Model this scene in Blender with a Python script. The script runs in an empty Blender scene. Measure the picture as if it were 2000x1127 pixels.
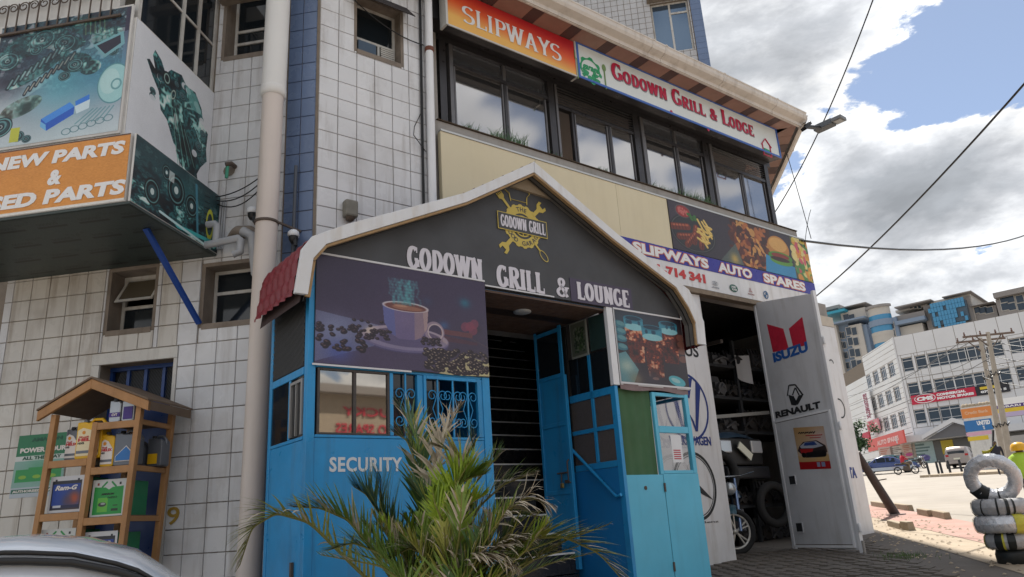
import bpy, math, random
import numpy as np
from mathutils import Vector, Matrix
random.seed(7); RNG = np.random.default_rng(7)
scene = bpy.context.scene
col = scene.collection
rad = math.radians

# ------------------------------------------------------------------ camera
CAM_H = 1.05
CX, CY, FPX = 1000.0, 563.5, 1457.0
_up = np.array([712 - CX, -4034 - CY, FPX]); _up /= np.linalg.norm(_up)
_fw = np.array([0, 0, 1.0]) - _up[2] * _up; _fw /= np.linalg.norm(_fw)
_rt = np.cross(_fw, _up)
if _rt[0] < 0: _rt = -_rt
RW = np.array([_rt, _fw, _up])                 # rows: world axes in lens axes (x right, y down, z ahead)
CAM = np.array([0.0, 0.0, CAM_H])
cam_data = bpy.data.cameras.new('camera')
cam_data.sensor_width = 36.0
cam_data.lens = FPX / 2000.0 * 36.0
cam_data.clip_start = 0.05; cam_data.clip_end = 3000
cam = bpy.data.objects.new('camera', cam_data); col.objects.link(cam)
_m = Matrix.Identity(4)
for i in range(3):
    _m[i][0] = RW[i][0]; _m[i][1] = -RW[i][1]; _m[i][2] = -RW[i][2]; _m[i][3] = CAM[i]
cam.matrix_world = _m
scene.camera = cam

# ------------------------------------------------------------------ sun and sky
SUN_AZ, SUN_EL = rad(9.0), rad(56.0)          # azimuth from +Y towards +X
sd = Vector((math.sin(SUN_AZ) * math.cos(SUN_EL), math.cos(SUN_AZ) * math.cos(SUN_EL), math.sin(SUN_EL)))
sun_l = bpy.data.lights.new('sun', 'SUN'); sun_l.energy = 3.6; sun_l.angle = rad(0.6); sun_l.color = (1.0, 0.955, 0.88)
sun = bpy.data.objects.new('sun', sun_l); col.objects.link(sun)
sun.rotation_euler = sd.to_track_quat('Z', 'Y').to_euler(); sun.location = (0, 0, 60)
vs = scene.view_settings
vs.view_transform = 'Standard'; vs.look = 'None'; vs.gamma = 1.0; vs.exposure = 1.2
try: vs.use_curve_mapping = False
except Exception: pass
world = bpy.data.worlds.new('World'); scene.world = world; world.use_nodes = True
nt = world.node_tree; nt.nodes.clear()
def N(t, tree=None, **kw):
    n = (tree or nt).nodes.new(t)
    for k, v in kw.items(): setattr(n, k, v)
    return n
def build_sky():
    L = nt.links.new
    out = N('ShaderNodeOutputWorld'); bg = N('ShaderNodeBackground'); bg.inputs['Strength'].default_value = 0.065
    sky = N('ShaderNodeTexSky', sky_type='NISHITA'); sky.sun_disc = False
    sky.sun_elevation = SUN_EL; sky.sun_rotation = SUN_AZ
    sky.air_density = 1.0; sky.dust_density = 0.25; sky.ozone_density = 2.0; sky.altitude = 1600
    tc = N('ShaderNodeTexCoord')
    def ma(op, a, b=None, clamp=False):
        m = N('ShaderNodeMath', operation=op); m.use_clamp = clamp
        for i, v in enumerate((a, b)):
            if v is None: continue
            if isinstance(v, (int, float)): m.inputs[i].default_value = v
            else: L(v, m.inputs[i])
        return m.outputs[0]
    # project the view direction on a cloud layer so that clouds flatten toward the horizon
    sep = N('ShaderNodeSeparateXYZ'); L(tc.outputs['Generated'], sep.inputs[0])
    zz = ma('ADD', ma('MAXIMUM', sep.outputs[2], 0.0), 0.55)
    comb = N('ShaderNodeCombineXYZ')
    L(ma('DIVIDE', sep.outputs[0], zz), comb.inputs[0]); L(ma('DIVIDE', sep.outputs[1], zz), comb.inputs[1]); L(ma('MULTIPLY', sep.outputs[2], 1.6), comb.inputs[2])
    def noise(scale, detail, rough, off=(0, 0, 0), dist=0.0):
        mp = N('ShaderNodeMapping'); mp.inputs['Location'].default_value = off; L(comb.outputs[0], mp.inputs[0])
        n = N('ShaderNodeTexNoise'); n.inputs['Scale'].default_value = scale; n.inputs['Detail'].default_value = detail
        n.inputs['Roughness'].default_value = rough; n.inputs['Distortion'].default_value = dist
        L(mp.outputs[0], n.inputs['Vector']); return n.outputs['Fac']
    big = noise(2.3, 3.0, 0.5, (3.1, 1.7, 0.4))
    fine = noise(7.5, 9.0, 0.60, (0.3, 5.2, 1.1), 0.15)
    puff = noise(22.0, 5.0, 0.55, (9.3, 2.2, 4.1))
    dens = ma('ADD', ma('ADD', ma('ADD', ma('MULTIPLY', big, 0.75), ma('MULTIPLY', fine, 0.95)), ma('MULTIPLY', puff, 0.30)), -0.435)
    # the weather of the moment: banks of cloud and the clear gap between them (directions in the sky)
    def bank(px, py, r, wgt):
        d = RW @ np.array([px - CX, py - CY, FPX]); d /= np.linalg.norm(d)
        vm = N('ShaderNodeVectorMath', operation='DISTANCE'); L(tc.outputs['Generated'], vm.inputs[0]); vm.inputs[1].default_value = tuple(d)
        t = ma('SUBTRACT', 1.0, ma('DIVIDE', vm.outputs['Value'], r), True)
        t = ma('MULTIPLY', ma('MULTIPLY', t, t), ma('SUBTRACT', 3.0, ma('MULTIPLY', t, 2.0)))
        return ma('MULTIPLY', t, wgt)
    for px, py, r, wgt in BANKS:
        dens = ma('ADD', dens, bank(px, py, r, wgt))
    mask = N('ShaderNodeMapRange', interpolation_type='SMOOTHERSTEP'); L(dens, mask.inputs[0])
    mask.inputs[1].default_value = 0.50; mask.inputs[2].default_value = 0.575
    cr = N('ShaderNodeValToRGB'); L(dens, cr.inputs[0])
    e = cr.color_ramp.elements
    e[0].position = 0.50; e[0].color = (0.80, 0.84, 0.90, 1); e[1].position = 1.0; e[1].color = (0.42, 0.445, 0.48, 1)
    for p, c in ((0.56, (1.0, 1.0, 0.99)), (0.62, (0.90, 0.91, 0.92)), (0.70, (0.75, 0.77, 0.80)), (0.80, (0.58, 0.60, 0.635))):
        x = e.new(p); x.color = (*c, 1)
    # inner relief of the cloud bodies
    rel = N('ShaderNodeMapRange'); L(noise(5.0, 6.0, 0.6, (2.4, 8.8, 3.3), 0.3), rel.inputs[0])
    rel.inputs[1].default_value = 0.3; rel.inputs[2].default_value = 0.7; rel.inputs[3].default_value = 0.74; rel.inputs[4].default_value = 1.28
    cm = N('ShaderNodeVectorMath', operation='SCALE'); L(cr.outputs[0], cm.inputs[0]); L(ma('MULTIPLY', rel.outputs[0], CLOUD_GAIN), cm.inputs['Scale'])
    mix = N('ShaderNodeMix', data_type='RGBA'); L(mask.outputs[0], mix.inputs[0]); hz_ = N('ShaderNodeMix', data_type='RGBA'); hz_.inputs[0].default_value = 0.26; hz_.inputs[7].default_value = (5.2, 5.4, 5.6, 1); L(sky.outputs[0], hz_.inputs[6]); L(hz_.outputs[2], mix.inputs[6]); L(cm.outputs[0], mix.inputs[7])
    L(mix.outputs[2], bg.inputs['Color']); L(bg.outputs[0], out.inputs['Surface'])
CLOUD_GAIN = 7.7
BANKS = [(1450, 60, .32, .17), (1740, 20, .17, .16), (1860, 310, .18, .27), (1690, 350, .15, .22), (1560, 440, .10, .06), (1800, 500, .20, .12), (1990, 330, .13, .12),
         (1985, 90, .16, -.25), (1850, 130, .12, -.20), (1740, 165, .12, -.20), (1640, 200, .09, -.14), (1555, 330, .05, -.14), (1620, 505, .08, -.14)]
build_sky()

# ------------------------------------------------------------------ frames of reference: the walls of the place
GS, GA = 0.05, rad(25.0)                       # the street climbs away from the camera
GD = np.array([math.sin(GA), math.cos(GA), 0.0])
GT_ = [-300, 0, 16, 60, 72, 105, 200, 2000]; GZ_ = [-6.0, 0, .8, 2.6, 3.25, 5.25, 5.7, 6.0]
def ground_z(x, y):
    t = x * GD[0] + y * GD[1]
    z = float(np.interp(t, GT_, GZ_))
    k = min(1.0, max(0.0, (0.9 - x) / 1.6)) * min(1.0, max(0.0, (6.8 - t) / 1.5))
    return z - 0.50 * k * k * (3 - 2 * k)
def ray(px, py): return RW @ np.array([px - CX, py - CY, FPX])
def G(px, py):                                   # a point of the climbing ground
    d = ray(px, py); h = np.hypot(d[0], d[1]); lo, hi = 0.5, 400.0
    for _ in range(60):
        m = (lo + hi) / 2; p = CAM + d * (m / h)
        if p[2] - float(np.interp(p @ GD, GT_, GZ_)) > 0: lo = m
        else: hi = m
    return CAM + d * (lo / h)
def D(px, py, dist):                             # a point at that horizontal distance
    d = ray(px, py); return CAM + d * (dist / np.hypot(d[0], d[1]))
def az_dir(deg): return np.array([math.sin(rad(deg)), math.cos(rad(deg)), 0.0])
class Frame:
    """A vertical plane: x along it (to the right as seen from the street), y into it, z up (world height)."""
    def __init__(s, origin, xdir):
        s.o = np.array([origin[0], origin[1], 0.0]); s.x = np.array(xdir, float); s.x[2] = 0; s.x /= np.linalg.norm(s.x)
        s.y = np.array([-s.x[1], s.x[0], 0.0])
    def at(s, px, py, y=0.0):                     # where the line of sight meets the plane y
        d = ray(px, py); k = ((s.o + s.y * y - CAM) @ s.y) / (d @ s.y); X = CAM + d * k
        return float((X - s.o) @ s.x), float(X[2])
    def across(s, px, py, x=0.0):                 # where it meets the plane at right angles, at x
        d = ray(px, py); k = ((s.o + s.x * x - CAM) @ s.x) / (d @ s.x); X = CAM + d * k
        return float((X - s.o) @ s.y), float(X[2])
    def flat(s, px, py, z):                       # where it meets height z
        d = ray(px, py); k = (z - CAM[2]) / d[2]; X = CAM + d * k
        return float((X - s.o) @ s.x), float((X - s.o) @ s.y)
    def w(s, x, y, z): return s.o + s.x * x + s.y * y + np.array([0, 0, z])
    def inv(s, X): X = np.array(X, float); return float((X - s.o) @ s.x), float((X - s.o) @ s.y)
    def mat(s, off=(0, 0, 0)):
        m = Matrix.Identity(4); p = s.w(*off)
        for i in range(3): m[i][0] = s.x[i]; m[i][1] = s.y[i]; m[i][2] = 1.0 if i == 2 else 0.0; m[i][3] = p[i]
        return m
    def gz(s, x, y): p = s.w(x, y, 0); return ground_z(p[0], p[1])
def frame_at(x, y, az): return Frame((x, y), az_dir(az))
FP = G(1425, 1097)
F = Frame(FP, az_dir(52.2))                       # main facade
_d = ray(614, 420); _k = ((F.o - CAM) @ F.y) / (_d @ F.y); CORNER = CAM + _d * _k
L = Frame(CORNER, az_dir(98.5))                   # left wall; x is negative along it
WORLD = Frame((0, 0), (1, 0, 0))

# ------------------------------------------------------------------ materials
MATS = {}
def lin(c):
    return tuple(((v / 255) / 12.92 if v / 255 <= 0.04045 else (((v / 255) + 0.055) / 1.055) ** 2.4) for v in c)
def mat(name, c, rough=0.6, metal=0.0, var=0.0, vscale=6.0, bump=0.0, bscale=40.0, streak=0.0, dirt=(0.10, 0.07, 0.045), rnd=0.0, spec=0.5, coat=0.0, trans=0.0, emit=0.0, alpha=1.0, ior=1.45):
    if name in MATS: return MATS[name]
    m = bpy.data.materials.new(name); m.use_nodes = True; t = m.node_tree; Lk = t.links.new
    b = t.nodes['Principled BSDF']
    b.inputs['Base Color'].default_value = (*c, 1); b.inputs['Roughness'].default_value = rough; b.inputs['Metallic'].default_value = metal
    b.inputs['Specular IOR Level'].default_value = spec; b.inputs['Coat Weight'].default_value = coat; b.inputs['Transmission Weight'].default_value = trans; b.inputs['IOR'].default_value = ior
    if alpha < 1: b.inputs['Alpha'].default_value = alpha
    if emit: b.inputs['Emission Color'].default_value = (*c, 1); b.inputs['Emission Strength'].default_value = emit
    geo = t.nodes.new('ShaderNodeNewGeometry')
    last = None
    def mixc(fac_sock, colB, base, blend='MIX'):
        mx = t.nodes.new('ShaderNodeMix'); mx.data_type = 'RGBA'; mx.blend_type = blend
        Lk(fac_sock, mx.inputs[0])
        if base is None: mx.inputs[6].default_value = (*c, 1)
        else: Lk(base, mx.inputs[6])
        mx.inputs[7].default_value = (*colB, 1); return mx.outputs[2]
    def noi(scale, detail=5, sc=(1, 1, 1)):
        mp = t.nodes.new('ShaderNodeMapping'); mp.inputs['Scale'].default_value = sc; Lk(geo.outputs['Position'], mp.inputs[0])
        n = t.nodes.new('ShaderNodeTexNoise'); n.inputs['Scale'].default_value = scale; n.inputs['Detail'].default_value = detail; n.inputs['Roughness'].default_value = 0.6
        Lk(mp.outputs[0], n.inputs['Vector']); return n.outputs['Fac']
    def rng(s, a, bb, lo, hi):
        r = t.nodes.new('ShaderNodeMapRange'); Lk(s, r.inputs[0]); r.inputs[1].default_value = a; r.inputs[2].default_value = bb; r.inputs[3].default_value = lo; r.inputs[4].default_value = hi; return r.outputs[0]
    if rnd:
        oi = t.nodes.new('ShaderNodeObjectInfo')
        last = mixc(rng(oi.outputs['Random'], 0, 1, 0, rnd), tuple(v * 0.55 for v in c), last)
    if var:
        last = mixc(rng(noi(vscale), 0.38, 0.72, 0, var), tuple(v * 0.45 for v in c), last)
        last = mixc(rng(noi(vscale * 4.3, 6), 0.5, 0.8, 0, var * 0.6), tuple(min(1, v * 0.6 + dirt[i] * 0.5) for i, v in enumerate(c)), last)
    if streak:
        last = mixc(rng(noi(9.0, 7, (1, 1, 0.10)), 0.52, 0.72, 0, streak), dirt, last)
        last = mixc(rng(noi(2.2, 8), 0.52, 0.75, 0, streak * 0.6), dirt, last)
    if last is not None: Lk(last, b.inputs['Base Color'])
    if var or streak:
        Lk(rng(noi(vscale * 2.1, 4), 0.3, 0.7, max(0.02, rough - 0.1), min(1, rough + 0.15)), b.inputs['Roughness'])
    if bump:
        bp = t.nodes.new('ShaderNodeBump'); bp.inputs['Strength'].default_value = min(1, bump); bp.inputs['Distance'].default_value = 0.01
        Lk(noi(bscale, 6), bp.inputs['Height']); Lk(bp.outputs[0], b.inputs['Normal'])
    MATS[name] = m; return m
def mcol(name, rgb, **k): return mat(name, lin(rgb), **k)

# ------------------------------------------------------------------ tags and things
OFF = {}
def tag(o, label=None, cat=None, group=None, kind=None):
    if label: o['label'] = label
    if cat: o['category'] = cat
    if group: o['group'] = group
    if kind: o['kind'] = kind
    return o
def thing(name, label, cat, fr, org=(0, 0, 0), group=None):
    o = bpy.data.objects.new(name, None); col.objects.link(o); o.empty_display_size = 0.1
    o.matrix_world = fr.mat(org); OFF[o.name] = (fr, np.array(org, float)); return tag(o, label, cat, group)
class MB:
    def __init__(s): s.v = []; s.f = []; s.uv = {}; s.mi = []; s.sm = []; s.cm = 0
    def add(s, vs_, fs, smooth=False, uvs=None):
        b = len(s.v); s.v += [tuple(float(q) for q in p) for p in vs_]
        for i, f in enumerate(fs):
            s.f.append(tuple(b + k for k in f)); s.mi.append(s.cm); s.sm.append(smooth)
            if uvs: s.uv[len(s.f) - 1] = uvs[i]
        return s
    def box(s, x0, x1, y0, y1, z0, z1):
        x0, x1 = sorted((x0, x1)); y0, y1 = sorted((y0, y1)); z0, z1 = sorted((z0, z1))
        return s.add([(x0, y0, z0), (x1, y0, z0), (x1, y1, z0), (x0, y1, z0), (x0, y0, z1), (x1, y0, z1), (x1, y1, z1), (x0, y1, z1)],
                     [(0, 3, 2, 1), (4, 5, 6, 7), (0, 1, 5, 4), (1, 2, 6, 5), (2, 3, 7, 6), (3, 0, 4, 7)])
    def bar(s, a, b, w, h=None, up=(0, 0, 1)):
        a = np.array(a, float); b = np.array(b, float); h = h or w; d = b - a; d /= (np.linalg.norm(d) or 1)
        up = np.array(up, float)
        if abs(d @ up) > 0.98: up = np.array([0, 1, 0.0]) if abs(d[1]) < .9 else np.array([1., 0, 0])
        sx = np.cross(d, up); sx /= np.linalg.norm(sx); sy = np.cross(sx, d)
        P = [p + sx * i * w / 2 + sy * j * h / 2 for p in (a, b) for i, j in ((-1, -1), (1, -1), (1, 1), (-1, 1))]
        return s.add(P, [(3, 2, 1, 0), (4, 5, 6, 7), (0, 1, 5, 4), (1, 2, 6, 5), (2, 3, 7, 6), (3, 0, 4, 7)])
    def prism(s, pts, y0, y1, uvbox=None):         # outline in x,z pushed from y0 (front) to y1
        n = len(pts); a = sum(pts[i][0] * pts[(i + 1) % n][1] - pts[(i + 1) % n][0] * pts[i][1] for i in range(n))
        if a < 0: pts = pts[::-1]
        V = [(p[0], y0, p[1]) for p in pts] + [(p[0], y1, p[1]) for p in pts]
        fs = [tuple(range(n)), tuple(range(2 * n - 1, n - 1, -1))] + [((i + 1) % n, i, n + i, n + (i + 1) % n) for i in range(n)]
        return s.add(V, fs)
    def hprism(s, pts, z0, z1):                    # outline in x,y pushed from z0 to z1
        n = len(pts); a = sum(pts[i][0] * pts[(i + 1) % n][1] - pts[(i + 1) % n][0] * pts[i][1] for i in range(n))
        if a < 0: pts = pts[::-1]
        V = [(p[0], p[1], z0) for p in pts] + [(p[0], p[1], z1) for p in pts]
        return s.add(V, [tuple(range(n - 1, -1, -1)), tuple(range(n, 2 * n))] + [(i, (i + 1) % n, n + (i + 1) % n, n + i) for i in range(n)])
    def xprism(s, pts, x0, x1):                    # outline in y,z pushed from x0 to x1
        n = len(pts)
        V = [(x0, p[0], p[1]) for p in pts] + [(x1, p[0], p[1]) for p in pts]
        a = sum(pts[i][0] * pts[(i + 1) % n][1] - pts[(i + 1) % n][0] * pts[i][1] for i in range(n))
        fs = [tuple(range(n)), tuple(range(2 * n - 1, n - 1, -1))] + [((i + 1) % n, i, n + i, n + (i + 1) % n) for i in range(n)]
        if a > 0: fs = [f[::-1] for f in fs]
        return s.add(V, fs)
    def tube(s, path, r, n=8, caps=True):
        P = [np.array(p, float) for p in path]; k = len(P)
        R = r if isinstance(r, (list, tuple)) else [r] * k
        rings = []; prev = None
        for i in range(k):
            d = P[min(i + 1, k - 1)] - P[max(i - 1, 0)]; d /= (np.linalg.norm(d) or 1)
            if prev is None:
                a = np.array([0, 0, 1.0]) if abs(d[2]) < .9 else np.array([1.0, 0, 0])
            else: a = prev
            sx = a - (a @ d) * d; nn = np.linalg.norm(sx)
            if nn < 1e-6: a = np.array([1.0, 0, 0]) if abs(d[0]) < .9 else np.array([0, 1., 0]); sx = a - (a @ d) * d; nn = np.linalg.norm(sx)
            sx /= nn; prev = sx; sy = np.cross(d, sx)
            rings.append([P[i] + R[i] * (math.cos(2 * math.pi * j / n) * sx + math.sin(2 * math.pi * j / n) * sy) for j in range(n)])
        V = [p for ring in rings for p in ring]
        fs = [(i * n + j, i * n + (j + 1) % n, (i + 1) * n + (j + 1) % n, (i + 1) * n + j) for i in range(k - 1) for j in range(n)]
        s.add(V, fs, True)
        if caps:
            s.add([tuple(p) for p in rings[0]], [tuple(range(n - 1, -1, -1))]); s.add([tuple(p) for p in rings[-1]], [tuple(range(n))])
        return s
    def lathe(s, c, prof, axis=(0, 0, 1), n=24, smooth=True):   # profile of (radius, distance along axis)
        ax = np.array(axis, float); ax /= np.linalg.norm(ax); a = np.array([1.0, 0, 0]) if abs(ax[0]) < .9 else np.array([0, 1.0, 0])
        sx = a - (a @ ax) * ax; sx /= np.linalg.norm(sx); sy = np.cross(ax, sx); c = np.array(c, float)
        V = [c + ax * h + r * (math.cos(2 * math.pi * j / n) * sx + math.sin(2 * math.pi * j / n) * sy) for r, h in prof for j in range(n)]
        k = len(prof)
        fs = [(i * n + j, i * n + (j + 1) % n, (i + 1) * n + (j + 1) % n, (i + 1) * n + j) for i in range(k - 1) for j in range(n)]
        s.add(V, fs, smooth)
        if prof[0][0] > 1e-4: s.add(V[:n], [tuple(range(n - 1, -1, -1))])
        if prof[-1][0] > 1e-4: s.add(V[-n:], [tuple(range(n))])
        return s
    def sheet(s, q, smooth=False):                  # a quad with a 0..1 print laid on it: bottom-left, bottom-right, top-right, top-left
        return s.add(q, [(0, 1, 2, 3)], smooth, uvs=[[(0, 0), (1, 0), (1, 1), (0, 1)]])
    def grid(s, fn, nu, nv, smooth=True):
        V = [fn(i / nu, j / nv) for j in range(nv + 1) for i in range(nu + 1)]
        fs = []; uv = []
        for j in range(nv):
            for i in range(nu):
                a = j * (nu + 1) + i; fs.append((a, a + 1, a + nu + 2, a + nu + 1))
                uv.append([(i / nu, j / nv), ((i + 1) / nu, j / nv), ((i + 1) / nu, (j + 1) / nv), (i / nu, (j + 1) / nv)])
        return s.add(V, fs, smooth, uv)
    def mesh(s, name, m, off=(0, 0, 0)):
        me = bpy.data.meshes.new(name)
        ox, oy, oz = off
        me.from_pydata([(x - ox, y - oy, z - oz) for x, y, z in s.v], [], s.f)
        for mm in (m if isinstance(m, (list, tuple)) else [m]): me.materials.append(mm)
        me.polygons.foreach_set('use_smooth', s.sm)
        if max(s.mi or [0]): me.polygons.foreach_set('material_index', s.mi)
        if s.uv:
            ul = me.uv_layers.new(name='UVMap')
            for fi, cs in s.uv.items():
                for li, c in zip(me.polygons[fi].loop_indices, cs): ul.data[li].uv = c
        me.update(); return me
    def build(s, name, m, parent=None, fr=None, org=(0, 0, 0), bevel=0.0, label=None, kind=None):
        if parent is not None:
            base = parent
            fr0, off = OFF[base.name]
        else: off = np.array(org, float)
        o = bpy.data.objects.new(name, s.mesh(name, m, off)); col.objects.link(o)
        if parent is not None: o.parent = parent; OFF[o.name] = (fr0, off)
        else:
            fr = fr or WORLD; o.matrix_world = fr.mat(org); OFF[o.name] = (fr, off)
        if bevel:
            bm_ = o.modifiers.new('bevel', 'BEVEL'); bm_.width = bevel; bm_.segments = 2; bm_.limit_method = 'ANGLE'; bm_.angle_limit = rad(40)
        if label: o['label'] = label
        if kind: o['kind'] = kind
        return o
def copy_part(src, parent, loc=(0, 0, 0), rot=None, scale=None):
    c = src.copy(); col.objects.link(c); c.parent = parent; c.location = loc
    if rot is not None: c.rotation_euler = rot
    if scale is not None: c.scale = scale
    return c
def copy_tree(o, parent=None, mw=None):
    c = o.copy(); col.objects.link(c)
    if parent is not None: c.parent = parent; c.matrix_parent_inverse = o.matrix_parent_inverse.copy()
    if mw is not None: c.matrix_world = mw
    if o.name in OFF: OFF[c.name] = OFF[o.name]
    for ch in list(o.children): copy_tree(ch, c)
    return c

# ------------------------------------------------------------------ lettering
_txt = bpy.data.curves.new('txt', 'FONT'); _txt_o = bpy.data.objects.new('txt', _txt); col.objects.link(_txt_o)
def text_mesh(s, bold=0.0, res=3, shear=0.0, spacing=1.0):
    _txt.body = s; _txt.offset = bold; _txt.resolution_u = res; _txt.shear = shear; _txt.space_character = spacing; _txt.extrude = 0.0
    bpy.context.view_layer.update()
    dg = bpy.context.evaluated_depsgraph_get()
    me = bpy.data.meshes.new_from_object(_txt_o.evaluated_get(dg)); return me
def text(s, x0, z0, x1, z1, y, m, parent, bold=0.03, th=0.003, shear=0.0, drop=0.0, name='lettering', mirror=False, yfun=None, spacing=1.0, fr=None):
    """Letters that fill x0..x1, z0..z1 (drop: the right end sits that much lower) on plane y."""
    me = text_mesh(s, bold, 3, shear, spacing)
    n = len(me.vertices)
    if n == 0: return None
    co = np.empty(n * 3, 'f'); me.vertices.foreach_get('co', co); co = co.reshape(-1, 3)
    mn = co.min(0); mx = co.max(0); t = (co - mn) / np.maximum(mx - mn, 1e-6)
    X = x0 + t[:, 0] * (x1 - x0); Z = z0 + t[:, 1] * (z1 - z0) - drop * t[:, 0]
    b = MB()
    polys = [tuple(p.vertices) for p in me.polygons]
    b.add([(X[i], y - th, Z[i]) for i in range(n)], [tuple(p) for p in polys])
    # letter edges
    from collections import Counter
    ec = Counter(); 
    for p in polys:
        for i in range(len(p)):
            a, c = p[i], p[(i + 1) % len(p)]; ec[(min(a, c), max(a, c))] += 1
    if n < 4000:
        b.add([(X[i], y - th, Z[i]) for i in range(n)] + [(X[i], y, Z[i]) for i in range(n)],
              [(a, c, n + c, n + a) for (a, c), k in ec.items() if k == 1])
    bpy.data.meshes.remove(me)
    return b.build(name, m, parent) if parent is not None else b.build(name, m, fr=fr)
def text_px(s, fr, y, bl, tr, m, parent, **k):
    x0, z0 = fr.at(*bl, y); x1, z1 = fr.at(*tr, y)
    return text(s, x0, z0, x1, z1, y, m, parent, **k)

def arc(cx, cz, rx, rz, a0, a1, n=10):
    return [(cx + rx * math.cos(rad(a0 + (a1 - a0) * i / n)), cz + rz * math.sin(rad(a0 + (a1 - a0) * i / n))) for i in range(n + 1)]
GL = {  # letter: (width, [strokes], [serif points (x, z)])
 'S': (.62, [arc(.31, .74, .24, .22, 30, 270, 12) + arc(.31, .27, .25, .23, 90, -150, 12)[1:]], []),
 'L': (.6, [[(.18, 0), (.18, 1)], [(.18, .04), (.56, .04)]], [(.18, 1), (.18, 0), 'v.56,.12']),
 'I': (.36, [[(.18, 0), (.18, 1)]], [(.18, 1), (.18, 0)]),
 'P': (.62, [[(.18, 0), (.18, 1)], [(.18, .96), (.38, .96)] + arc(.38, .73, .19, .23, 90, -90, 8)[1:] + [(.18, .5)]], [(.18, 1), (.18, 0)]),
 'W': (1.0, [[(.1, 1), (.3, 0)], [(.3, 0), (.5, .95)], [(.5, .95), (.7, 0)], [(.7, 0), (.9, 1)]], [(.1, 1), (.9, 1), (.5, 1)]),
 'A': (.76, [[(.12, 0), (.38, 1)], [(.38, 1), (.64, 0)], [(.22, .33), (.54, .33)]], [(.12, 0), (.64, 0)]),
 'Y': (.72, [[(.1, 1), (.36, .46)], [(.62, 1), (.36, .46)], [(.36, .5), (.36, 0)]], [(.1, 1), (.62, 1), (.36, 0)]),
 'G': (.7, [arc(.36, .5, .25, .46, 50, 310, 16), [(.58, .42), (.58, .08)], [(.42, .42), (.62, .42)]], ['v.56,.86']),
 'O': (.7, [arc(.35, .5, .24, .46, 0, 360, 20)], []),
 'D': (.7, [[(.18, 0), (.18, 1)], [(.1, .96), (.3, .96)] + arc(.3, .5, .28, .46, 90, -90, 12)[1:] + [(.1, .04)]], []),
 'N': (.78, [[(.18, 0), (.18, 1)], [(.16, 1), (.6, 0)], [(.6, 0), (.6, 1)]], [(.18, 0), (.18, 1), (.6, 1)]),
 'R': (.72, [[(.18, 0), (.18, 1)], [(.1, .96), (.38, .96)] + arc(.38, .74, .19, .22, 90, -90, 8)[1:] + [(.18, .52)], [(.36, .5), (.6, 0)]], [(.18, 0), (.62, 0)]),
 'U': (.74, [[(.18, 1), (.18, .32)] + arc(.37, .3, .19, .26, 180, 360, 10)[1:] + [(.56, 1)]], [(.18, 1), (.56, 1)]),
 'E': (.62, [[(.18, 0), (.18, 1)], [(.1, .96), (.54, .96)], [(.18, .5), (.42, .5)], [(.1, .04), (.55, .04)]], ['v.55,.12', 'v.54,.88']),
 '&': (.8, [[(.66, .02), (.24, .66)] + arc(.36, .78, .14, .17, 200, -40, 8) + [(.2, .38)] + arc(.33, .24, .21, .2, 150, 320, 10) + [(.64, .5)]], [(.64, .5)]),
 ' ': (.4, [], [])}
def slab(s, x0, z0, x1, z1, y, m, parent, stem=.16, hair=.07, serif=.13, sth=.07, drop=0.0, gap=.02, th=.004, name='lettering', caps=None, wide=1.0):
    """Serif letters cut as pieces: stems thick, cross strokes thin."""
    tot = 0; lay = []
    for i, ch in enumerate(s):
        g = GL[ch.upper()]; sc = 1.0 if (caps is None or i in caps) else 0.74
        lay.append((tot, sc, g)); tot += g[0] * sc + gap
    W = x1 - x0; H = z1 - z0
    b = MB(); lv = 0
    def put(poly, yy): b.prism([(x0 + px / tot * W, z0 + pz * H - drop * (px / tot)) for px, pz in poly], yy - th, yy)
    for (ox, sc, g) in lay:
        def ribbon(st):
            nonlocal lv
            pts = [np.array(p, float) for p in st]; n = len(pts); Lf = []; Rt = []
            for i in range(n):
                d = pts[min(i + 1, n - 1)] - pts[max(i - 1, 0)]
                if np.linalg.norm(pts[0] - pts[-1]) < 1e-6 and i in (0, n - 1): d = pts[1] - pts[-2]
                d = d / (np.linalg.norm(d) or 1)
                k = abs(d[1]); wd = hair + (stem - hair) * min(1, k * 1.15) ** 1.5
                nn = np.array([-d[1], d[0]]); off = nn * wd / 2
                Lf.append(pts[i] + off); Rt.append(pts[i] - off)
            lv += 1; yy = y - 0.0002 * (lv % 4)
            V = []; fs = []
            for p in Lf + Rt:
                V.append((x0 + (ox + p[0] * sc) / tot * W, 0, z0 + p[1] * sc * H - drop * ((ox + p[0] * sc) / tot)))
            k = len(Lf); top = [(v[0], yy - th, v[2]) for v in V]; bot = [(v[0], yy, v[2]) for v in V]
            for i in range(k - 1): fs.append((i, i + 1, k + i + 1, k + i))
            m2 = 2 * k
            side = [(i, i + 1, m2 + i + 1, m2 + i) for i in range(k - 1)] + [(k + i + 1, k + i, m2 + k + i, m2 + k + i + 1) for i in range(k - 1)]
            b.add(top + bot, fs + side)
        for st in g[1]: ribbon(st)
        for p in g[2]:
            lv += 1; yy = y - 0.0002 * (lv % 4) - .0008
            if isinstance(p, str):
                vx, vz = map(float, p[1:].split(','))
                put([(ox + (vx - .03) * sc, (vz - .13) * sc), (ox + (vx + .03) * sc, (vz - .13) * sc), (ox + (vx + .03) * sc, (vz + .13) * sc), (ox + (vx - .03) * sc, (vz + .13) * sc)], yy)
            else:
                vx, vz = p; z_ = (vz - sth) if vz > .6 else (vz if vz < .4 else vz - sth / 2)
                put([(ox + (vx - serif) * sc, z_ * sc), (ox + (vx + serif) * sc, z_ * sc), (ox + (vx + serif) * sc, (z_ + sth) * sc), (ox + (vx - serif) * sc, (z_ + sth) * sc)], yy)
    return b.build(name, m, parent)

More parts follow.
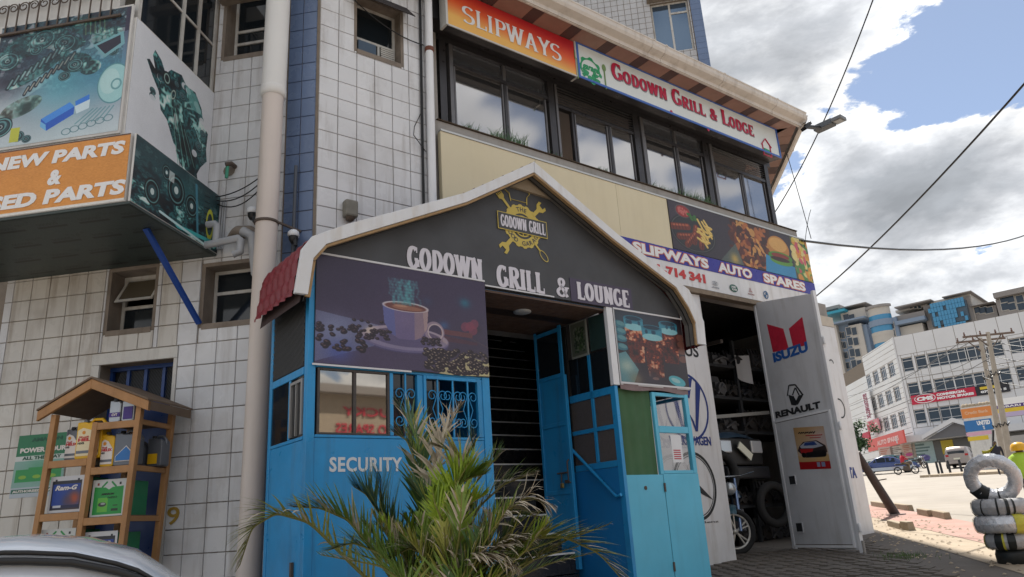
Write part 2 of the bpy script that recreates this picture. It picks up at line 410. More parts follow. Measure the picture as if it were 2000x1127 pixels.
# ------------------------------------------------------------------ flat prints (posters) painted in numbers
class Cv:
    def __init__(s, w, h, bg=(255, 255, 255)):
        s.w, s.h = w, h; s.a = np.ones((h, w, 3), 'f') * (np.array(bg, 'f') / 255)
        yy, xx = np.mgrid[0:h, 0:w]; s.x = ((xx + .5) / w).astype('f'); s.y = ((yy + .5) / h).astype('f'); s.asp = w / h   # y runs down
    def blend(s, k, c): 
        k = np.clip(k, 0, 1)[..., None]; c = np.array(c, 'f') / 255 if not isinstance(c, np.ndarray) else c
        s.a = s.a * (1 - k) + c * k
    def ell(s, cx, cy, rx, ry, c, rot=0, al=1.0, soft=.0, ring=None):
        dx = (s.x - cx) * s.asp; dy = s.y - cy; r = rad(rot); u = dx * math.cos(r) + dy * math.sin(r); v = -dx * math.sin(r) + dy * math.cos(r)
        d = np.sqrt((u / (rx * s.asp)) ** 2 + (v / ry) ** 2); px = max(1.2 / (ry * s.h), soft)
        k = np.clip((1 - d) / px + .5, 0, 1)
        if ring: k = k * (1 - np.clip(((1 - ring) - d) / px + .5, 0, 1))
        s.blend(k * al, c); return s
    def poly(s, pts, c, al=1.0):
        ins = np.zeros((s.h, s.w), bool); n = len(pts)
        for i in range(n):
            (x1, y1), (x2, y2) = pts[i], pts[(i + 1) % n]
            if y1 == y2: continue
            cnd = ((s.y < y1) != (s.y < y2)); xi = (x2 - x1) * (s.y - y1) / (y2 - y1) + x1
            ins ^= cnd & (s.x < xi)
        s.blend(ins * al, c); return s
    def rect(s, x0, y0, x1, y1, c, al=1.0): return s.poly([(x0, y0), (x1, y0), (x1, y1), (x0, y1)], c, al)
    def line(s, pts, wd, c, al=1.0, soft=1.0):
        for (x1, y1), (x2, y2) in zip(pts[:-1], pts[1:]):
            ax, ay = (x2 - x1) * s.asp, y2 - y1; L2 = ax * ax + ay * ay + 1e-9
            t = np.clip((((s.x - x1) * s.asp) * ax + (s.y - y1) * ay) / L2, 0, 1)
            d = np.hypot((s.x - x1) * s.asp - t * ax, (s.y - y1) - t * ay)
            s.blend(np.clip((wd / 2 - d) * s.h / soft + .5, 0, 1) * al, c)
        return s
    def grad(s, c0, c1, vert=True):
        t = (s.y if vert else s.x)[..., None]; s.a = (1 - t) * (np.array(c0, 'f') / 255) + t * (np.array(c1, 'f') / 255); return s
    def blob(s, cx, cy, r, c, al=1.0):
        d = np.hypot((s.x - cx) * s.asp, s.y - cy) / r; s.blend(np.exp(-d * d * 1.6) * al, c); return s
    def noise(s, amt=.03, sc=1):
        s.a = np.clip(s.a + RNG.normal(0, amt, (s.h, s.w, 1)).astype('f'), 0, 1); return s
    def mat(s, name, rough=0.45, gain=0.85, var=0.12):
        if name in MATS: return MATS[name]
        im = bpy.data.images.new(name, s.w, s.h); A = np.ones((s.h, s.w, 4), 'f'); A[..., :3] = np.clip(s.a, 0, 1)[::-1]
        im.pixels.foreach_set(A.ravel()); im.update(); im.pack()
        m = bpy.data.materials.new(name); m.use_nodes = True; t = m.node_tree; b = t.nodes['Principled BSDF']
        ti = t.nodes.new('ShaderNodeTexImage'); ti.image = im; ti.extension = 'EXTEND'
        uv = t.nodes.new('ShaderNodeUVMap'); uv.uv_map = 'UVMap'; t.links.new(uv.outputs[0], ti.inputs[0])
        ge = t.nodes.new('ShaderNodeNewGeometry'); no = t.nodes.new('ShaderNodeTexNoise'); no.inputs['Scale'].default_value = 3.0; no.inputs['Detail'].default_value = 8
        t.links.new(ge.outputs['Position'], no.inputs['Vector'])
        mr = t.nodes.new('ShaderNodeMapRange'); t.links.new(no.outputs['Fac'], mr.inputs[0]); mr.inputs[1].default_value = .4; mr.inputs[2].default_value = .75
        mr.inputs[3].default_value = gain; mr.inputs[4].default_value = gain * (1 - var)
        sc = t.nodes.new('ShaderNodeVectorMath'); sc.operation = 'SCALE'; t.links.new(ti.outputs[0], sc.inputs[0]); t.links.new(mr.outputs[0], sc.inputs['Scale'])
        t.links.new(sc.outputs[0], b.inputs['Base Color']); b.inputs['Roughness'].default_value = rough
        MATS[name] = m; return m
# ================================================================== shared materials
M_tile = mat('white_glazed_tile', (0.67, 0.675, 0.69), 0.28, var=0.22, vscale=1.3, streak=0.42, dirt=(0.16, 0.12, 0.08), rnd=0.14, bump=0.05, bscale=3)
M_tile_low = mat('cream_glazed_tile', (0.60, 0.575, 0.53), 0.30, var=0.28, vscale=1.3, streak=0.6, dirt=(0.20, 0.14, 0.085), rnd=0.14, bump=0.05, bscale=3)
M_tile_blue = mat('blue_glazed_tile', (0.13, 0.185, 0.31), 0.25, var=0.2, vscale=2.0, streak=0.18, dirt=(0.05, 0.06, 0.09), rnd=0.2, bump=0.04, bscale=3)
M_grout = mat('dark_grout', (0.21, 0.175, 0.14), 0.95, var=0.4, vscale=8, bump=0.5)
M_plaster = mat('grimy_plaster', (0.24, 0.20, 0.165), 0.95, var=0.6, vscale=4, streak=0.5, bump=0.6, bscale=30)
M_white_plaster = mat('white_plaster', (0.62, 0.61, 0.58), 0.9, var=0.2, vscale=5, streak=0.25, bump=0.5, bscale=30)
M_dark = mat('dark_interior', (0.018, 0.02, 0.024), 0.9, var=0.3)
M_glass_dark = mat('dark_window_glass', (0.012, 0.016, 0.02), 0.06, spec=0.6)
M_frame_white = mat('old_white_frame_paint', (0.52, 0.51, 0.48), 0.6, var=0.35, vscale=10, streak=0.55, dirt=(0.16, 0.08, 0.04))
M_iron = mat('rusty_iron', (0.10, 0.075, 0.06), 0.7, var=0.5, vscale=20)
M_black = mat('black_plastic', (0.015, 0.015, 0.016), 0.45)
M_white_paint = mat('white_paint', (0.72, 0.73, 0.75), 0.45, var=0.12, vscale=3, streak=0.15, dirt=(0.2, 0.17, 0.13))
M_steel_grey = mat('grey_pvc', (0.36, 0.37, 0.39), 0.45, var=0.2, vscale=6)

def holes_wall(b, x0, x1, z0, z1, y0, y1, holes):
    xs = sorted({x0, x1, *[h[0] for h in holes], *[h[1] for h in holes]}); xs = [x for x in xs if x0 <= x <= x1]
    for a, c in zip(xs[:-1], xs[1:]):
        mid = (a + c) / 2; cuts = sorted([(max(z0, h[2]), min(z1, h[3])) for h in holes if h[0] < mid < h[1]])
        z = z0
        for h0, h1 in cuts:
            if h0 > z + 1e-4: b.box(a, c, y0, y1, z, h0)
            z = max(z, h1)
        if z < z1 - 1e-4: b.box(a, c, y0, y1, z, z1)
    return b
def tile_rects(x0, x1, z0, z1, px, pz, ox, oz, holes, gap=0.0048):
    out = []
    i0 = math.floor((x0 - ox) / px); i1 = math.ceil((x1 - ox) / px); j0 = math.floor((z0 - oz) / pz); j1 = math.ceil((z1 - oz) / pz)
    for i in range(i0, i1):
        for j in range(j0, j1):
            a, c, e, g = max(x0, ox + i * px), min(x1, ox + (i + 1) * px), max(z0, oz + j * pz), min(z1, oz + (j + 1) * pz)
            if c - a < 0.02 or g - e < 0.02: continue
            todo = [(a, c, e, g)]
            for h in holes:
                nx = []
                for (a, c, e, g) in todo:
                    if h[0] >= c or h[1] <= a or h[2] >= g or h[3] <= e: nx.append((a, c, e, g)); continue
                    cand = [(a, h[0], e, g), (h[1], c, e, g), (max(a, h[0]), min(c, h[1]), e, h[2]), (max(a, h[0]), min(c, h[1]), h[3], g)]
                    nx += [q for q in cand if q[1] - q[0] > .02 and q[3] - q[2] > .02]
                todo = nx
            out += [(a + gap / 2, c - gap / 2, e + gap / 2, g - gap / 2) for a, c, e, g in todo]
    return out
def in_view(fr, x, y, z, mrg=40):
    p = RW.T @ (fr.w(x, y, z) - CAM)
    if p[2] <= 0.1: return False
    px, py = CX + FPX * p[0] / p[2], CY + FPX * p[1] / p[2]
    return -mrg < px < 2000 + mrg and -mrg < py < 1127 + mrg
_TM = {}
def tile_mesh(w, h, m, th=0.012):
    k = (round(w, 3), round(h, 3), m.name)
    if k not in _TM:
        b = MB(); c = 0.003
        V = [(-w/2, 0, -h/2), (w/2, 0, -h/2), (w/2, 0, h/2), (-w/2, 0, h/2)]
        T = [(-w/2 + c, -th, -h/2 + c), (w/2 - c, -th, -h/2 + c), (w/2 - c, -th, h/2 - c), (-w/2 + c, -th, h/2 - c)]
        b.add(V + T, [(4, 5, 6, 7), (0, 1, 5, 4), (1, 2, 6, 5), (2, 3, 7, 6), (3, 0, 4, 7)])
        _TM[k] = b.mesh('tile', m)
    return _TM[k]
def lay_tiles(root, fr, rects, m_of, name, limit=300, y=0.0, cond=None):
    """Tiles one by one; past the limit the rest is one joined part."""
    fr0, off = OFF[root.name]
    items = []
    for r in rects:
        cx, cz = (r[0] + r[1]) / 2, (r[2] + r[3]) / 2
        p = fr.w(cx, y, cz); vis = in_view(fr, cx, y, cz) and (cond is None or cond(cx, cz))
        items.append((not vis, float(np.linalg.norm(p - CAM)) / max(.05, (r[1] - r[0])), r, cx, cz))
    items.sort(key=lambda t: (t[0], t[1]))
    rz = math.atan2(fr.x[1], fr.x[0]) - math.atan2(fr0.x[1], fr0.x[0])
    rest = MB(); nrest = 0
    for k, (nv, _, r, cx, cz) in enumerate(items):
        m = m_of(cx, cz); w, h = r[1] - r[0], r[3] - r[2]
        if k < limit and not nv:
            o = bpy.data.objects.new(name, tile_mesh(w, h, m)); col.objects.link(o); o.parent = root
            ax, ay = fr0.inv(fr.w(cx, y, 0)); o.location = (ax - off[0], ay - off[1] , cz - off[2])
            o.rotation_euler = (random.uniform(-.004, .004), random.uniform(-.003, .003), rz + random.uniform(-.004, .004))
        else:
            nrest += 1; c = .003
            def cv(x, yy, z): a, b_ = fr0.inv(fr.w(x, y + yy, 0)); return (a, b_, z)
            V = [cv(r[0], 0, r[2]), cv(r[1], 0, r[2]), cv(r[1], 0, r[3]), cv(r[0], 0, r[3]), cv(r[0]+c, -.012, r[2]+c), cv(r[1]-c, -.012, r[2]+c), cv(r[1]-c, -.012, r[3]-c), cv(r[0]+c, -.012, r[3]-c)]
            rest.add(V, [(4, 5, 6, 7), (0, 1, 5, 4), (1, 2, 6, 5), (2, 3, 7, 6), (3, 0, 4, 7)])
    if nrest: rest.build(name + '_field', m_of(0, 9), root, kind='stuff')
def conv(b, fr, fr0):
    b.v = [(*fr0.inv(fr.w(x, y, 0)), z) for x, y, z in b.v]; return b

# ================================================================== the tiled building (left)
TB = thing('tiled_building', 'white tiled building with blue tile corner column and projecting bay on the left', 'building', L, (0, 0, 0))
W1 = (-2.02, -1.51, 2.925, 3.56); W2 = (-1.07, -0.42, 2.895, 3.50); WC = (-1.03, -0.40, 5.672, 6.62); DR = (-2.01, -1.285, 0.0, 2.64)
BAY = (-3.6, -1.09, 4.17, 6.9); BLO = (-3.6, -0.955, 3.56, 4.17)
hl = [W1, W2, WC, DR]
wl = MB(); holes_wall(wl, -3.1, 0.0, -0.3, 8.0, 0.0, 0.30, hl)
wl.box(-9.0, -3.103, 1.2, 1.5, -0.3, 8.0); wl.box(-3.1, -2.9, 0.303, 1.197, -0.3, 8.0)
wl.build('left_wall', M_grout, TB)
RW1 = (-4.86, -4.29, 5.755, 6.47)                      # window in the right face (facade frame)
uc = F.inv(CORNER)[0]
rw = MB(); holes_wall(rw, uc, -3.93, -0.2, 8.0, 0.0, 0.25, [RW1]); conv(rw, F, L).build('right_wall', M_grout, TB)
body = MB(); body.box(-9, -.35, 4.2, 4.3, -.3, 12); body.box(-9.0, -3.103, 1.503, 4.19, 7.5, 8.0); body.build('back_wall', M_plaster, TB)
top_w = MB()
p_a = L.inv(F.w(-3.93, 0.3, 0)); p_b = L.inv(F.w(-3.93, 3.0, 0))
top_w.hprism([(-3.1, 0.0), (0, 0), p_a, p_b, (-3.1, 4.2)], 8.003, 8.3); top_w.build('roof_slab', M_plaster, TB)
# dark rooms behind the openings
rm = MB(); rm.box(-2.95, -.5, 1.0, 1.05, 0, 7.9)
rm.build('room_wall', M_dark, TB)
PX, PZ = 0.1935, 0.197
oxL, ozL = -1.079, 2.36
blueL = -0.30
rects = tile_rects(-3.1, blueL - .012, 0.0, 7.9, PX, PZ, oxL, ozL, hl + [(-3.12, -0.958, 3.575, 4.165), (-3.12, -1.092, 4.165, 6.9), (-2.09, -1.25, 0, 2.75)])
lay_tiles(TB, L, rects, lambda x, z: M_tile_low if z < 4.3 and x < -1.25 or z > 9 else M_tile, 'wall_tile', 190)
rects = tile_rects(blueL, -0.012, 0.2, 7.9, 0.144, PZ, -0.30, ozL - .03, [])
lay_tiles(TB, L, rects, lambda x, z: M_tile_blue, 'blue_tile', 200)
for o in [c for c in TB.children if c.name.startswith('blue_tile_field')]: o.data.materials[0] = M_tile_blue
rects = tile_rects(uc + .015, -3.94, 2.9, 7.9, PX * 1.03, PZ, -5.03, ozL + .02, [RW1])
lay_tiles(TB, F, rects, lambda x, z: M_tile, 'wall_tile', 110)
# plaster reveals of the windows and surround of the door
def reveal(nm, w, y1=0.22, t=0.03, fr=L, m=M_plaster):
    b = MB(); x0, x1, z0, z1 = w
    b.box(x0 - .004, x0 + t, -.006, y1, z0, z1); b.box(x1 - t, x1 + .004, -.006, y1, z0, z1); b.box(x0 + t, x1 - t, -.006, y1, z1 - t, z1 + .004); b.box(x0 + t, x1 - t, -.018, y1, z0 - .02, z0 + t)
    if fr is not L: conv(b, fr, L)
    return b.build(nm, m, TB)
for w in (W1, W2, WC): reveal('window_reveal', w)
reveal('window_reveal', RW1, 0.18, fr=F)
def window(w, y, mull=(), trans=(), bars=False, fr=L, open_top=False, scroll=False, fw=.03):
    x0, x1, z0, z1 = w; x0 += .032; x1 -= .032; z0 += .032; z1 -= .032
    b = MB(); b.box(x0, x0 + fw, y, y + .03, z0, z1); b.box(x1 - fw, x1, y, y + .03, z0, z1); b.box(x0 + fw, x1 - fw, y, y + .03, z0, z0 + fw); b.box(x0 + fw, x1 - fw, y, y + .03, z1 - fw, z1)
    for zt in trans: b.box(x0 + fw, x1 - fw, y - .002, y + .028, zt - .015, zt + .015)
    for xm in mull: b.box(xm - .012, xm + .012, y - .004, y + .026, z0 + fw, (trans[0] - .016) if trans else z1 - fw)
    if fr is not L: conv(b, fr, L)
    wf = b.build('window', M_frame_white, TB)
    g = MB(); gz1 = trans[0] - .016 if (open_top and trans) else z1 - fw
    g.box(x0 + fw, x1 - fw, y + .012, y + .018, z0 + fw, gz1)
    if fr is not L: conv(g, fr, L)
    g.build('pane', M_glass_dark, wf)
    if open_top:      # awning sash swung outwards at the bottom
        zt = trans[0]; a = MB()
        def P(x, t, o): return (x, y - .16 * t + o * .9, z1 - fw - (z1 - fw - zt - .01) * t * 0.96)
        for xa, xb, t0, t1 in ((x0 + fw, x0 + fw + .025, 0, 1), (x1 - fw - .025, x1 - fw, 0, 1), (x0 + fw + .025, x1 - fw - .025, 0, .08), (x0 + fw + .025, x1 - fw - .025, .9, 1)):
            V = [P(xa, t0, 0), P(xb, t0, 0), P(xb, t1, 0), P(xa, t1, 0)]; V += [(v[0], v[1] + .02, v[2]) for v in V]
            a.add(V, [(3, 2, 1, 0), (4, 5, 6, 7), (0, 1, 5, 4), (1, 2, 6, 5), (2, 3, 7, 6), (3, 0, 4, 7)])
        if fr is not L: conv(a, fr, L)
        a.build('open_sash', M_frame_white, wf)
        gg = MB(); V = [P(x0 + fw + .025, .08, .01), P(x1 - fw - .025, .08, .01), P(x1 - fw - .025, .9, .01), P(x0 + fw + .025, .9, .01)]
        gg.add(V, [(3, 2, 1, 0)]); 
        if fr is not L: conv(gg, fr, L)
        gg.build('sash_pane', mat('dusty_brown_glass', (0.10, 0.085, 0.06), 0.25), wf)
    if scroll:
        s = MB(); n = 4
        for i in range(n):
            xm = x0 + fw + (x1 - x0 - 2 * fw) * (i + .5) / n
            s.tube([(xm, y + .045, z0 + fw), (xm, y + .045, gz1)], .004, 5)
            for zc in (z0 + .11, z0 + .2): s.tube([(xm + .035 * math.cos(q), y + .045, zc + .035 * math.sin(q)) for q in np.linspace(0, 6.28, 11)], .004, 4, False)
        if fr is not L: conv(s, fr, L)
        s.build('window_grille', mat('pale_grille_paint', (.16, .17, .18), .6), wf)
    return wf
window(W1, 0.17, trans=(3.215,), open_top=True)
window(W2, 0.15, trans=(3.25,), scroll=True)
window(WC, 0.17, trans=(5.97, 6.12), open_top=False, scroll=True)
window(RW1, 0.12, mull=(-4.52,), trans=(6.02,), fr=F)
lv = MB()
for i in range(9): lv.box(-4.50, -4.345, .095, .12, 5.80 + i * .024, 5.815 + i * .024)
conv(lv, F, L).build('louvre', M_frame_white, TB)
bx = MB(); bx.box(-4.80, -4.60, .02, .115, 5.80, 5.93); conv(bx, F, L).build('sill_box', mat('dark_blue_box', (.05, .08, .12), .6), TB)
# awning hood over the right-face window, dark and sagging
hd = MB(); hd.xprism([(-.20, 6.30), (-.19, 6.30), (-.004, 6.50), (-.004, 6.54)], -4.90, -4.24); conv(hd, F, L).build('window_hood', mat('dark_hood', (.035, .03, .03), .8, var=.4), TB)
hd = MB(); hd.box(-1.05, -.40, -.10, -.004, 6.33, 6.40); hd.build('window_ledge', M_plaster, TB)
# door surround, door with mesh vents
ds = MB(); ds.box(-2.09, -2.013, -.022, .02, 0, 2.64); ds.box(-1.282, -1.25, -.022, .02, 0, 2.64); ds.box(-2.09, -1.25, -.024, .02, 2.643, 2.745)
ds.build('door_surround', M_white_plaster, TB)
M_door_blue = mat('dark_blue_door_paint', (0.010, 0.045, 0.19), 0.35, var=0.25, vscale=5, streak=.2)
dp = MB(); dp.box(-2.01, -1.285, .14, .17, 0, 2.30)
for xa in (-2.01, -1.84, -1.665, -1.485, -1.315): dp.box(xa, xa + .03, .13, .165, 2.303, 2.60)
dp.box(-2.01, -1.285, .128, .168, 2.603, 2.64)
dd = dp.build('door', M_door_blue, TB)
ms = MB()
for i in range(46):
    x = -2.0 + i * .0155; ms.bar((x, .15, 2.30), (x + .09, .15, 2.60) if x + .09 < -1.29 else (-1.29, .15, 2.30 + (-1.29 - x) / .09 * .30), .003)
ms.build('vent_mesh', mat('vent_mesh_iron', (.12, .13, .14), .6), dd)
bk = MB(); bk.box(-2.0, -1.29, .19, .20, 2.2, 2.63); bk.build('vent_backing', M_dark, dd)
# number painted on the tiles
text_px('9', L, -.0145, (325, 1026), (352, 989), mat('ochre_paint', (.35, .22, .03), .6), TB, bold=.01)
# ---- projecting bay
M_bay = mat('bay_wall_white', (.60, .59, .57), .8, var=.2, streak=.2)
by = MB(); by.box(-3.6, -1.09, -1.21, -.003, 4.19, 5.30); by.box(-3.6, -.96, -1.21, -.003, 3.59, 4.16)
# upper floor of the bay: posts, windows
by.box(-3.6, -1.25, -1.21, -1.15, 5.303, 6.9); by.box(-3.6, -1.09, -1.21, -.003, 6.55, 6.9)
by.build('bay', M_bay, TB)
bw = MB()
ys = [-1.15, -.55, -.30, -.02]
for y in ys: bw.box(-1.135, -1.095, y - .025, y + .015, 5.303, 6.547)
bw.box(-1.130, -1.10, -1.12, -.04, 5.303, 5.335); bw.box(-1.130, -1.10, -1.12, -.04, 5.83, 5.855); bw.box(-1.130, -1.10, -1.12, -.04, 6.52, 6.547)
w_ = bw.build('window', M_frame_white, TB); g = MB(); g.box(-1.12, -1.11, -1.12, -.04, 5.335, 6.52); g.build('pane', M_glass_dark, w_)
rl = MB()
for i in range(22):
    x = -3.4 + i * .10; rl.tube([(x, -1.245, 5.33), (x, -1.245, 5.62)], .007, 5)
for i in range(11):
    x = -3.35 + i * .2
    rl.tube([(x + .05 * math.cos(q) * (1 - q / 14), -1.247, 5.58 + .05 * math.sin(q) * (1 - q / 14)) for q in np.linspace(0, 9, 16)], .006, 4)
    rl.tube([(x + .1 - .05 * math.cos(q) * (1 - q / 14), -1.247, 5.58 + .05 * math.sin(q) * (1 - q / 14)) for q in np.linspace(0, 9, 16)], .006, 4)
rl.box(-3.5, -1.2, -1.255, -1.235, 5.31, 5.33); rl.build('railing', M_iron, TB)
# ---- prints on the bay
def vnoise(w, h, cells, R):
    g = R.random((cells + 2, int(cells * w / h) + 3)); y = np.linspace(0, cells, h); x = np.linspace(0, g.shape[1] - 2.01, w); yi, xi = y.astype(int), x.astype(int); fy, fx = (y - yi)[:, None], (x - xi)[None]
    fy = fy * fy * (3 - 2 * fy); fx = fx * fx * (3 - 2 * fx)
    return (g[yi][:, xi] * (1 - fy) + g[yi + 1][:, xi] * fy) * (1 - fx) + (g[yi][:, xi + 1] * (1 - fy) + g[yi + 1][:, xi + 1] * fy) * fx
def mottle(c, mask, ramp, R, al=1.0, cells=(7, 17, 40)):
    n = sum(vnoise(c.w, c.h, k, R) * wt for k, wt in zip(cells, (.45, .33, .22))); n = np.clip((n - .5) * 2.1 + .5, 0, 1); rr = np.array(ramp, 'f'); ks = np.linspace(0, 1, len(rr))
    c.blend(mask * al, np.stack([np.interp(n, ks, rr[:, i]) for i in range(3)], -1).astype('f') / 255)
TEAL = [(6, 14, 20), (14, 34, 42), (24, 62, 68), (50, 118, 120), (12, 30, 36), (120, 195, 188), (225, 240, 236)]
def gear(c, x, y, r, R, rot=0, sq=.85, a=(130, 195, 195), d=(16, 26, 36)):
    c.ell(x, y, r, r * sq, d, rot); c.ell(x, y, r * .92, r * .92 * sq, a, rot, .8, ring=.14); c.ell(x, y, r * .68, r * .68 * sq, (40, 80, 88), rot, .8); c.ell(x - r * .1, y - r * .1, r * .6, r * .55 * sq, a, rot, .6, ring=.3); c.ell(x, y, r * .3, r * .3 * sq, d, rot); c.ell(x - r * .05, y - r * .05, r * .2, r * .2 * sq, (215, 235, 232), rot, .8, ring=.4)
def parts_print():
    c = Cv(420, 440, (150, 195, 205)); c.grad((60, 60, 90), (208, 222, 228)); R = np.random.default_rng(3)
    c.poly([(0, .0), (1, 0), (1, .20), (.55, .3), (0, .42)], (44, 34, 60)); c.poly([(.0, .38), (.55, .45), (.0, .80)], (210, 222, 228)); c.blob(.55, .5, .35, (95, 180, 200), .9); c.blob(.12, .45, .2, (34, 28, 50), .9); c.blob(.85, .5, .25, (70, 150, 185), .8)
    c2 = Cv(420, 440, (0, 0, 0))
    for x, y, rx, ry, a in ((.22, .19, .17, .10, -10), (.10, .28, .10, .10, 0), (.42, .16, .13, .09, 10), (.55, .24, .13, .06, 0), (.68, .10, .15, .08, 15), (.40, .36, .22, .05, -28), (.30, .44, .2, .05, -28), (.62, .40, .13, .08, 10), (.84, .22, .12, .07, -10), (.74, .46, .08, .06, 0), (.25, .70, .16, .07, -20), (.10, .80, .10, .07, 0)): c2.ell(x, y, rx, ry, (255, 255, 255), a)
    mottle(c, c2.a[..., 0], TEAL, R, .95); mottle(c, c2.a[..., 0] * (c.y > .55), [(60, 85, 80), (120, 150, 140), (190, 215, 210), (90, 80, 70)], R, .7)
    for x, y, r, q in ((.34, .16, .10, -20), (.52, .22, .085, 0), (.09, .30, .09, 0), (.30, .24, .05, 0), (.62, .42, .06, 0), (.55, .50, .045, 0), (.90, .36, .04, 0), (.12, .84, .09, -30), (.26, .93, .05, 0), (.33, .96, .035, 0)): gear(c, x, y, r, R, q)
    for i in range(9):
        x, y = .12 + .045 * i, .53 - .028 * i; c.line([(x, y), (x + .03, y - .07)], .030, (20, 30, 42)); c.line([(x + .004, y - .005), (x + .03, y - .065)], .014, (150, 190, 190), .9, 2)
        x, y = .26 + .04 * i, .60 - .028 * i; c.line([(x, y), (x + .025, y - .06)], .026, (28, 40, 55)); c.line([(x, y - .005), (x + .025, y - .055)], .010, (190, 180, 165), .9, 2)
    for i in range(11): c.line([(.64 + i * .018, .05), (.655 + i * .018, .18)], .008, (160, 205, 150) if i % 2 else (26, 44, 50))
    mottle(c, np.clip(1.25 - c.y * 1.9, 0, 1) * (c.x < .97), TEAL, R, .55, (16, 34, 60))
    c.poly([(.74, .28), (.96, .20), (.98, .31), (.84, .40)], (120, 175, 185)); c.poly([(.77, .29), (.94, .23), (.95, .30), (.84, .37)], (30, 26, 48))
    c.ell(.93, .62, .12, .16, (90, 150, 160)); c.ell(.93, .62, .112, .15, (165, 215, 218)); c.ell(.90, .60, .07, .10, (200, 232, 232), 0, .6); c.ell(.95, .63, .04, .045, (110, 165, 172), ring=.3)
    c.poly([(.42, .82), (.62, .72), (.66, .76), (.66, .82), (.47, .92), (.42, .88)], (30, 95, 205)); c.poly([(.42, .82), (.62, .72), (.66, .76), (.46, .86)], (70, 150, 240)); c.poly([(.42, .84), (.46, .87), (.47, .92), (.42, .88)], (120, 190, 240))
    c.poly([(.66, .72), (.76, .68), (.77, .78), (.68, .82)], (50, 130, 230)); c.poly([(.66, .76), (.77, .72), (.77, .79), (.68, .82)], (215, 236, 246))
    for i in range(6): c.ell(.62 + .06 * i, .95 - .012 * i, .035, .026, (80, 125, 135), 0, .9, ring=.2)
    for i in range(6): c.line([(.68 + .04 * i, .9), (.80 + .03 * i, .8)], .008, (90, 150, 160), .8, 2)
    c.rect(.20, .86, .27, .97, (205, 208, 70))
    return c.noise(.02).mat('print_engine_parts', gain=.80)
def engine_print(name, bg, strip=False):
    c = Cv(420, 380, bg); R = np.random.default_rng(9 if not strip else 11); m = Cv(420, 380, (0, 0, 0)); W = (255, 255, 255)
    if not strip:
        m.poly([(.22, .12), (.30, .16), (.36, .24), (.42, .16), (.55, .12), (.62, .18), (.74, .16), (.84, .26), (.88, .40), (.95, .44), (.94, .60), (.96, .70), (.88, .80), (.84, .88), (.86, .95), (.74, 1), (.60, .88), (.50, .74), (.42, .62), (.34, .58), (.30, .44), (.22, .36), (.14, .26), (.17, .24), (.24, .28), (.20, .18)], W)
        for k in range(40): t = R.random() * 6.28; m.ell(.56 + .36 * math.cos(t) * .9, .50 + .38 * math.sin(t) * .8, .035, .03, W if R.random() < .6 and not (math.cos(t) < 0 and math.sin(t) > .2) else (0, 0, 0), 0, .9)
    else: m.a[:] = 1
    mottle(c, m.a[..., 0], TEAL, R)
    if not strip:
        for i in range(11): c.line([(.44 + i * .022, .40 + .02 * i), (.60 + i * .022, .93 - .01 * i)], .010, (120, 180, 165) if i % 3 == 0 else (10, 20, 24), .8, 2)
        for i in range(8): c.line([(.62 + .03 * i, .34 + .03 * i), (.70 + .028 * i, .28 + .05 * i)], .014, (170, 225, 220), .7, 3)
        c.poly([(.60, .17), (.76, .18), (.86, .32), (.70, .34)], (110, 180, 175), .7); c.ell(.38, .27, .05, .06, (14, 26, 30)); c.ell(.38, .27, .035, .045, (180, 215, 205), 0, .8, ring=.3); c.ell(.47, .36, .025, .05, (190, 205, 190), 20, .9, ring=.3)
        for x, y, r in ((.88, .48, .04), (.84, .62, .05), (.90, .72, .035), (.58, .30, .04), (.5, .24, .03)): gear(c, x, y, r, R)
    else:
        c.blend(np.clip(1.2 - c.y * 1.6, 0, .85), (34, 66, 72)); c.blob(.55, .35, .3, (60, 140, 142), .4)
        for x, y, r in ((.2, .68, .2), (.45, .42, .24), (.64, .5, .18), (.33, .25, .12)): c.ell(x, y, r * .42, r, (10, 14, 18)); c.ell(x, y, r * .36, r * .85, (90, 140, 140), ring=.12); c.ell(x, y, r * .22, r * .5, (40, 80, 84)); c.ell(x, y, r * .10, r * .25, (210, 225, 222))
        for i in range(12): c.line([(.80 + .0 * i, .12 + .05 * i), (.86, .10 + .05 * i)], .016, (10, 14, 16) if i % 2 else (60, 80, 80))
        c.ell(.88, .6, .05, .26, (205, 208, 60), 0, 1, ring=.3); c.line([(.68, .1), (.74, .95)], .03, (70, 140, 160)); c.line([(.5, .95), (1, .85)], .06, (70, 190, 190)); c.line([(.3, .9), (.9, .99)], .04, (200, 230, 230)); c.rect(.36, .18, .42, .34, (215, 225, 222), .8)
    return c.noise(.02).mat(name, gain=.82)
M_p1 = parts_print(); M_p2 = engine_print('print_engine', (228, 231, 236)); M_p3 = engine_print('print_engine_strip', (40, 70, 75), True)
def orange_print():
    c = Cv(200, 100, (226, 150, 62)); c.rect(0, 0, 1, .02, (90, 60, 40)); c.rect(0, .965, 1, 1, (235, 232, 225)); c.blob(.5, .03, .4, (180, 90, 40), .25); return c.noise(.02).mat('print_orange_board', gain=.84)
def plyprint():
    c = Cv(500, 240, (72, 86, 84)); R = np.random.default_rng(5)
    for r in range(4):
        for q in range(6):
            x, y = q / 6 + .03 + .05 * (r % 2), r / 4 + .08
            for i in range(28): c.line([(x + i * .0042, y), (x + i * .0042 + .002, y + .018)], .010, (28, 34, 34), .8)
            for i in range(6): c.ell(x + .02 + i * .014, y + .055, .006, .018, (34, 42, 42), 0, .7, ring=.45)
            for i in range(5): c.ell(x + .10 + i * .016 * R.uniform(.8, 1.2), y + .10 + R.uniform(-.02, .02), .007, .012, (42, 52, 52), 40, .6, ring=.5)
    return c.noise(.02).mat('print_plywood_marks', gain=.62)
pp = thing('parts_poster', 'faded printed poster of engine parts and blue boxes on the front of the bay', 'poster', L, (-2.3, -1.215, 4.2))
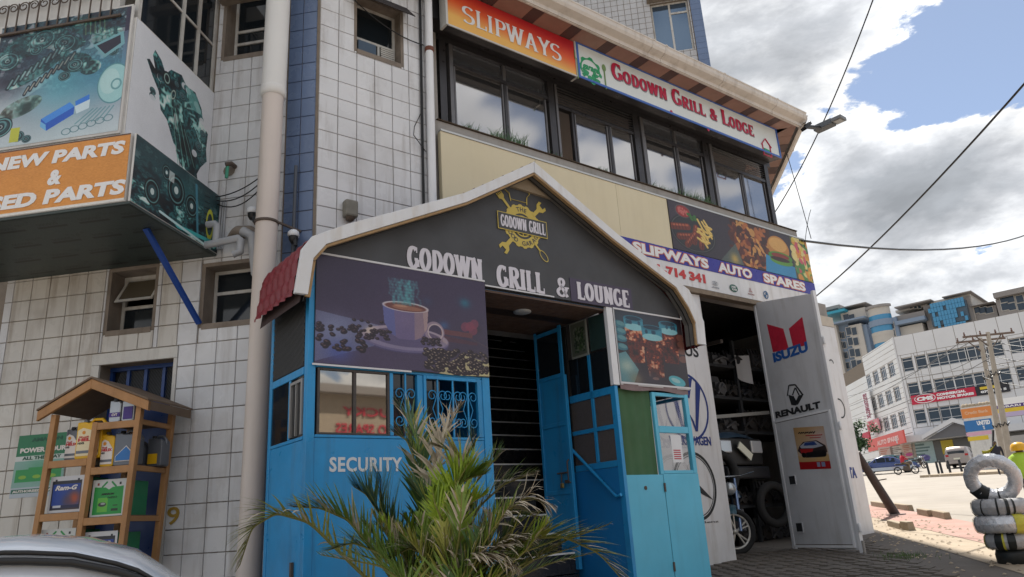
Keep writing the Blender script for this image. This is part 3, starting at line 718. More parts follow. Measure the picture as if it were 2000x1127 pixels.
bd = MB(); bd.box(-3.58, -1.10, -1.232, -1.213, 4.20, 5.42); bd.build('backing_board', M_bay, pp)
s = MB(); s.sheet([(-2.34, -1.236, 4.22), (-1.115, -1.236, 4.22), (-1.115, -1.236, 5.40), (-2.34, -1.236, 5.40)]); s.build('print', M_p1, pp)
ep = thing('engine_poster', 'white poster with a dark green engine on the side of the bay', 'poster', L, (-1.085, -.6, 4.3))
bd = MB(); bd.box(-1.087, -1.072, -1.21, -.02, 4.18, 5.30); bd.build('backing_board', M_bay, ep)
s = MB(); s.sheet([(-1.069, -1.21, 4.19), (-1.069, -.02, 4.19), (-1.069, -.02, 5.29), (-1.069, -1.21, 5.29)]); s.build('print', M_p2, ep)
ob = thing('parts_sign', 'orange sign box reading new parts and used parts under the bay', 'sign', L, (-2.2, -1.2, 3.56))
bd = MB(); bd.box(-3.58, -.98, -1.245, -1.213, 3.585, 4.175); bd.build('board', M_bay, ob)
s = MB(); s.sheet([(-3.58, -1.249, 3.59), (-.985, -1.249, 3.59), (-.985, -1.249, 4.17), (-3.58, -1.249, 4.17)]); s.build('front_print', orange_print(), ob)
bd = MB(); bd.box(-.957, -.940, -1.24, -.01, 3.585, 4.165); bd.build('side_board', M_bay, ob)
s = MB(); s.sheet([(-.937, -1.24, 3.59), (-.937, -.01, 3.59), (-.937, -.01, 4.16), (-.937, -1.24, 4.16)]); s.build('side_print', M_p3, ob)
bd = MB(); bd.box(-3.58, -.94, -1.24, -.01, 3.563, 3.583); bd.build('soffit_board', mat('grey_green_ply', (.06, .078, .075), .7, var=.3, vscale=3), ob)
s = MB(); s.add([(-3.2, -1.22, 3.560), (-3.2, -.02, 3.560), (-.96, -.02, 3.560), (-.96, -1.22, 3.560)], [(0, 1, 2, 3)], uvs=[[(0, 0), (0, 1), (1, 1), (1, 0)]]); s.build('soffit_print', plyprint(), ob)
M_wl = mat('sign_white', (.74, .74, .74), .5, var=.08)
zN = (lambda p: L.at(*p, -1.25))
text('NEW PARTS', zN((-22, 330))[0], zN((100, 320))[1], zN((243, 300))[0], zN((100, 295))[1], -1.25, M_wl, ob, bold=.05, shear=.12)
text('&', zN((92, 360))[0], zN((107, 361))[1], zN((122, 330))[0], zN((107, 332))[1], -1.25, M_wl, ob, bold=.05, shear=.12)
text('USED PARTS', zN((-45, 330))[0], zN((98, 398))[1], zN((243, 384))[0], zN((98, 370))[1], -1.25, M_wl, ob, bold=.05, shear=.12)
br = MB(); a = L.across(345, 474, -.97); 
br.bar((-1.12, -.78, 3.56), (-1.055, -.03, 2.93), .045, .03); tag(br.build('support_strut', mat('blue_strut_paint', (.015, .06, .28), .4), None, L, (-1.09, -.4, 3.2)), 'dark blue metal strut propping the underside of the orange sign box', 'strut')
# ---- pipes, cables and small fittings
M_pipe = mat('beige_downpipe', (.60, .53, .48), .42, var=.10, vscale=2, streak=.10)
M_pipe_hi = mat('pale_downpipe', (.68, .67, .65), .40, var=.08, vscale=2)
dpn = thing('large_downpipe', 'thick beige downpipe running down the corner beside the blue tile column', 'pipe', L, (-.33, -.25, .2))
b = MB(); b.tube([(-.362, -.25, .0), (-.345, -.25, 2.0), (-.322, -.25, 5.05)], .096, 24); b.build('pipe', M_pipe, dpn)
b = MB(); b.tube([(-.322, -.25, 5.0), (-.30, -.25, 6.9), (-.30, -.25, 8.2)], [.112, .112, .112], 24); b.build('upper_pipe', M_pipe_hi, dpn)
b = MB(); b.lathe((-.322, -.25, 4.985), [(.098, 0), (.116, .012), (.118, .08), (.112, .10)], n=24); b.build('collar', M_pipe_hi, dpn)
b = MB(); b.lathe((-.335, -.25, 3.72), [(.099, -.012), (.106, -.012), (.106, .012), (.099, .012)], n=24); b.bar((-.24, -.25, 3.72), (-.12, -.02, 3.70), .018); b.build('bracket', M_iron, dpn)
b = MB(); b.tube([(-.175, -.06, 3.0), (-.165, -.06, 4.35)], .016, 8); tag(b.build('conduit', mat('dark_grey_conduit', (.07, .08, .10), .5), None, L, (-.17, -.06, 3)), 'dark grey conduit running up behind the thick beige downpipe', 'pipe')
wp = thing('white_drain_pipe', 'narrow white drain pipe with dark cables down the right face beside the banded windows', 'pipe', F, (-4.0, -.05, 4.3))
b = MB(); b.tube([(-4.02, -.07, 3.9), (-3.985, -.07, 8.0)], .043, 14); b.build('pipe', M_white_paint, wp)
b = MB(); b.lathe((-4.0, -.07, 6.02), [(.046, 0), (.052, .004), (.052, .05), (.046, .054)], n=14); b.build('collar', mat('red_brown', (.15, .05, .03), .6), wp)
b = MB()
for k, dx in enumerate((-.075, -.09, .062)): b.tube([(-4.02 + dx, -.03, 4.0), (-4.01 + dx, -.03, 5.2), (-3.985 + dx, -.03, 8.0)], .010 - .002 * (k > 0), 6)
b.build('cable', M_black, wp)
def wire(pts, r, fr, label, name='cable', m=M_black, cat='cable', n=5):
    b = MB(); b.tube(pts, r, n); return tag(b.build(name, m, None, fr, pts[0]), label, cat)
def sag(a, c, d=0.1, n=10):
    a = np.array(a, float); c = np.array(c, float)
    return [tuple(a + (c - a) * i / n - np.array([0, 0, d * 4 * (i / n) * (1 - i / n)])) for i in range(n + 1)]
wire(sag((-4.88, -.03, 6.36), (-4.06, -.05, 6.10), .08), .006, F, 'black cable looping below the dark hood of the upper tiled window')
wire([(-4.06, -.03, 6.9), (-4.12, -.06, 6.85), (-4.14, -.06, 6.75), (-4.1, -.06, 6.70), (-4.05, -.05, 6.76)], .006, F, 'black cable coiled beside the top of the narrow white drain pipe')
wire([(-4.08, -.03, 5.3), (-4.20, -.05, 5.05), (-4.21, -.05, 4.95), (-4.06, -.04, 4.80)], .005, F, 'thin black cable bulging out left of the narrow white drain pipe')
for k in range(3):
    wire(sag((-.93, -.10 + .02 * k, 4.12 - .03 * k), (-.42, -.14, 4.28 - .05 * k), .05 + .03 * k), .006, L, ['upper', 'middle', 'lowest'][k] + ' black cable slung from the bay to the thick beige downpipe')
hs = thing('hose_bib', 'green and rusty pipe stub sticking out of the tiles above the bay corner', 'pipe', L, (-.83, 0, 4.36))
b = MB(); b.lathe((-.86, -.02, 4.42), [(.0, -.02), (.055, -.012), (.06, .0)], axis=(0, -1, 0), n=12); b.build('patch', M_plaster, hs)
b = MB(); b.tube([(-.80, -.02, 4.45), (-.80, -.09, 4.45), (-.84, -.12, 4.43)], .022, 8); b.build('stub', M_iron, hs)
b = MB(); b.tube([(-.83, -.1, 4.43), (-.835, -.1, 4.30)], .016, 8); b.build('green_pipe', mat('green_ppr', (.05, .28, .18), .5), hs)
def dome_cam(x, y, z, label, fr=L):
    t = thing('security_camera', label, 'camera', fr, (x, y, z), 'security cameras on the tiled corner')
    b = MB(); b.lathe((x, y, z), [(.0, .055), (.03, .05), (.05, .03), (.052, .0), (.045, -.01)], n=16); b.build('cap', M_white_paint, t)
    b = MB(); b.lathe((x, y, z - .012), [(.042, 0), (.04, -.03), (.022, -.06), (.0, -.065)], n=16); b.bar((x + .02, y - .01, z - .02), (x + .035, y - .02, z - .11), .025); b.build('eye', M_black, t)
    b = MB(); b.tube([(x, y, z), (x, .0, z + .02)], .014, 8); b.build('bracket', M_white_paint, t); return t
x, z = L.at(493, 415, -.10); dome_cam(x, -.10, z, 'white and black dome camera left of the thick beige downpipe')
x, z = L.at(573, 460, -.10); dome_cam(x, -.10, z, 'white and black dome camera on the blue tile column')
wire([(-.50, -.1, 3.90), (-.455, -.1, 3.75), (-.46, -.11, 3.5), (-.48, -.1, 3.3)], .007, L, 'black lead hanging from the dome camera beside the downpipe')
wire([(-.11, -.1, 3.60), (-.15, -.08, 3.45), (-.16, -.05, 3.2)], .006, L, 'black lead hanging from the dome camera on the blue column')
fx = thing('wall_lamp_box', 'small grey weathered box fixed on the white tiles above the gable roof', 'wall lamp', F, (-4.88, -.06, 3.95))
x, z = F.at(684, 409, -.06)
b = MB(); b.box(x - .065, x + .065, -.11, -.015, z - .085, z + .085); b.build('housing', mat('weathered_grey_box', (.20, .19, .16), .6, var=.4, vscale=14), fx, bevel=.02)
b = MB(); b.lathe((x, -.06, z - .085), [(.045, 0), (.04, -.02), (.02, -.035), (.0, -.038)], n=12); b.build('base', M_iron, fx)
pv = thing('waste_pipes', 'tangle of short grey waste pipes beside the bay above the lower window', 'pipe', L, (-.9, -.1, 3.4))
b = MB(); b.tube([(-.95, -.20, 3.80), (-.86, -.20, 3.80), (-.84, -.20, 3.78), (-.84, -.20, 3.62)], .032, 10); b.tube([(-.96, -.20, 3.60), (-.62, -.20, 3.63), (-.60, -.20, 3.61), (-.60, -.20, 3.50), (-.66, -.22, 3.47)], .034, 10); b.build('pipe', M_steel_grey, pv)
b = MB(); b.tube([(-.62, -.14, 3.72), (-.52, -.14, 3.66), (-.50, -.14, 3.5), (-.47, -.14, 3.3), (-.42, -.12, 3.2)], .045, 12); b.build('bend', M_steel_grey, pv)
b = MB(); b.grid(lambda u, v: (-.80 + u * .32, -.10 - .05 * math.sin(u * 3.1) * math.sin(v * 3.1), 3.68 + v * .13 * math.sin(u * 3.0 + .1) + .02 * math.sin(u * 9)), 12, 6); b.build('mortar_patch', M_plaster, pv)
for k, xx in enumerate((-.925, -.90, -.878)):
    wire([(xx, -.03, 3.62), (xx + .01, -.03, 4.1)], .010, L, ['left', 'middle', 'right'][k] + ' grey conduit of the three beside the bay corner', 'conduit', M_steel_grey, 'pipe', 8)
# ---- tiled block rising behind the annex
TW = frame_at(9, 19, 98.5)
BK = thing('rear_block', 'tall block of small grey tiles with a blue edge column rising behind the eaves', 'building', TW, (-5, 0, 8))
WR = [(-4.19, -3.06, 14.46, 16.25), (-7.9, -6.42, 14.46, 16.25)]
b = MB(); holes_wall(b, -10.0, -3.0, 5.0, 22, .0, .3, WR); b.box(-3.0, -2.68, -.03, .3, 5, 22); b.box(-10, -2.68, .3, 6, 21.5, 22); b.box(-2.98, -2.70, .303, 6, 5, 21.5); b.box(-10, -9.7, .303, 6, 5, 21.5); b.build('wall', M_grout, BK)
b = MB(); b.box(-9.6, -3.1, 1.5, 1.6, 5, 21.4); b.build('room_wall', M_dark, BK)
rc = tile_rects(-10, -3.01, 12.0, 19.5, .2, .2, 0, 0, WR, gap=.012); M_small = mat('small_grey_tile', (.46, .46, .47), .5, var=.25, vscale=1.2, streak=.35, dirt=(.22, .19, .16))
lay_tiles(BK, TW, rc, lambda x, z: M_small, 'wall_tile', 290)
b = MB(); z = 5.0
while z < 22: b.box(-2.998, -2.682, -.042, -.031, z, z + .194); z += .2
b.build('blue_tile', mat('blue_glazed_tile', (0.13, 0.185, 0.31)), BK, kind='stuff')
for w in WR:
    x0, x1, z0, z1 = w; xm = (x0 + x1) / 2; b = MB(); f = .05
    b.box(x0, x0 + f, .08, .14, z0, z1); b.box(x1 - f, x1, .08, .14, z0, z1); b.box(xm - .03, xm + .03, .075, .14, z0, z1); b.box(x0 + f, xm - .03, .08, .14, z0, z0 + f); b.box(xm + .03, x1 - f, .08, .14, z0, z0 + f); b.box(x0 + f, xm - .03, .08, .14, z1 - f, z1); b.box(xm + .03, x1 - f, .08, .14, z1 - f, z1); b.box(xm + .03, x1 - f, .078, .14, z1 - .42, z1 - .36)
    wf = b.build('window', M_frame_white, BK); b = MB(); b.box(x0 + f, x1 - f, .10, .11, z0 + f, z1 - f); b.build('pane', mat('blue_grey_glass', (.12, .17, .24), .08, metal=.7), wf)
    b = MB(); b.box(x0 - .1, x1 + .1, -.22, .0, z1 + .02, z1 + .14); b.build('window_hood', M_plaster, BK)
# ================================================================== the annex with the window band (main facade)
AN = thing('grill_building', 'two storey building with a band of dark windows, wooden eaves and garage opening', 'building', F, (0, 0, 0))
M_wall_dirty = mat('grey_render_wall', (.33, .31, .29), .9, var=.35, vscale=2, streak=.3, bump=.4)
M_pier = mat('white_gate_wall_paint', (.68, .68, .69), .5, var=.16, vscale=2.5, streak=.3, dirt=(.25, .2, .14))
M_frame_dark = mat('dark_bronze_frame', (.055, .052, .055), .35, metal=.4, var=.2)
M_frame_mid = mat('grey_bronze_frame', (.16, .155, .16), .4, metal=.4, var=.2)
gL = -5.25
w = MB()
# outer walls: ground floor with the stair opening and the garage opening
holes_wall(w, -5.2, 3.30, -.2, 4.10, .02, .26, [(-4.14, -2.50, -.2, 3.00), (.085, 2.45, -.2, 3.86)])
w.box(-3.93, 2.85, .02, .26, 4.103, 5.26)
w.build('front_wall', M_wall_dirty, AN)
w = MB(); w.hprism([(2.86, .03), (4.7, 1.87), (4.7, 9), (4.45, 9), (4.45, 1.98), (2.75, .27)], -.2, 5.26)
w.box(-3.93, -3.70, .27, 9, 5.3, 7.0); w.build('side_wall', M_wall_dirty, AN)
w = MB(); w.hprism([(-5.2, .27), (2.72, .27), (4.40, 1.95), (4.40, 9), (-5.2, 9)], 4.2, 4.4); w.build('floor_slab', M_dark, AN)
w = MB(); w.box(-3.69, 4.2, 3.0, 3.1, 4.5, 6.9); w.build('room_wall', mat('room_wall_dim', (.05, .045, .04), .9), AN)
# window band
YW = .30
w = MB(); w.box(-3.69, 2.85, YW - .03, YW + .06, 5.20, 5.28); w.box(-3.69, 2.85, YW - .03, YW + .06, 6.52, 6.60); w.box(-3.93, 2.85, .05, YW + .2, 6.603, 6.95)
w.build('band_rail', M_frame_dark, AN)
def mull(x, wd, m, z0=5.283, z1=6.517, yo=0): b = MB(); b.box(x - wd / 2, x + wd / 2, YW - .04 - yo, YW + .05, z0, z1); return b.build('mullion', m, AN)
for x, wd, m in ((-3.62, .09, M_frame_dark), (-3.50, .05, M_frame_mid), (-1.97, .10, M_frame_dark), (-1.88, .035, M_frame_mid), (-.40, .11, M_frame_dark), (-.27, .06, M_frame_mid), (1.13, .11, M_frame_dark), (1.27, .06, M_frame_mid), (2.70, .10, M_frame_dark)):
    mull(x, wd, m)
M_glass = mat('mirror_tinted_glass', (.42, .41, .41), .07, metal=.95, var=0.0)
M_glass2 = mat('transom_glass', (.36, .38, .42), .08, metal=.85)
BAYS = [(-3.475, -2.02, 'glass'), (-1.86, -.455, 'louvre'), (-.24, 1.075, 'glass'), (1.30, 2.65, 'louvre')]
for k, (a, c, kind) in enumerate(BAYS):
    zt = 6.25 if kind == 'glass' else 6.19
    b = MB(); b.box(a, c, YW - .03, YW + .04, zt, zt + .045)
    mid = a + (c - a) * .53
    if k == 1:
        b.box(-1.62, -1.585, YW - .02, YW + .03, 5.283, zt - .002); mid = -.93
    b.box(mid - .02, mid + .02, YW - .02, YW + .03, 5.283, zt - .002)
    wf = b.build('window', M_frame_dark, AN)
    segs = [(a, mid), (mid, c)] if k != 1 else [(-1.585, mid), (mid, c)]
    for (p, q) in segs:
        s = MB(); s.box(p + .022, q - .022, YW + .002 + random.uniform(0, .008), YW + .012, 5.285, zt - .004)
        g = s.build('pane', M_glass, wf)
        for xx in (p + .005 + .02, q - .045): s2 = MB(); s2.box(xx, xx + .02, YW - .012, YW, 5.285, zt - .004); s2.build('sash_stile', M_frame_mid, wf)
    if kind == 'glass':
        s = MB(); s.box(a, c, YW + .01, YW + .016, zt + .048, 6.517); s.build('transom_pane', M_glass2, wf)
        s = MB(); s.box(mid - .02, mid + .02, YW - .02, YW + .03, zt + .048, 6.517); s.build('transom_mullion', M_frame_mid, wf)
    else:
        for i in range(7):
            s = MB(); z = zt + .06 + i * .040; s.xprism([(YW - .03, z), (YW - .028, z + .006), (YW + .03, z + .032), (YW + .028, z + .026)], a, c); s.build('louvre_slat', M_frame_mid, wf)
b = MB(); b.box(-1.85, -1.62, .75, .9, 5.75, 6.05); b.build('lamp_shade', mat('amber_shade', (.45, .25, .03), .5), AN)
# roof: soffit boards, fascia and gutter
ZE = 6.95; OH = -.42
path = [(-6.2, OH), (2.78, OH), (4.95, 1.72), (4.95, 9.0)]
inner = [(-6.2, 1.0), (2.5, .6), (3.9, 2.1), (3.9, 9.0)]
M_sof = [mat('soffit_board_brown', (.30, .165, .125), .55, var=.3, vscale=3, streak=.15), mat('soffit_board_dark', (.085, .045, .04), .6, var=.3, vscale=3)]
x = -6.2; k = 0
while x < 2.60:
    wd = .44 if k % 2 == 0 else .17
    x1 = min(x + wd, 2.66)
    b = MB(); b.hprism([(x + .003, OH + .02), (x1 - .003, OH + .02), (x1 + .0 - .003, .30), (x + .0 + .003, .30)], ZE - .012, ZE + .012); b.build('soffit_board', M_sof[k % 2], AN); x = x1; k += 1
px_, py_ = 2.665, OH + .02
for k in range(10):
    t0, t1 = k / 10 * 2.9, (k + 1) / 10 * 2.9; q = math.sqrt(.5)
    def E(t, o): return (2.78 - .02 + (t * q) - o * q, OH + .03 + t * q + o * q)
    b = MB(); b.hprism([E(t0 + .004, .02), E(t1 - .004, .02), E(t1 - .004, .62), E(t0 + .004, .62)], ZE - .012, ZE + .012); b.build('soffit_board', M_sof[1 if k % 3 == 2 else 0], AN)
b = MB(); b.hprism([(2.665, OH + .02), (2.755, OH + .03), (2.33, .47), (2.665, .30)], ZE - .010, ZE + .010); b.build('soffit_corner', M_sof[0], AN)
M_gut = mat('beige_gutter', (.60, .55, .50), .5, var=.15, vscale=3, streak=.35, dirt=(.2, .16, .12))
def gutter_run(nm, p0, p1, m=M_gut, joints=()):
    p0 = np.array(p0, float); p1 = np.array(p1, float); d = p1 - p0; Ln = np.linalg.norm(d); d /= Ln; o = np.array([d[1], -d[0]])
    prof = [(0, ZE - .02), (.018, ZE - .02), (.02, ZE + .03), (.03, ZE + .035), (.06, ZE + .045), (.11, ZE + .065), (.13, ZE + .10), (.135, ZE + .15), (.145, ZE + .16), (.145, ZE + .175), (.0, ZE + .185)]
    def seg(a, c, grow=0.0):
        s = MB(); V = []
        for t in (a, c):
            for q, z in prof: qq = q + (grow if q > .01 else 0); V.append((*(p0 + d * t + o * qq), z - (grow if z < ZE + .1 else -grow)))
        n = len(prof); fs = [(i, (i + 1) % n, n + (i + 1) % n, n + i) for i in range(n)] + [tuple(range(n - 1, -1, -1)), tuple(range(n, 2 * n))]
        s.add(V, fs); return s
    g = seg(0, Ln).build(nm, m, AN)
    for j in joints: seg(j, j + .035, .006).build('gutter_joint', m, AN)
    return g
gutter_run('gutter', (-6.2, OH), (2.80, OH), joints=[3.25, 5.40, 5.65, 6.9, 8.2])
gutter_run('side_gutter', (2.80, OH), (5.0, OH + 2.2), joints=[1.0])
b = MB(); b.box(-6.2, 2.80, OH - .001, OH + .02, ZE - .03, ZE + .16); b.build('fascia', M_gut, AN)
b = MB(); b.hprism([(2.80, OH + .005), (5.0, OH + 2.205), (4.985, OH + 2.22), (2.785, OH + .02)], ZE - .03, ZE + .16); b.build('side_fascia', M_gut, AN)
b = MB(); V = [(-6.2, OH, ZE + .22), (2.79, OH, ZE + .22), (5.0, OH + 2.2, ZE + .22), (5.0, 9, ZE + .22), (-6.2, 9, ZE + .22), (-6.2, 4, ZE + 1.1), (2.4, 4, ZE + 1.1), (2.4, 9, ZE + 1.1), (-6.2, 9, ZE + 1.1)]
b.add(V, [(0, 1, 6, 5), (1, 2, 6), (2, 3, 7, 6), (5, 6, 7, 8)]); b.build('roof', mat('roof_sheet', (.25, .2, .18), .6), AN)
# cream planter parapet and the panels on it
M_cream = mat('cream_panel', (.63, .56, .39), .55, var=.10, vscale=1.6, streak=.10, dirt=(.35, .28, .18))
for a, c in ((-3.90, -2.62), (-2.616, -1.32), (-1.316, -.372)):
    b = MB(); b.box(a, c, -.08, -.02, 4.36 if c > -1.5 else 3.9, 5.075); b.build('parapet_panel', M_cream, AN)
b = MB(); b.box(-3.90, 2.85, -.09, -.03, 5.078, 5.10); b.build('parapet_cap', mat('cap_metal', (.5, .5, .48), .4, metal=.5), AN)
b = MB(); b.box(-3.88, 2.85, -.018, .015, 4.3, 5.075); b.build('planter_wall', M_wall_dirty, AN)
b = MB(); b.box(-3.88, 2.85, -.0, .22, 5.262, 5.275); b.build('planter_soil', mat('soil', (.06, .04, .025), .95), AN)
# piers beside the garage
b = MB(); b.box(-1.30, .083, -.045, .018, -.2, 3.80); b.build('left_pier', M_pier, AN, bevel=.004)
b = MB(); b.box(2.453, 2.955, -.04, .018, -.2, 3.70); b.box(2.96, 3.305, -.05, .018, -.2, 3.70); b.build('right_pier', M_pier, AN, bevel=.004)
b = MB(); b.box(-.30, 2.69, -.10, .018, 3.805, 3.865); b.build('lintel', mat('weathered_lintel', (.23, .18, .13), .8, var=.5, vscale=12), AN)
b = MB(); b.box(2.70, 3.30, -.055, .018, 3.703, 3.86); b.build('pier_cap', mat('beige_block', (.50, .45, .38), .8, var=.2), AN)
M_logo_blue = mat('sign_writer_blue', (.012, .035, .20), .5, var=.3, vscale=15); M_logo_black = mat('sign_writer_black', (.02, .022, .025), .5, var=.3, vscale=15); M_logo_red = mat('sign_writer_red', (.50, .02, .05), .5, var=.35, vscale=14)
YP = -.047
def ring(b, cx, cz, rx, rz, wd, y, n=40, a0=0, a1=360):
    V = []; 
    for i in range(n + 1):
        a = rad(a0 + (a1 - a0) * i / n)
        for s_ in (0, 1): V.append((cx + (rx - s_ * wd) * math.cos(a), y, cz + (rz - s_ * wd) * math.sin(a)))
    return b.add(V, [(2 * i, 2 * i + 1, 2 * i + 3, 2 * i + 2) for i in range(n)])
b = MB(); ring(b, -.46, 2.30, .40, .42, .030, YP - .001)
for sx in (-1, 1):
    b.prism([(-.46 + sx * .22, 2.63), (-.46 + sx * .30, 2.56), (-.46 + sx * .14, 2.00), (-.46 + sx * .10, 2.00)], YP - .004, YP - .001)
    b.prism([(-.46 + sx * .02, 2.22), (-.46 + sx * .09, 2.12), (-.46 + sx * .12, 2.0), (-.46 + sx * .10, 2.0)], YP - .0045, YP - .0015)
    b.prism([(-.46 + sx * .16, 2.66), (-.46 + sx * .08, 2.66), (-.46 + sx * .01, 2.42), (-.46 + sx * .06, 2.40)], YP - .005, YP - .002)
b.build('car_badge', M_logo_blue, AN)
text_px('VOLKSWAGEN', F, YP, (1308, 869), (1387, 853), M_logo_blue, AN, bold=.03, spacing=1.0)
b = MB(); ring(b, -.50, 1.36, .385, .40, .035, YP - .001); ring(b, -.50, 1.36, .34, .355, .012, YP - .001)
for a in (90, 210, 330):
    c, s_ = math.cos(rad(a)), math.sin(rad(a)); b.prism([(-.50 + .34 * c, 1.36 + .34 * s_), (-.50 - .05 * s_, 1.36 + .05 * c), (-.50 + .05 * s_, 1.36 - .05 * c)], YP - .004 - a * 1e-6, YP - .001)
b.build('star_badge', M_logo_black, AN)
text_px('Mercedes Benz', F, YP, (1296, 1028), (1403, 1016), M_logo_black, AN, bold=.0)
text_px('LEXUS', F, YP, (1296, 690), (1362, 675), M_logo_black, AN, bold=.02)
b = MB(); ring(b, 3.02, 2.42, .13, .15, .022, YP - .006, a0=-100, a1=100); b.build('ring_badge', M_logo_black, AN)
text('TOYOTA', 2.49, 1.40, 3.12, 1.56, -.052, M_logo_blue, AN, bold=.05)
b = MB(); ring(b, 3.02, 3.12, .06, .05, .02, YP - .006, a0=-20, a1=150); b.build('hook_badge', M_logo_black, AN)
# garage interior
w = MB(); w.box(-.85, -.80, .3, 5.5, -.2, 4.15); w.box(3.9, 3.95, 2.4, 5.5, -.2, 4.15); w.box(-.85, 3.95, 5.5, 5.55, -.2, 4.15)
w.build('garage_wall', mat('shade_dark_wall', (.014, .014, .017), .95, var=.5, vscale=3), AN)  # near-black wall colour stands in for the unlit depth of the garage
w = MB()
for i in range(6): w.bar((-1.6 + .55 * i, .5, 3.55 - .03 * i), (-.9 + .55 * i, 4.5, 3.7), .05)
w.build('roof_beam', mat('greasy_timber', (.06, .05, .045), .8), AN)
# gate leaf, swung open toward the street
gl_o = G(1553, 1073); gr_o = G(1685, 1082)
GF = Frame(gl_o, gr_o - gl_o)
M_gate = mat('grey_white_gate_paint', (.57, .58, .60), .42, var=.16, vscale=2.2, streak=.28, dirt=(.2, .17, .13))
GT = thing('gate_leaf', 'tall white metal gate leaf painted with car makers signs, swung open', 'gate', GF, (0, 0, .5))
b = MB(); b.add([(-.01, 0, .57), (1.135, 0, .535), (1.115, 0, 3.63), (-.015, 0, 3.84), (-.01, .03, .57), (1.135, .03, .535), (1.115, .03, 3.63), (-.015, .03, 3.84)], [(0, 1, 2, 3), (7, 6, 5, 4), (0, 4, 5, 1), (1, 5, 6, 2), (2, 6, 7, 3), (3, 7, 4, 0)])
b.build('sheet', M_gate, GT)
b = MB(); b.box(1.117, 1.16, -.012, .035, .50, 3.66); b.box(-.03, .012, -.012, .035, .53, 3.80); b.build('gate_frame', M_white_paint, GT, bevel=.004)
wk = MB(); wk.box(.045, 1.045, -.020, -.004, .60, 2.135); wd_ = wk.build('wicket_door', M_gate, GT)
fr_ = MB()
for q in ((.02, .043, .575, 2.165), (1.049, 1.075, .56, 2.165)): fr_.box(q[0], q[1], -.028, -.001, q[2], q[3])
fr_.box(.045, 1.047, -.028, -.001, 2.142, 2.165); fr_.box(.045, 1.047, -.028, -.001, .560, .590); fr_.build('wicket_frame', M_white_paint, GT)
b = MB(); b.box(.0445, 1.0485, -.0195, -.003, 2.136, 2.1415); b.box(.0435, .0448, -.0195, -.003, .60, 2.136); b.box(1.0453, 1.0485, -.0195, -.003, .60, 2.136); b.box(.045, 1.045, -.0195, -.003, .591, .599); b.build('gap_shadow', M_iron, wd_)
for pxy in ((1551, 937), (1565, 1029)):
    x, z = GF.at(*pxy); b = MB(); b.box(x - .065, x + .055, -.024, -.0205, z - .06, z + .05); b.build('hand_hole', M_dark, wd_)
    b = MB(); b.bar((x - .065, -.026, z + .052), (x + .057, -.026, z + .052), .01); b.bar((x + .058, -.026, z + .052), (x + .058, -.026, z - .062), .01); b.bar((x - .067, -.026, z - .062), (x + .055, -.026, z - .062), .012); b.build('hand_hole_rim', M_gate, wd_)
for z in (3.0, 1.95, .78):
    b = MB(); b.lathe((1.185, -.005, z), [(.014, -.05), (.018, -.045), (.018, .045), (.014, .05)], n=10); b.box(1.16, 1.185, -.012, .004, z - .035, z + .035); b.build('hinge', M_white_paint, GT)
b = MB(); b.tube([(1.185, 0, .47), (1.185, 0, .64)], .016, 8); b.lathe((1.185, 0, .40), [(.075, 0), (.065, .05), (.03, .09), (.0, .10)], n=10); b.build('foot_pivot', mat('concrete_blob', (.3, .28, .26), .9, var=.3), GT)
def gp(px, py): return GF.at(px, py)
b = MB(); q1 = [gp(1498, 633), gp(1530, 642), gp(1541, 682), gp(1510, 688)]; q2 = [gp(1541, 642), gp(1567, 619), gp(1577, 674), gp(1550, 680)]
b.prism(q1, -.003, -.001); b.prism(q2, -.003, -.001); b.build('twin_badge', M_logo_red, GT)
M_isz = mat('sign_writer_bright_blue', (.015, .10, .36), .5, var=.3, vscale=15)
xa, za = gp(1512, 708); xb, zb = gp(1583, 680)
text('ISUZU', xa, gp(1514, 708)[1], gp(1582, 700)[0], gp(1514, 688)[1], -.002, M_isz, GT, bold=.05)
b = MB()
def pl(pts, m=-.004): b.prism([gp(*p) for p in pts], m, -.001)
pl([(1537, 774), (1539, 773), (1542, 753), (1540, 752)]); pl([(1541, 754), (1542, 751), (1553, 750), (1553, 753)]); pl([(1553, 753), (1554, 750), (1570, 771), (1567, 772)]); pl([(1540, 771), (1547, 773), (1556, 785), (1555, 792), (1546, 791)]); pl([(1556, 791), (1556, 784), (1561, 772), (1569, 771), (1559, 790)], -.0045)
pl([(1547, 772), (1549, 772), (1554, 758), (1552, 757)]); pl([(1553, 758), (1555, 757), (1562, 771), (1560, 772)], -.005); pl([(1548, 774), (1550, 773), (1556, 784), (1554, 785)], -.0055); pl([(1560, 773), (1562, 772), (1557, 785), (1555, 784)], -.006)
b.build('diamond_badge', M_logo_black, GT)
text('RENAULT', gp(1516, 817)[0], gp(1517, 817)[1], gp(1606, 808)[0], gp(1516, 804)[1], -.002, M_logo_black, GT, bold=.05)
gpst = thing('gate_poster', 'red and orange car poster pasted on the small gate door', 'poster', GF, (.5, -.03, 1.5))
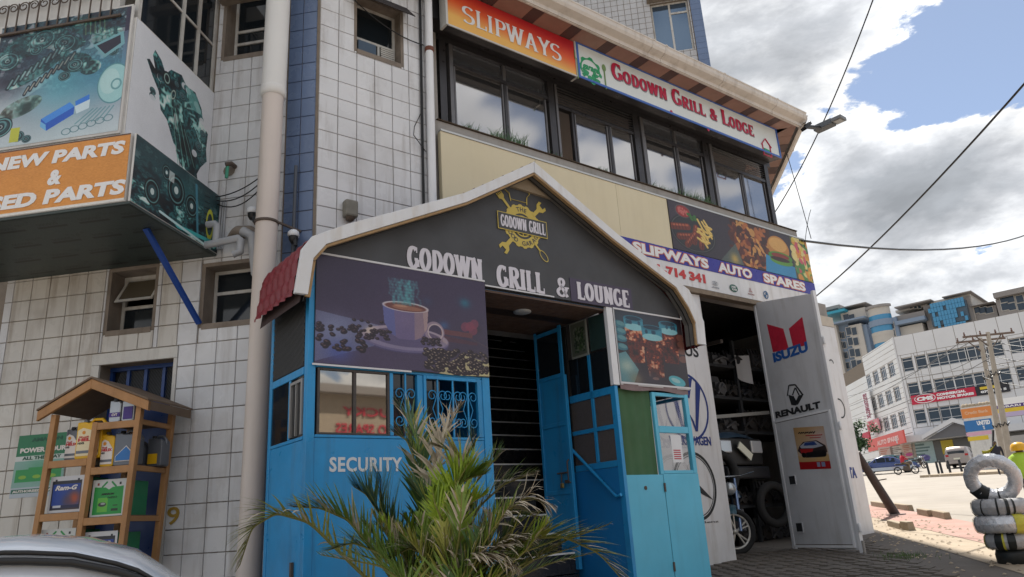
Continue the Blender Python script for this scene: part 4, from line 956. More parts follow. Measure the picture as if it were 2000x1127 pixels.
def car_poster():
    c = Cv(180, 230, (225, 190, 150)); c.grad((215, 170, 110), (235, 215, 200)); c.blob(.9, .3, .4, (235, 215, 215), .9); c.rect(0, .80, 1, 1, (200, 25, 35)); c.poly([(0, .68), (.5, .74), (1, .66), (1, .82), (0, .82)], (230, 190, 130))
    c.poly([(.02, .56), (.1, .45), (.25, .35), (.7, .32), (.95, .45), (.98, .6), (.8, .72), (.25, .72)], (60, 45, 45)); c.poly([(.12, .45), (.3, .36), (.68, .34), (.88, .46), (.6, .50), (.15, .5)], (200, 205, 220)); c.poly([(.3, .37), (.62, .35), (.7, .43), (.25, .44)], (50, 80, 150))
    c.poly([(.1, .52), (.55, .51), (.5, .60), (.14, .62)], (200, 40, 40)); c.ell(.2, .66, .07, .06, (15, 15, 18)); c.ell(.85, .64, .09, .08, (15, 15, 18)); c.poly([(.3, .6), (.8, .55), (.82, .72), (.3, .72)], (25, 25, 28))
    for k in range(8): c.line([(.15 + .07 * k, .14 + .01 * (k % 2)), (.2 + .07 * k, .12)], .025, (20, 20, 20))
    for k in range(9): c.line([(.38 + .06 * k, .205), (.42 + .06 * k, .20)], .022, (200, 40, 50)); c.line([(.5 + .04 * k, .26), (.52 + .04 * k, .257)], .018, (200, 40, 50))
    c.rect(.58, .84, .68, .95, (170, 180, 210)); c.rect(.72, .84, .84, .95, (150, 165, 205)); return c.noise(.02).mat('print_car_poster', gain=.62)
s = MB(); s.sheet([(*[gp(1566, 917)[0]], -.0235, gp(1566, 917)[1]), (gp(1627, 917)[0], -.0235, gp(1627, 915)[1]), (gp(1627, 917)[0], -.0235, gp(1611, 832)[1]), (gp(1566, 917)[0], -.0235, gp(1555, 835)[1])]); s.build('print', car_poster(), gpst)

# ================================================================== signs on the facade
def gradient_sign():
    c = Cv(300, 70); X = (c.x * .6 + c.y * .0)
    t = np.clip((c.y - .05) * 1.25 - .35 * (c.x - .55), 0, 1)[..., None]
    A = np.array((196, 34, 44), 'f') / 255; B = np.array((232, 92, 38), 'f') / 255; Cc = np.array((245, 188, 92), 'f') / 255
    c.a = np.where(t < .5, A + (B - A) * t * 2, B + (Cc - B) * (t - .5) * 2).astype('f'); return c.mat('print_orange_red', gain=.80, var=.06)
s1 = thing('slipways_sign', 'orange and red sign board with white serif letters over the first windows', 'sign', F, (-2.8, -.1, 6.4))
YS = -.14
def zline(x, pts):
    (xa, za), (xb, zb) = pts; return za + (zb - za) * (x - xa) / (xb - xa)
b = MB(); b.box(-3.80, -1.86, YS + .004, -.02, 6.42, 6.935); b.build('sign_box', M_frame_dark, s1)
s = MB(); s.sheet([(-3.79, YS, 6.425), (-1.87, YS, 6.425), (-1.87, YS, 6.93), (-3.79, YS, 6.93)]); s.build('print', gradient_sign(), s1)
b = MB(); b.box(-3.82, -3.793, YS - .012, -.02, 6.41, 6.94); b.box(-1.867, -1.845, YS - .012, -.02, 6.41, 6.94); b.box(-3.79, -1.87, YS - .012, YS + .002, 6.405, 6.423); b.build('sign_frame', mat('pale_frame', (.5, .5, .48), .4), s1)
xa, za = F.at(903, 45, YS); xb, zb = F.at(1097, 120, YS)
slab('SLIPWAYS', xa, (za + zb) / 2, xb, F.at(903, 8, YS)[1] - .01, YS - .002, mat('sign_silver', (.66, .66, .66), .35), s1, stem=.15, hair=.055, serif=.12, sth=.05)
s2 = thing('lodge_sign', 'long white sign with blue rim and dark red letters under the eaves', 'sign', F, (.3, -.1, 6.4))
b = MB(); b.box(-1.84, 2.52, YS + .004, -.02, 6.42, 6.935); b.build('sign_box', M_frame_dark, s2)
b = MB(); b.box(-1.838, 2.518, YS - .002, YS + .003, 6.423, 6.932); b.build('face', mat('pale_sign_face', (.64, .68, .67), .4, var=.06), s2)
M_rim = mat('blue_rim', (.04, .12, .42), .35)
b = MB(); b.box(-1.843, 2.525, YS - .016, YS - .003, 6.41, 6.440); b.box(-1.843, 2.525, YS - .016, YS - .003, 6.925, 6.94); b.box(-1.843, -1.81, YS - .016, YS - .003, 6.442, 6.923); b.box(2.50, 2.525, YS - .016, YS - .003, 6.442, 6.923); b.build('rim', M_rim, s2)
M_dred = mat('sign_dark_red', (.42, .012, .05), .35); M_shd = mat('letter_grey_edge', (.22, .22, .25), .5)
YT = YS - .004
x0, z0 = F.at(1196, 163, YT); x1, z1 = F.at(1474, 270, YT); zt = F.at(1200, 135, YT)[1]
for dx, dz, dy, m_ in ((.012, -.012, 0, M_shd), (0, 0, -.006, M_dred)):
    slab('GODOWN GRILL & LODGE', x0 + dx, 6.615 + dz, x1 + dx, 6.865 + dz, YT + dy, m_, s2, stem=.21, hair=.09, serif=.13, sth=.085, caps={0, 7, 15}, name='lettering' if dy else 'lettering_edge')
M_sgreen = mat('sign_green', (.02, .28, .11), .4)
b = MB(); cx, cz = F.at(1153, 138, YT); 
N_ = 28; V = []
for i in range(20):
    a = rad(-20 + 230 * i / 19); R_ = .205 if (i % 4) < 2 else .175
    V += [(cx + R_ * math.cos(a), YT - .002, cz + .01 + R_ * .95 * math.sin(a)), (cx + .150 * math.cos(a), YT - .002, cz + .01 + .145 * math.sin(a))]
b.add(V, [(2 * i, 2 * i + 1, 2 * i + 3, 2 * i + 2) for i in range(19)])
for q in ((-.08, -.06, .05, .045), (-.02, -.13, .04, .05), (.05, -.10, .035, .06), (.09, -.05, .05, .03), (.11, -.13, .05, .04), (-.12, -.10, .03, .03), (.03, -.17, .05, .03)):
    b.prism([(cx + q[0] + q[2] * math.cos(t) * (1 + .25 * math.sin(3 * t)), cz + q[1] + q[3] * math.sin(t)) for t in np.linspace(0, 6.0, 11)], YT - .003, YT - .001)
b.build('gear_emblem', M_sgreen, s2)
text('garage', cx - .14, cz - .035, cx + .16, cz + .065, YT - .001, M_sgreen, s2, bold=.04, shear=.3)
b = MB(); b.bar((cx - .235, YT - .003, cz - .20), (cx - .235, YT - .003, cz + .10), .014)
for k in (-1, 0, 1): b.bar((cx - .235 + k * .02, YT - .003, cz + .10), (cx - .235 + k * .02, YT - .003, cz + .21), .009)
b.box(cx - .262, cx - .208, YT - .008, YT - .001, cz + .085, cz + .105)
b.bar((cx + .255, YT - .003, cz - .19), (cx + .255, YT - .003, cz + .10), .014); b.prism([(cx + .255 + .035 * math.cos(t), cz + .13 + .055 * math.sin(t)) for t in np.linspace(0, 6, 12)], YT - .006, YT - .001); b.build('cutlery_emblem', mat('sign_olive', (.16, .26, .10), .4), s2)
b = MB(); hx, hz = F.at(1497, 290, YT)
b.bar((hx - .13, YT - .003, hz + .04), (hx, YT - .003, hz + .17), .022, .012); b.bar((hx, YT - .004, hz + .17), (hx + .13, YT - .004, hz + .04), .022, .012); b.bar((hx - .10, YT - .003, hz + .06), (hx - .10, YT - .003, hz - .13), .018, .012); b.bar((hx + .10, YT - .003, hz + .06), (hx + .10, YT - .003, hz - .13), .018, .012); b.bar((hx - .11, YT - .0035, hz - .13), (hx + .11, YT - .0035, hz - .13), .018, .012)
b.build('house_emblem', M_dred, s2)
b = MB(); b.bar((hx - .08, YT - .003, hz - .075), (hx + .09, YT - .003, hz - .075), .016, .01); b.bar((hx - .08, YT - .003, hz - .09), (hx - .08, YT - .003, hz - .01), .014, .01); b.prism([(hx - .06, hz - .05), (hx + .08, hz - .05), (hx + .07, hz - .015), (hx - .06, hz - .01)], YT - .006, YT - .001); b.build('bed_emblem', M_sgreen, s2)
for pxy in ((1311, 219), (1383, 253)):
    x, z = F.at(*pxy, YT); b = MB(); b.prism([(x + .026 * math.cos(t), z + .03 * math.sin(t)) for t in np.linspace(0, 6, 11)], YT - .006, YT - .001); b.build('red_dot', M_dred, s2)
# food banner
def food_print():
    c = Cv(520, 130, (58, 48, 58)); R = np.random.default_rng(4)
    c.blob(.1, .4, .5, (80, 66, 78), .7)
    c.ell(.14, .58, .145, .40, (35, 32, 36), 0, 1); c.ell(.14, .58, .138, .37, (120, 120, 115), 0, .7, ring=.035); c.ell(.14, .58, .125, .33, (48, 46, 48))
    for x, y, l, a in ((.06, .5, .10, 10), (.09, .68, .09, 12), (.15, .6, .09, 75), (.185, .68, .08, 85), (.12, .72, .09, 50)):
        ca, sa = math.cos(rad(a)) * l / 2, math.sin(rad(a)) * l / 2 * 4
        c.line([(x - ca, y + sa * .9), (x + ca, y - sa * .9)], .14, (120, 50, 30)); c.line([(x - ca, y + sa * .9 - .03), (x + ca, y - sa * .9 - .03)], .04, (205, 110, 75), .8)
        for k in range(5): c.line([(x - ca + 2 * ca * k / 5, y + sa * .9 - 1.8 * sa * k / 5 - .05), (x - ca + 2 * ca * k / 5 + .006, y + sa * .9 - 1.8 * sa * k / 5 + .05)], .015, (60, 25, 18), .8)
    for k in range(20):
        x, y = R.uniform(.18, .25), R.uniform(.2, .7); a = R.uniform(-.9, .9); c.line([(x - .02 * math.cos(a), y - .08 * math.sin(a)), (x + .02 * math.cos(a), y + .1 * math.sin(a) + .05)], .05, (230, 190, 90)); c.line([(x - .02 * math.cos(a), y - .08 * math.sin(a) - .01), (x + .02 * math.cos(a), y + .1 * math.sin(a) + .04)], .02, (250, 220, 130))
    c.ell(.09, .16, .05, .14, (90, 85, 85)); c.ell(.09, .16, .043, .12, (160, 40, 40));
    for k in range(22): c.ell(.09 + R.uniform(-.03, .03), .16 + R.uniform(-.07, .07), .006, .025, (210, 110, 100))
    for k in range(10): c.ell(.14 + R.uniform(-.02, .03), .2 + R.uniform(-.05, .1), .009, .03, (60, 120, 45))
    c.poly([(.40, 0), (.70, 0), (.66, 1), (.44, 1)], (70, 35, 22))
    for k in range(170):
        x, y = R.uniform(.40, .67), R.uniform(.0, 1); c.ell(x, y, R.uniform(.006, .02), R.uniform(.03, .12), [(120, 50, 22), (190, 110, 50), (60, 25, 15), (230, 170, 90), (90, 35, 20)][R.integers(5)], R.uniform(0, 180), .85)
    c.poly([(.30, 1), (.42, .55), (.46, 1)], (90, 100, 95)); c.blob(.40, .9, .14, (230, 190, 90), .8)
    c.poly([(.64, .6), (.88, .75), (.88, 1), (.62, 1)], (60, 150, 200)); c.ell(.75, .38, .085, .28, (205, 140, 65)); c.ell(.75, .30, .07, .16, (235, 185, 105), 0, .8); c.ell(.755, .58, .095, .11, (80, 150, 50)); c.ell(.755, .56, .07, .06, (150, 50, 35)); c.ell(.76, .68, .09, .09, (100, 160, 60)); c.ell(.75, .64, .075, .05, (60, 30, 22))
    c.rect(.86, 0, 1, 1, (90, 95, 60))
    for k in range(60): c.ell(R.uniform(.87, 1), R.uniform(0, 1), R.uniform(.008, .03), R.uniform(.04, .13), [(235, 205, 80), (225, 90, 110), (90, 150, 70), (250, 230, 150), (240, 160, 60)][R.integers(5)], R.uniform(0, 180), .9)
    return c.noise(.02).mat('print_food', gain=.72)
fb = thing('food_banner', 'printed banner of sausages, chips and a burger at the end of the cream parapet', 'banner', F, (1.2, -.09, 4.4))
b = MB(); b.box(-.368, 2.89, -.085, -.02, 4.368, 5.076); b.build('backing', M_frame_dark, fb)
s = MB(); s.sheet([(-.366, -.089, 4.37), (2.888, -.089, 4.37), (2.888, -.089, 5.070), (-.366, -.089, 5.070)]); s.build('print', food_print(), fb)
# blue and white auto spares sign
s3 = thing('spares_sign', 'blue over white long sign with orange edged letters above the garage opening', 'sign', F, (.7, -.1, 3.9))
YB = -.10
b = MB(); b.box(-1.95, 2.872, YB + .002, -.02, 3.872, 4.355); b.build('sign_box', M_pier, s3)
b = MB(); b.box(-1.95, 2.87, YB - .003, YB + .001, 4.155, 4.352); b.build('blue_field', mat('spares_blue', (.022, .020, .27), .35, var=.1), s3)
M_or = mat('orange_letter_edge', (.55, .16, .10), .5); M_lw = mat('letter_white', (.72, .72, .72), .5)
YL = YB - .004
for s_, pa, pb, d in (('SLIPWAYS', (1237, 0), (1385, 0), 0), ('AUTO', (1402, 0), (1471, 0), 0), ('SPARES', (1487, 0), (1571, 0), 0)):
    xa = F.at(pa[0], 520, YL)[0]; xb = F.at(pb[0], 555, YL)[0]
    if s_ == 'SLIPWAYS': xa = F.at(1237, 495, YL)[0]; xb = F.at(1385, 530, YL)[0]
    text(s_, xa - .012, 4.168, xb + .012, 4.330, YL, M_or, s3, bold=.09, name='lettering_edge')
    text(s_, xa, 4.180, xb, 4.318, YL - .004, M_lw, s3, bold=.045)
xa = F.at(1262, 530, YL)[0]; xb = F.at(1379, 553, YL)[0]
text('0701-714 341', xa - .19, 3.955, xb, 4.085, YL + .002, mat('phone_red', (.50, .03, .03), .5), s3, bold=.05)
for k, (pxy, nm, c_) in enumerate(((( 1397, 556), 'oval_badge', (.35, .37, .40)), ((1433, 563), 'green_oval_badge', (.02, .10, .07)), ((1466, 569), 'spiked_badge', (.40, .25, .25)), ((1496, 576), 'roundel_badge', (.03, .10, .22)))):
    x, z = F.at(*pxy, YL); m_ = mat(nm + '_paint', c_, .5); b = MB()
    if k == 1:
        b.prism([(x + .09 * math.cos(t), z + .055 * math.sin(t)) for t in np.linspace(0, 6.1, 20)], YL - .002, YL); o = b.build(nm, m_, s3); text('LAND', x - .055, z + .004, x + .045, z + .032, YL - .003, M_lw, s3, bold=.02); text('ROVER', x - .045, z - .034, x + .06, z - .006, YL - .003, M_lw, s3, bold=.02)
    elif k == 3:
        ring(b, x, z, .058, .060, .016, YL - .002, 24); b.prism([(x, z), (x + .04, z), (x + .028, z + .028), (x, z + .04)], YL - .003, YL - .001); b.prism([(x, z), (x - .04, z), (x - .028, z - .028), (x, z - .04)], YL - .003, YL - .001); b.build(nm, m_, s3)
    elif k == 0:
        ring(b, x, z + .018, .065, .034, .008, YL - .002, 24); b.bar((x - .03, YL - .003, z - .005), (x - .012, YL - .003, z + .04), .008); b.bar((x + .012, YL - .003, z - .005), (x + .03, YL - .003, z + .04), .008); b.bar((x - .02, YL - .003, z + .013), (x + .02, YL - .003, z + .023), .008); b.build(nm, m_, s3); text('HYUNDAI', x - .07, z - .055, x + .07, z - .030, YL - .001, m_, s3, bold=.0)
    else:
        for a in (90, 210, 330): ca, sa = math.cos(rad(a)), math.sin(rad(a)); b.prism([(x, z + .01), (x + .022 * ca - .016 * sa, z + .01 + .022 * sa + .016 * ca), (x + .045 * ca, z + .01 + .045 * sa), (x + .022 * ca + .016 * sa, z + .01 + .022 * sa - .016 * ca)], YL - .002 - a * 1e-6, YL)
        b.build(nm, m_, s3); text('MITSUBISHI', x - .07, z - .055, x + .07, z - .034, YL - .001, m_, s3, bold=.0)
# street light at the eave corner
sl = thing('street_light', 'flat LED street lamp on a short arm at the eave corner', 'street light', F, (2.85, -.45, 7.0))
p0 = np.array([2.86, -.47, 6.93]); q0 = F.flat(1604, 250, 7.10); q1 = F.flat(1648, 230, 7.10)
b = MB(); b.tube([tuple(p0), (q0[0], q0[1], 7.10)], .035, 10); b.bar((2.79, -.47, 6.86), (2.93, -.50, 6.99), .10, .05); b.build('arm', M_black, sl)
d_ = np.array([q1[0] - q0[0], q1[1] - q0[1]]); Ld = np.linalg.norm(d_); d_ /= Ld; o_ = np.array([-d_[1], d_[0]])
def sq(a, c, wd, z0, z1, nm, m_):
    b = MB(); P0 = np.array(q0) + d_ * a; P1 = np.array(q0) + d_ * c; b.hprism([tuple(P0 - o_ * wd), tuple(P1 - o_ * wd), tuple(P1 + o_ * wd), tuple(P0 + o_ * wd)], z0, z1); return b.build(nm, m_, sl, bevel=.008)
sq(-.10, .22, .085, 7.06, 7.16, 'driver_box', mat('lamp_grey', (.10, .11, .12), .5)); sq(.221, Ld, .10, 7.08, 7.14, 'head', mat('lamp_grey2', (.16, .17, .18), .5)); sq(.25, Ld - .03, .075, 7.072, 7.079, 'led_panel', mat('led_panel_off', (.35, .36, .36), .3))
# ledge plants in front of the glass
M_leaf_l = mat('ledge_grass', (.055, .13, .05), .6, var=.3, vscale=30)
def tuft(x, label, n, h, spread, y=.10):
    t = MB(); R = random.Random(int(x * 1000))
    for i in range(n):
        a = R.uniform(0, 6.28); l = h * R.uniform(.5, 1.1); bx = x + R.uniform(-spread, spread); by_ = y + R.uniform(-.05, .05); dx, dy = math.cos(a) * l * .5, math.sin(a) * l * .3 - .03
        w_ = .006; V = []
        for k in range(4):
            f = k / 3; cx_ = bx + dx * f ** 1.5; cy_ = by_ + dy * f; cz_ = 5.27 + l * (f - .35 * f * f); ww = w_ * (1 - f * .9)
            V += [(cx_ - ww, cy_, cz_), (cx_ + ww, cy_, cz_)]
        t.add(V, [(0, 1, 3, 2), (2, 3, 5, 4), (4, 5, 7, 6)])
    o = t.build('ledge_plant', M_leaf_l, None, F, (x, y, 5.27)); tag(o, label, 'plant', 'grassy plants along the ledge')
for x, lb, n, h, sp in ((-3.42, 'small grassy plant on the ledge at the left end of the windows', 40, .16, .10), (-2.85, 'bushy grassy plant on the ledge under the first large pane', 130, .26, .26), (-2.2, 'low grassy plant on the ledge below the second pane', 25, .12, .1), (-1.35, 'small grassy plant on the ledge under the third pane', 40, .14, .12),
                        (-.20, 'grassy plant on the ledge beside the middle dark mullion', 70, .16, .28), (.45, 'tallest grassy plant on the ledge above the food banner', 180, .22, .33), (.95, 'thin grassy plant on the ledge right of the tallest one', 40, .13, .2)):
    tuft(x, lb, n, h, sp)
# ================================================================== stair behind the entrance
M_step = mat('dark_stair_tile', (.025, .026, .03), .25, var=.3); M_nose = mat('steel_nosing', (.75, .75, .75), .4)
st = thing('staircase', 'dark stairs with pale metal nosings climbing behind the booth entrance', 'stairs', F, (-3.4, -.5, .5))
for i in range(19):
    yy = -.45 + i * .19; z = .77 + .18 * i; xa_, xb_ = (-4.12, -2.78) if yy < .25 else (-4.12, -.98)
    b = MB(); b.box(xa_, xb_, yy, yy + .22, z - .18, z); s_ = b.build('step', M_step, st)
    b = MB(); b.box(xa_ + .01, xb_ - .01, yy - .006, yy + .022, z + .0005, z + .005); b.box(xa_ + .01, xb_ - .01, yy - .009, yy - .002, z - .010, z + .004); b.build('nosing', M_nose, s_)
b = MB(); b.box(-4.12, -2.78, -.45 + .0, .25, .05, .58); b.build('landing', M_step, st)
b = MB(); b.box(-4.18, -4.13, .28, 5, -.2, 4.15); b.box(-.95, -.90, .28, 5, -.2, 4.15); b.box(-4.18, -.90, 4.9, 5, -.2, 4.15); b.hprism([(-4.12, .28), (-.96, .28), (-.96, 4.85), (-4.12, 4.85)], 4.12, 4.16); b.build('stair_wall', M_dark, st)
# ================================================================== blue entrance booth with the gable roof
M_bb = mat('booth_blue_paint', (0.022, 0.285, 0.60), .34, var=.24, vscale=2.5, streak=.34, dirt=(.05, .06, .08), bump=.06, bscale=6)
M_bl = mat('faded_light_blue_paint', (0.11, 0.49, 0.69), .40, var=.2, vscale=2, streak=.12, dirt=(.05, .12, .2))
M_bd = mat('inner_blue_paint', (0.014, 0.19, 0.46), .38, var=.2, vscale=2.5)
BT = thing('entrance_booth', 'bright blue metal security booth and stair entrance under a gable roof', 'booth', F, (-3.7, -1.1, .4))
YF = -1.10
def bbox(nm, m, *bx, parent=BT, bevel=.003, label=None):
    b = MB(); b.box(*bx); return b.build(nm, m, parent, bevel=bevel, label=label)
def gzf(x, y=-1.1): return F.gz(x, y) - .05
# left box: front sheet, posts, rails
bbox('front_panel', M_bb, -5.655, -4.24, YF, YF + .03, .15, 1.70)
bbox('corner_post', M_bb, -5.716, -5.657, YF - .006, YF + .055, .15, 3.04)
bbox('post', M_bb, -4.238, -4.165, YF - .008, YF + .05, .15, 2.235)
bbox('top_rail', M_bb, -5.655, -4.24, YF - .002, YF + .04, 2.193, 2.235)
bbox('sill_rail', M_bb, -5.655, -4.24, YF - .004, YF + .04, 1.702, 1.722)
bbox('post', M_bb, -5.075, -5.045, YF - .003, YF + .04, 1.724, 2.19)
bbox('post', M_bb, -4.84, -4.79, YF - .003, YF + .04, 1.724, 2.19)
bbox('post', M_bb, -4.262, -4.240, YF - .004, YF + .04, 1.724, 2.19)
b = MB()
for q in ((-5.64, -5.622, 1.724, 2.19), (-5.095, -5.077, 1.724, 2.19), (-5.368, -5.345, 1.737, 2.175)): b.box(q[0], q[1], YF - .004, YF + .03, q[2], q[3])
b.box(-5.62, -5.097, YF - .004, YF + .03, 1.724, 1.737); b.box(-5.62, -5.097, YF - .004, YF + .03, 2.175, 2.19)
sw = b.build('sliding_window', mat('window_dark_frame', (.07, .06, .055), .6, var=.4, vscale=20), BT)
M_mir = mat('mirror_film_glass', (.40, .37, .33), .025, metal=.92)
for a, c, rot in ((-5.620, -5.37, 0), (-5.343, -5.097, 0)):
    b = MB(); b.box(a, c, YF + .010, YF + .015, 1.737, 2.175); b.build('pane', M_mir, sw)
def scrolls(b, x, z0, z1, y, r=.045):
    b.box(x - .006, x + .006, y - .006, y + .006, z0, z1)
    zm = (z0 + z1) / 2 - .02
    for sx in (-1, 1):
        for sz in (-1, 1):
            pts = []
            for t in np.linspace(0, 1, 16):
                a = math.pi * 2.3 * t; rr = r * (1 - .62 * t)
                pts.append((x + sx * (r * .95 - rr * math.cos(a) * .95 + .006), y, zm + sz * (.10 + rr * math.sin(a))))
            b.tube(pts, .0045, 4)
        b.tube([(x + sx * .008, y, zm + .10), (x + sx * .045, y, zm), (x + sx * .008, y, zm - .10)], .0045, 4)
b = MB(); scrolls(b, -4.943, 1.722, 2.193, YF + .0); b.build('window_grille', M_bb, BT)
b = MB()
for x in (-4.66, -4.52, -4.38): scrolls(b, x, 1.722, 2.193, YF + .0)
b.build('window_grille', M_bb, BT)
b = MB()
for q in ((-4.788, -4.765, 1.724, 2.19), (-4.290, -4.263, 1.724, 2.19)): b.box(q[0], q[1], YF - .012, YF + .02, q[2], q[3])
b.box(-4.763, -4.292, YF - .012, YF + .02, 2.165, 2.19); b.build('window_frame', M_bb, BT)
bbox('pane', M_glass_dark, -5.043, -4.842, YF + .03, YF + .034, 1.724, 2.19, bevel=0)
b = MB(); b.box(-4.785, -4.62, YF + .03, YF + .034, 1.724, 2.19); b.build('pane', M_glass_dark, BT)
b = MB(); b.box(-4.45, -4.435, YF + .10, YF + .12, 1.724, 2.19); b.box(-4.60, -4.585, YF + .10, YF + .12, 1.724, 2.19); b.build('inner_bar', M_frame_dark, BT)
# side wall of the left box
XL = -5.716
bbox('side_panel', M_bb, XL, XL + .03, YF + .058, -.42, .10, 1.69)
bbox('side_rail', M_bb, XL - .004, XL + .036, YF + .058, -.42, 2.145, 2.20)
bbox('side_rail', M_bb, XL - .004, XL + .036, YF + .058, -.42, 1.692, 1.715)
bbox('rear_post', M_bb, XL - .004, XL + .04, -.418, -.365, .10, 3.0)
bbox('side_post', M_bb, XL - .003, XL + .034, -.80, -.765, 1.717, 2.143)
b = MB()
for q in (( -1.035, -1.01), (-.93, -.915), (-.83, -.803)): b.box(XL - .01, XL + .02, q[0], q[1], 1.73, 2.12)
b.box(XL - .01, XL + .02, -1.009, -.831, 2.10, 2.12); b.build('side_window', mat('aluminium_trim', (.35, .34, .33), .4, metal=.6), BT)
b = MB(); b.box(XL + .004, XL + .008, -1.035, -.42, 1.717, 2.143); b.build('side_pane', M_glass_dark, BT)
b = MB(); b.box(XL + .004, XL + .007, YF + .06, -.42, 2.20, 2.98); b.build('side_mesh_backing', M_dark, BT)
b = MB()
for i in range(44):
    yy = YF + .06 + i * .022 - .3
    z0, z1 = 2.21, 2.96; y1 = yy + .35
    ya, yb_ = max(yy, YF + .06), min(y1, -.425)
    if yb_ > ya: b.bar((XL - .002, ya, z0 + (ya - yy) / .35 * (z1 - z0)), (XL - .002, yb_, z0 + (yb_ - yy) / .35 * (z1 - z0)), .004)
b.build('side_mesh', mat('galvanised_mesh', (.15, .15, .15), .5, metal=.5), BT, kind='stuff')
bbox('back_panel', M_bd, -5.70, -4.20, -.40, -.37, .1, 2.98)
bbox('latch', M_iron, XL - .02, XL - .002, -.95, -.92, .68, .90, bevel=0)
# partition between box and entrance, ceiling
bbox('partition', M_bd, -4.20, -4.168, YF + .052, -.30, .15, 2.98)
M_slat = mat('brown_slat', (.12, .075, .055), .5, var=.3, vscale=6)
c_far = -.02
for i in range(26):
    y0 = YF + .02 + i * .0425
    if y0 + .038 > c_far: break
    m_ = M_slat if not (.40 < y0 - YF < .56) else mat('dark_slat_band', (.03, .02, .017), .5)
    b = MB(); b.box(-4.165, -2.735, y0, y0 + .038, 2.965, 2.985); b.build('ceiling_slat', m_, BT)
b = MB(); b.box(-4.165, -2.735, YF + .02, c_far, 2.988, 3.0); b.build('ceiling_board', M_dark, BT)
lx, ly = F.flat(1020, 608, 2.965); b = MB(); b.lathe((lx, ly, 2.964), [(.085, 0), (.083, -.012), (.06, -.02), (.0, -.022)], n=24); b.build('ceiling_lamp', mat('lamp_disc', (.38, .40, .42), .4), BT)
# right box: inner grid wall toward the stairs
XI = -2.731
def ibox(nm, m, y0, y1, z0, z1, x0=0.0, x1=.04, parent=BT): return bbox(nm, m, XI + x0, XI + x1, y0, y1, z0, z1, parent=parent)
ibox('inner_post', M_bb, YF - .004, YF + .06, .2, 2.235)
ibox('inner_post', M_bb, -.80, -.765, 1.56, 2.60)
ibox('inner_rail', M_bb, YF + .062, -.46, 2.165, 2.235, 0, .038)
ibox('inner_rail', M_bb, YF + .062, -.802, 1.845, 1.885, 0.001, .036); ibox('inner_rail', M_bb, -.763, -.46, 1.845, 1.885, 0.001, .036)
ibox('inner_rail', M_bb, YF + .062, -.46, 1.50, 1.558, .002, .036)
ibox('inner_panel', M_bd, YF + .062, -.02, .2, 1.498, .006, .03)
ibox('dark_panel', mat('dark_green_board', (.02, .045, .042), .5), YF + .062, -.82, 2.62, 2.96, .01, .03)
ibox('dark_pane', M_glass_dark, YF + .062, -.48, 2.237, 2.60, .012, .02)
M_mesh_pane = mat('brown_mesh_pane', (.10, .085, .08), .6, var=.3, vscale=30, bump=.4, bscale=200)
ibox('mesh_pane', M_mesh_pane, YF + .062, -.802, 1.886, 2.163, .014, .02); ibox('mesh_pane', M_mesh_pane, -.763, -.46, 1.886, 2.163, .014, .02)
ibox('mesh_pane', M_mesh_pane, YF + .062, -.802, 1.56, 1.843, .014, .02); ibox('mesh_pane', M_mesh_pane, -.763, -.46, 1.56, 1.843, .014, .02)
b = MB(); b.tube([(XI - .03, -.46, 1.72), (XI - .03, -1.02, 1.235), (XI - .03, -1.08, 1.25)], .016, 8); b.build('handrail', M_bb, BT)
ibox('dark_back', M_dark, -.46, -.02, 1.50, 2.96, .010, .03)
# framed picture on the inner wall
pc = thing('framed_picture', 'small pale framed picture of plants high on the inner entrance wall', 'picture', F, (XI, -.68, 2.6))
def plant_print():
    c = Cv(60, 90, (120, 125, 110)); R = np.random.default_rng(8)
    for k in range(160): c.ell(R.uniform(.2, .9), R.uniform(.15, .9), .06, .03, [(40, 75, 40), (90, 120, 70), (30, 50, 35), (160, 165, 150)][R.integers(4)], R.uniform(0, 180), .8)
    return c.mat('print_plants', gain=.55)
b = MB(); b.box(XI - .014, XI - .002, -.81, -.565, 2.59, 2.95); b.build('frame', mat('pale_picture_frame', (.25, .26, .23), .6), pc)
s = MB(); s.sheet([(XI - .017, -.58, 2.61), (XI - .017, -.795, 2.61), (XI - .017, -.795, 2.94), (XI - .017, -.58, 2.94)]); s.build('print', plant_print(), pc)
# door leaf folded back in the entrance
dr = MB(); XD = XI - .075; dr.box(XD, XD + .028, -.50, -.10, .62, 2.45); ddoor = dr.build('entry_door', M_bb, BT, bevel=.003)
for q in ((-.505, -.455, .62, 2.96), (-.105, -.07, .62, 2.96)): bbox('door_stile', M_bb, XD - .014, XD - .001, q[0], q[1], q[2], q[3], parent=ddoor)
for z in (1.30, 1.95, 2.43, 2.90): bbox('door_rail', M_bb, XD - .012, XD - .002, -.454, -.106, z, z + .04, parent=ddoor)
bbox('door_pane', M_glass_dark, XD, XD + .01, -.454, -.106, 2.472, 2.898, parent=ddoor, bevel=0)
b = MB(); b.tube([(XD - .02, -.44, 1.50), (XD - .02, -.30, 1.50)], .008, 6); b.tube([(XD - .02, -.36, 1.50), (XD - .025, -.36, 1.41)], .006, 6); b.box(XD - .02, XD - .012, -.46, -.40, 1.40, 1.43); b.build('bolt', M_iron, ddoor)
b = MB(); b.box(XD - .035, XD - .016, -.385, -.345, 1.36, 1.405); b.build('padlock', mat('brass', (.45, .33, .12), .4, metal=.8), ddoor, bevel=.004)
b = MB(); b.tube([(XD - .016, -.48, 1.4 + .0), (XD - .04, -.48, 1.42), (XD - .04, -.48, 1.60), (XD - .016, -.48, 1.62)], .007, 6); b.build('handle', M_iron, ddoor)
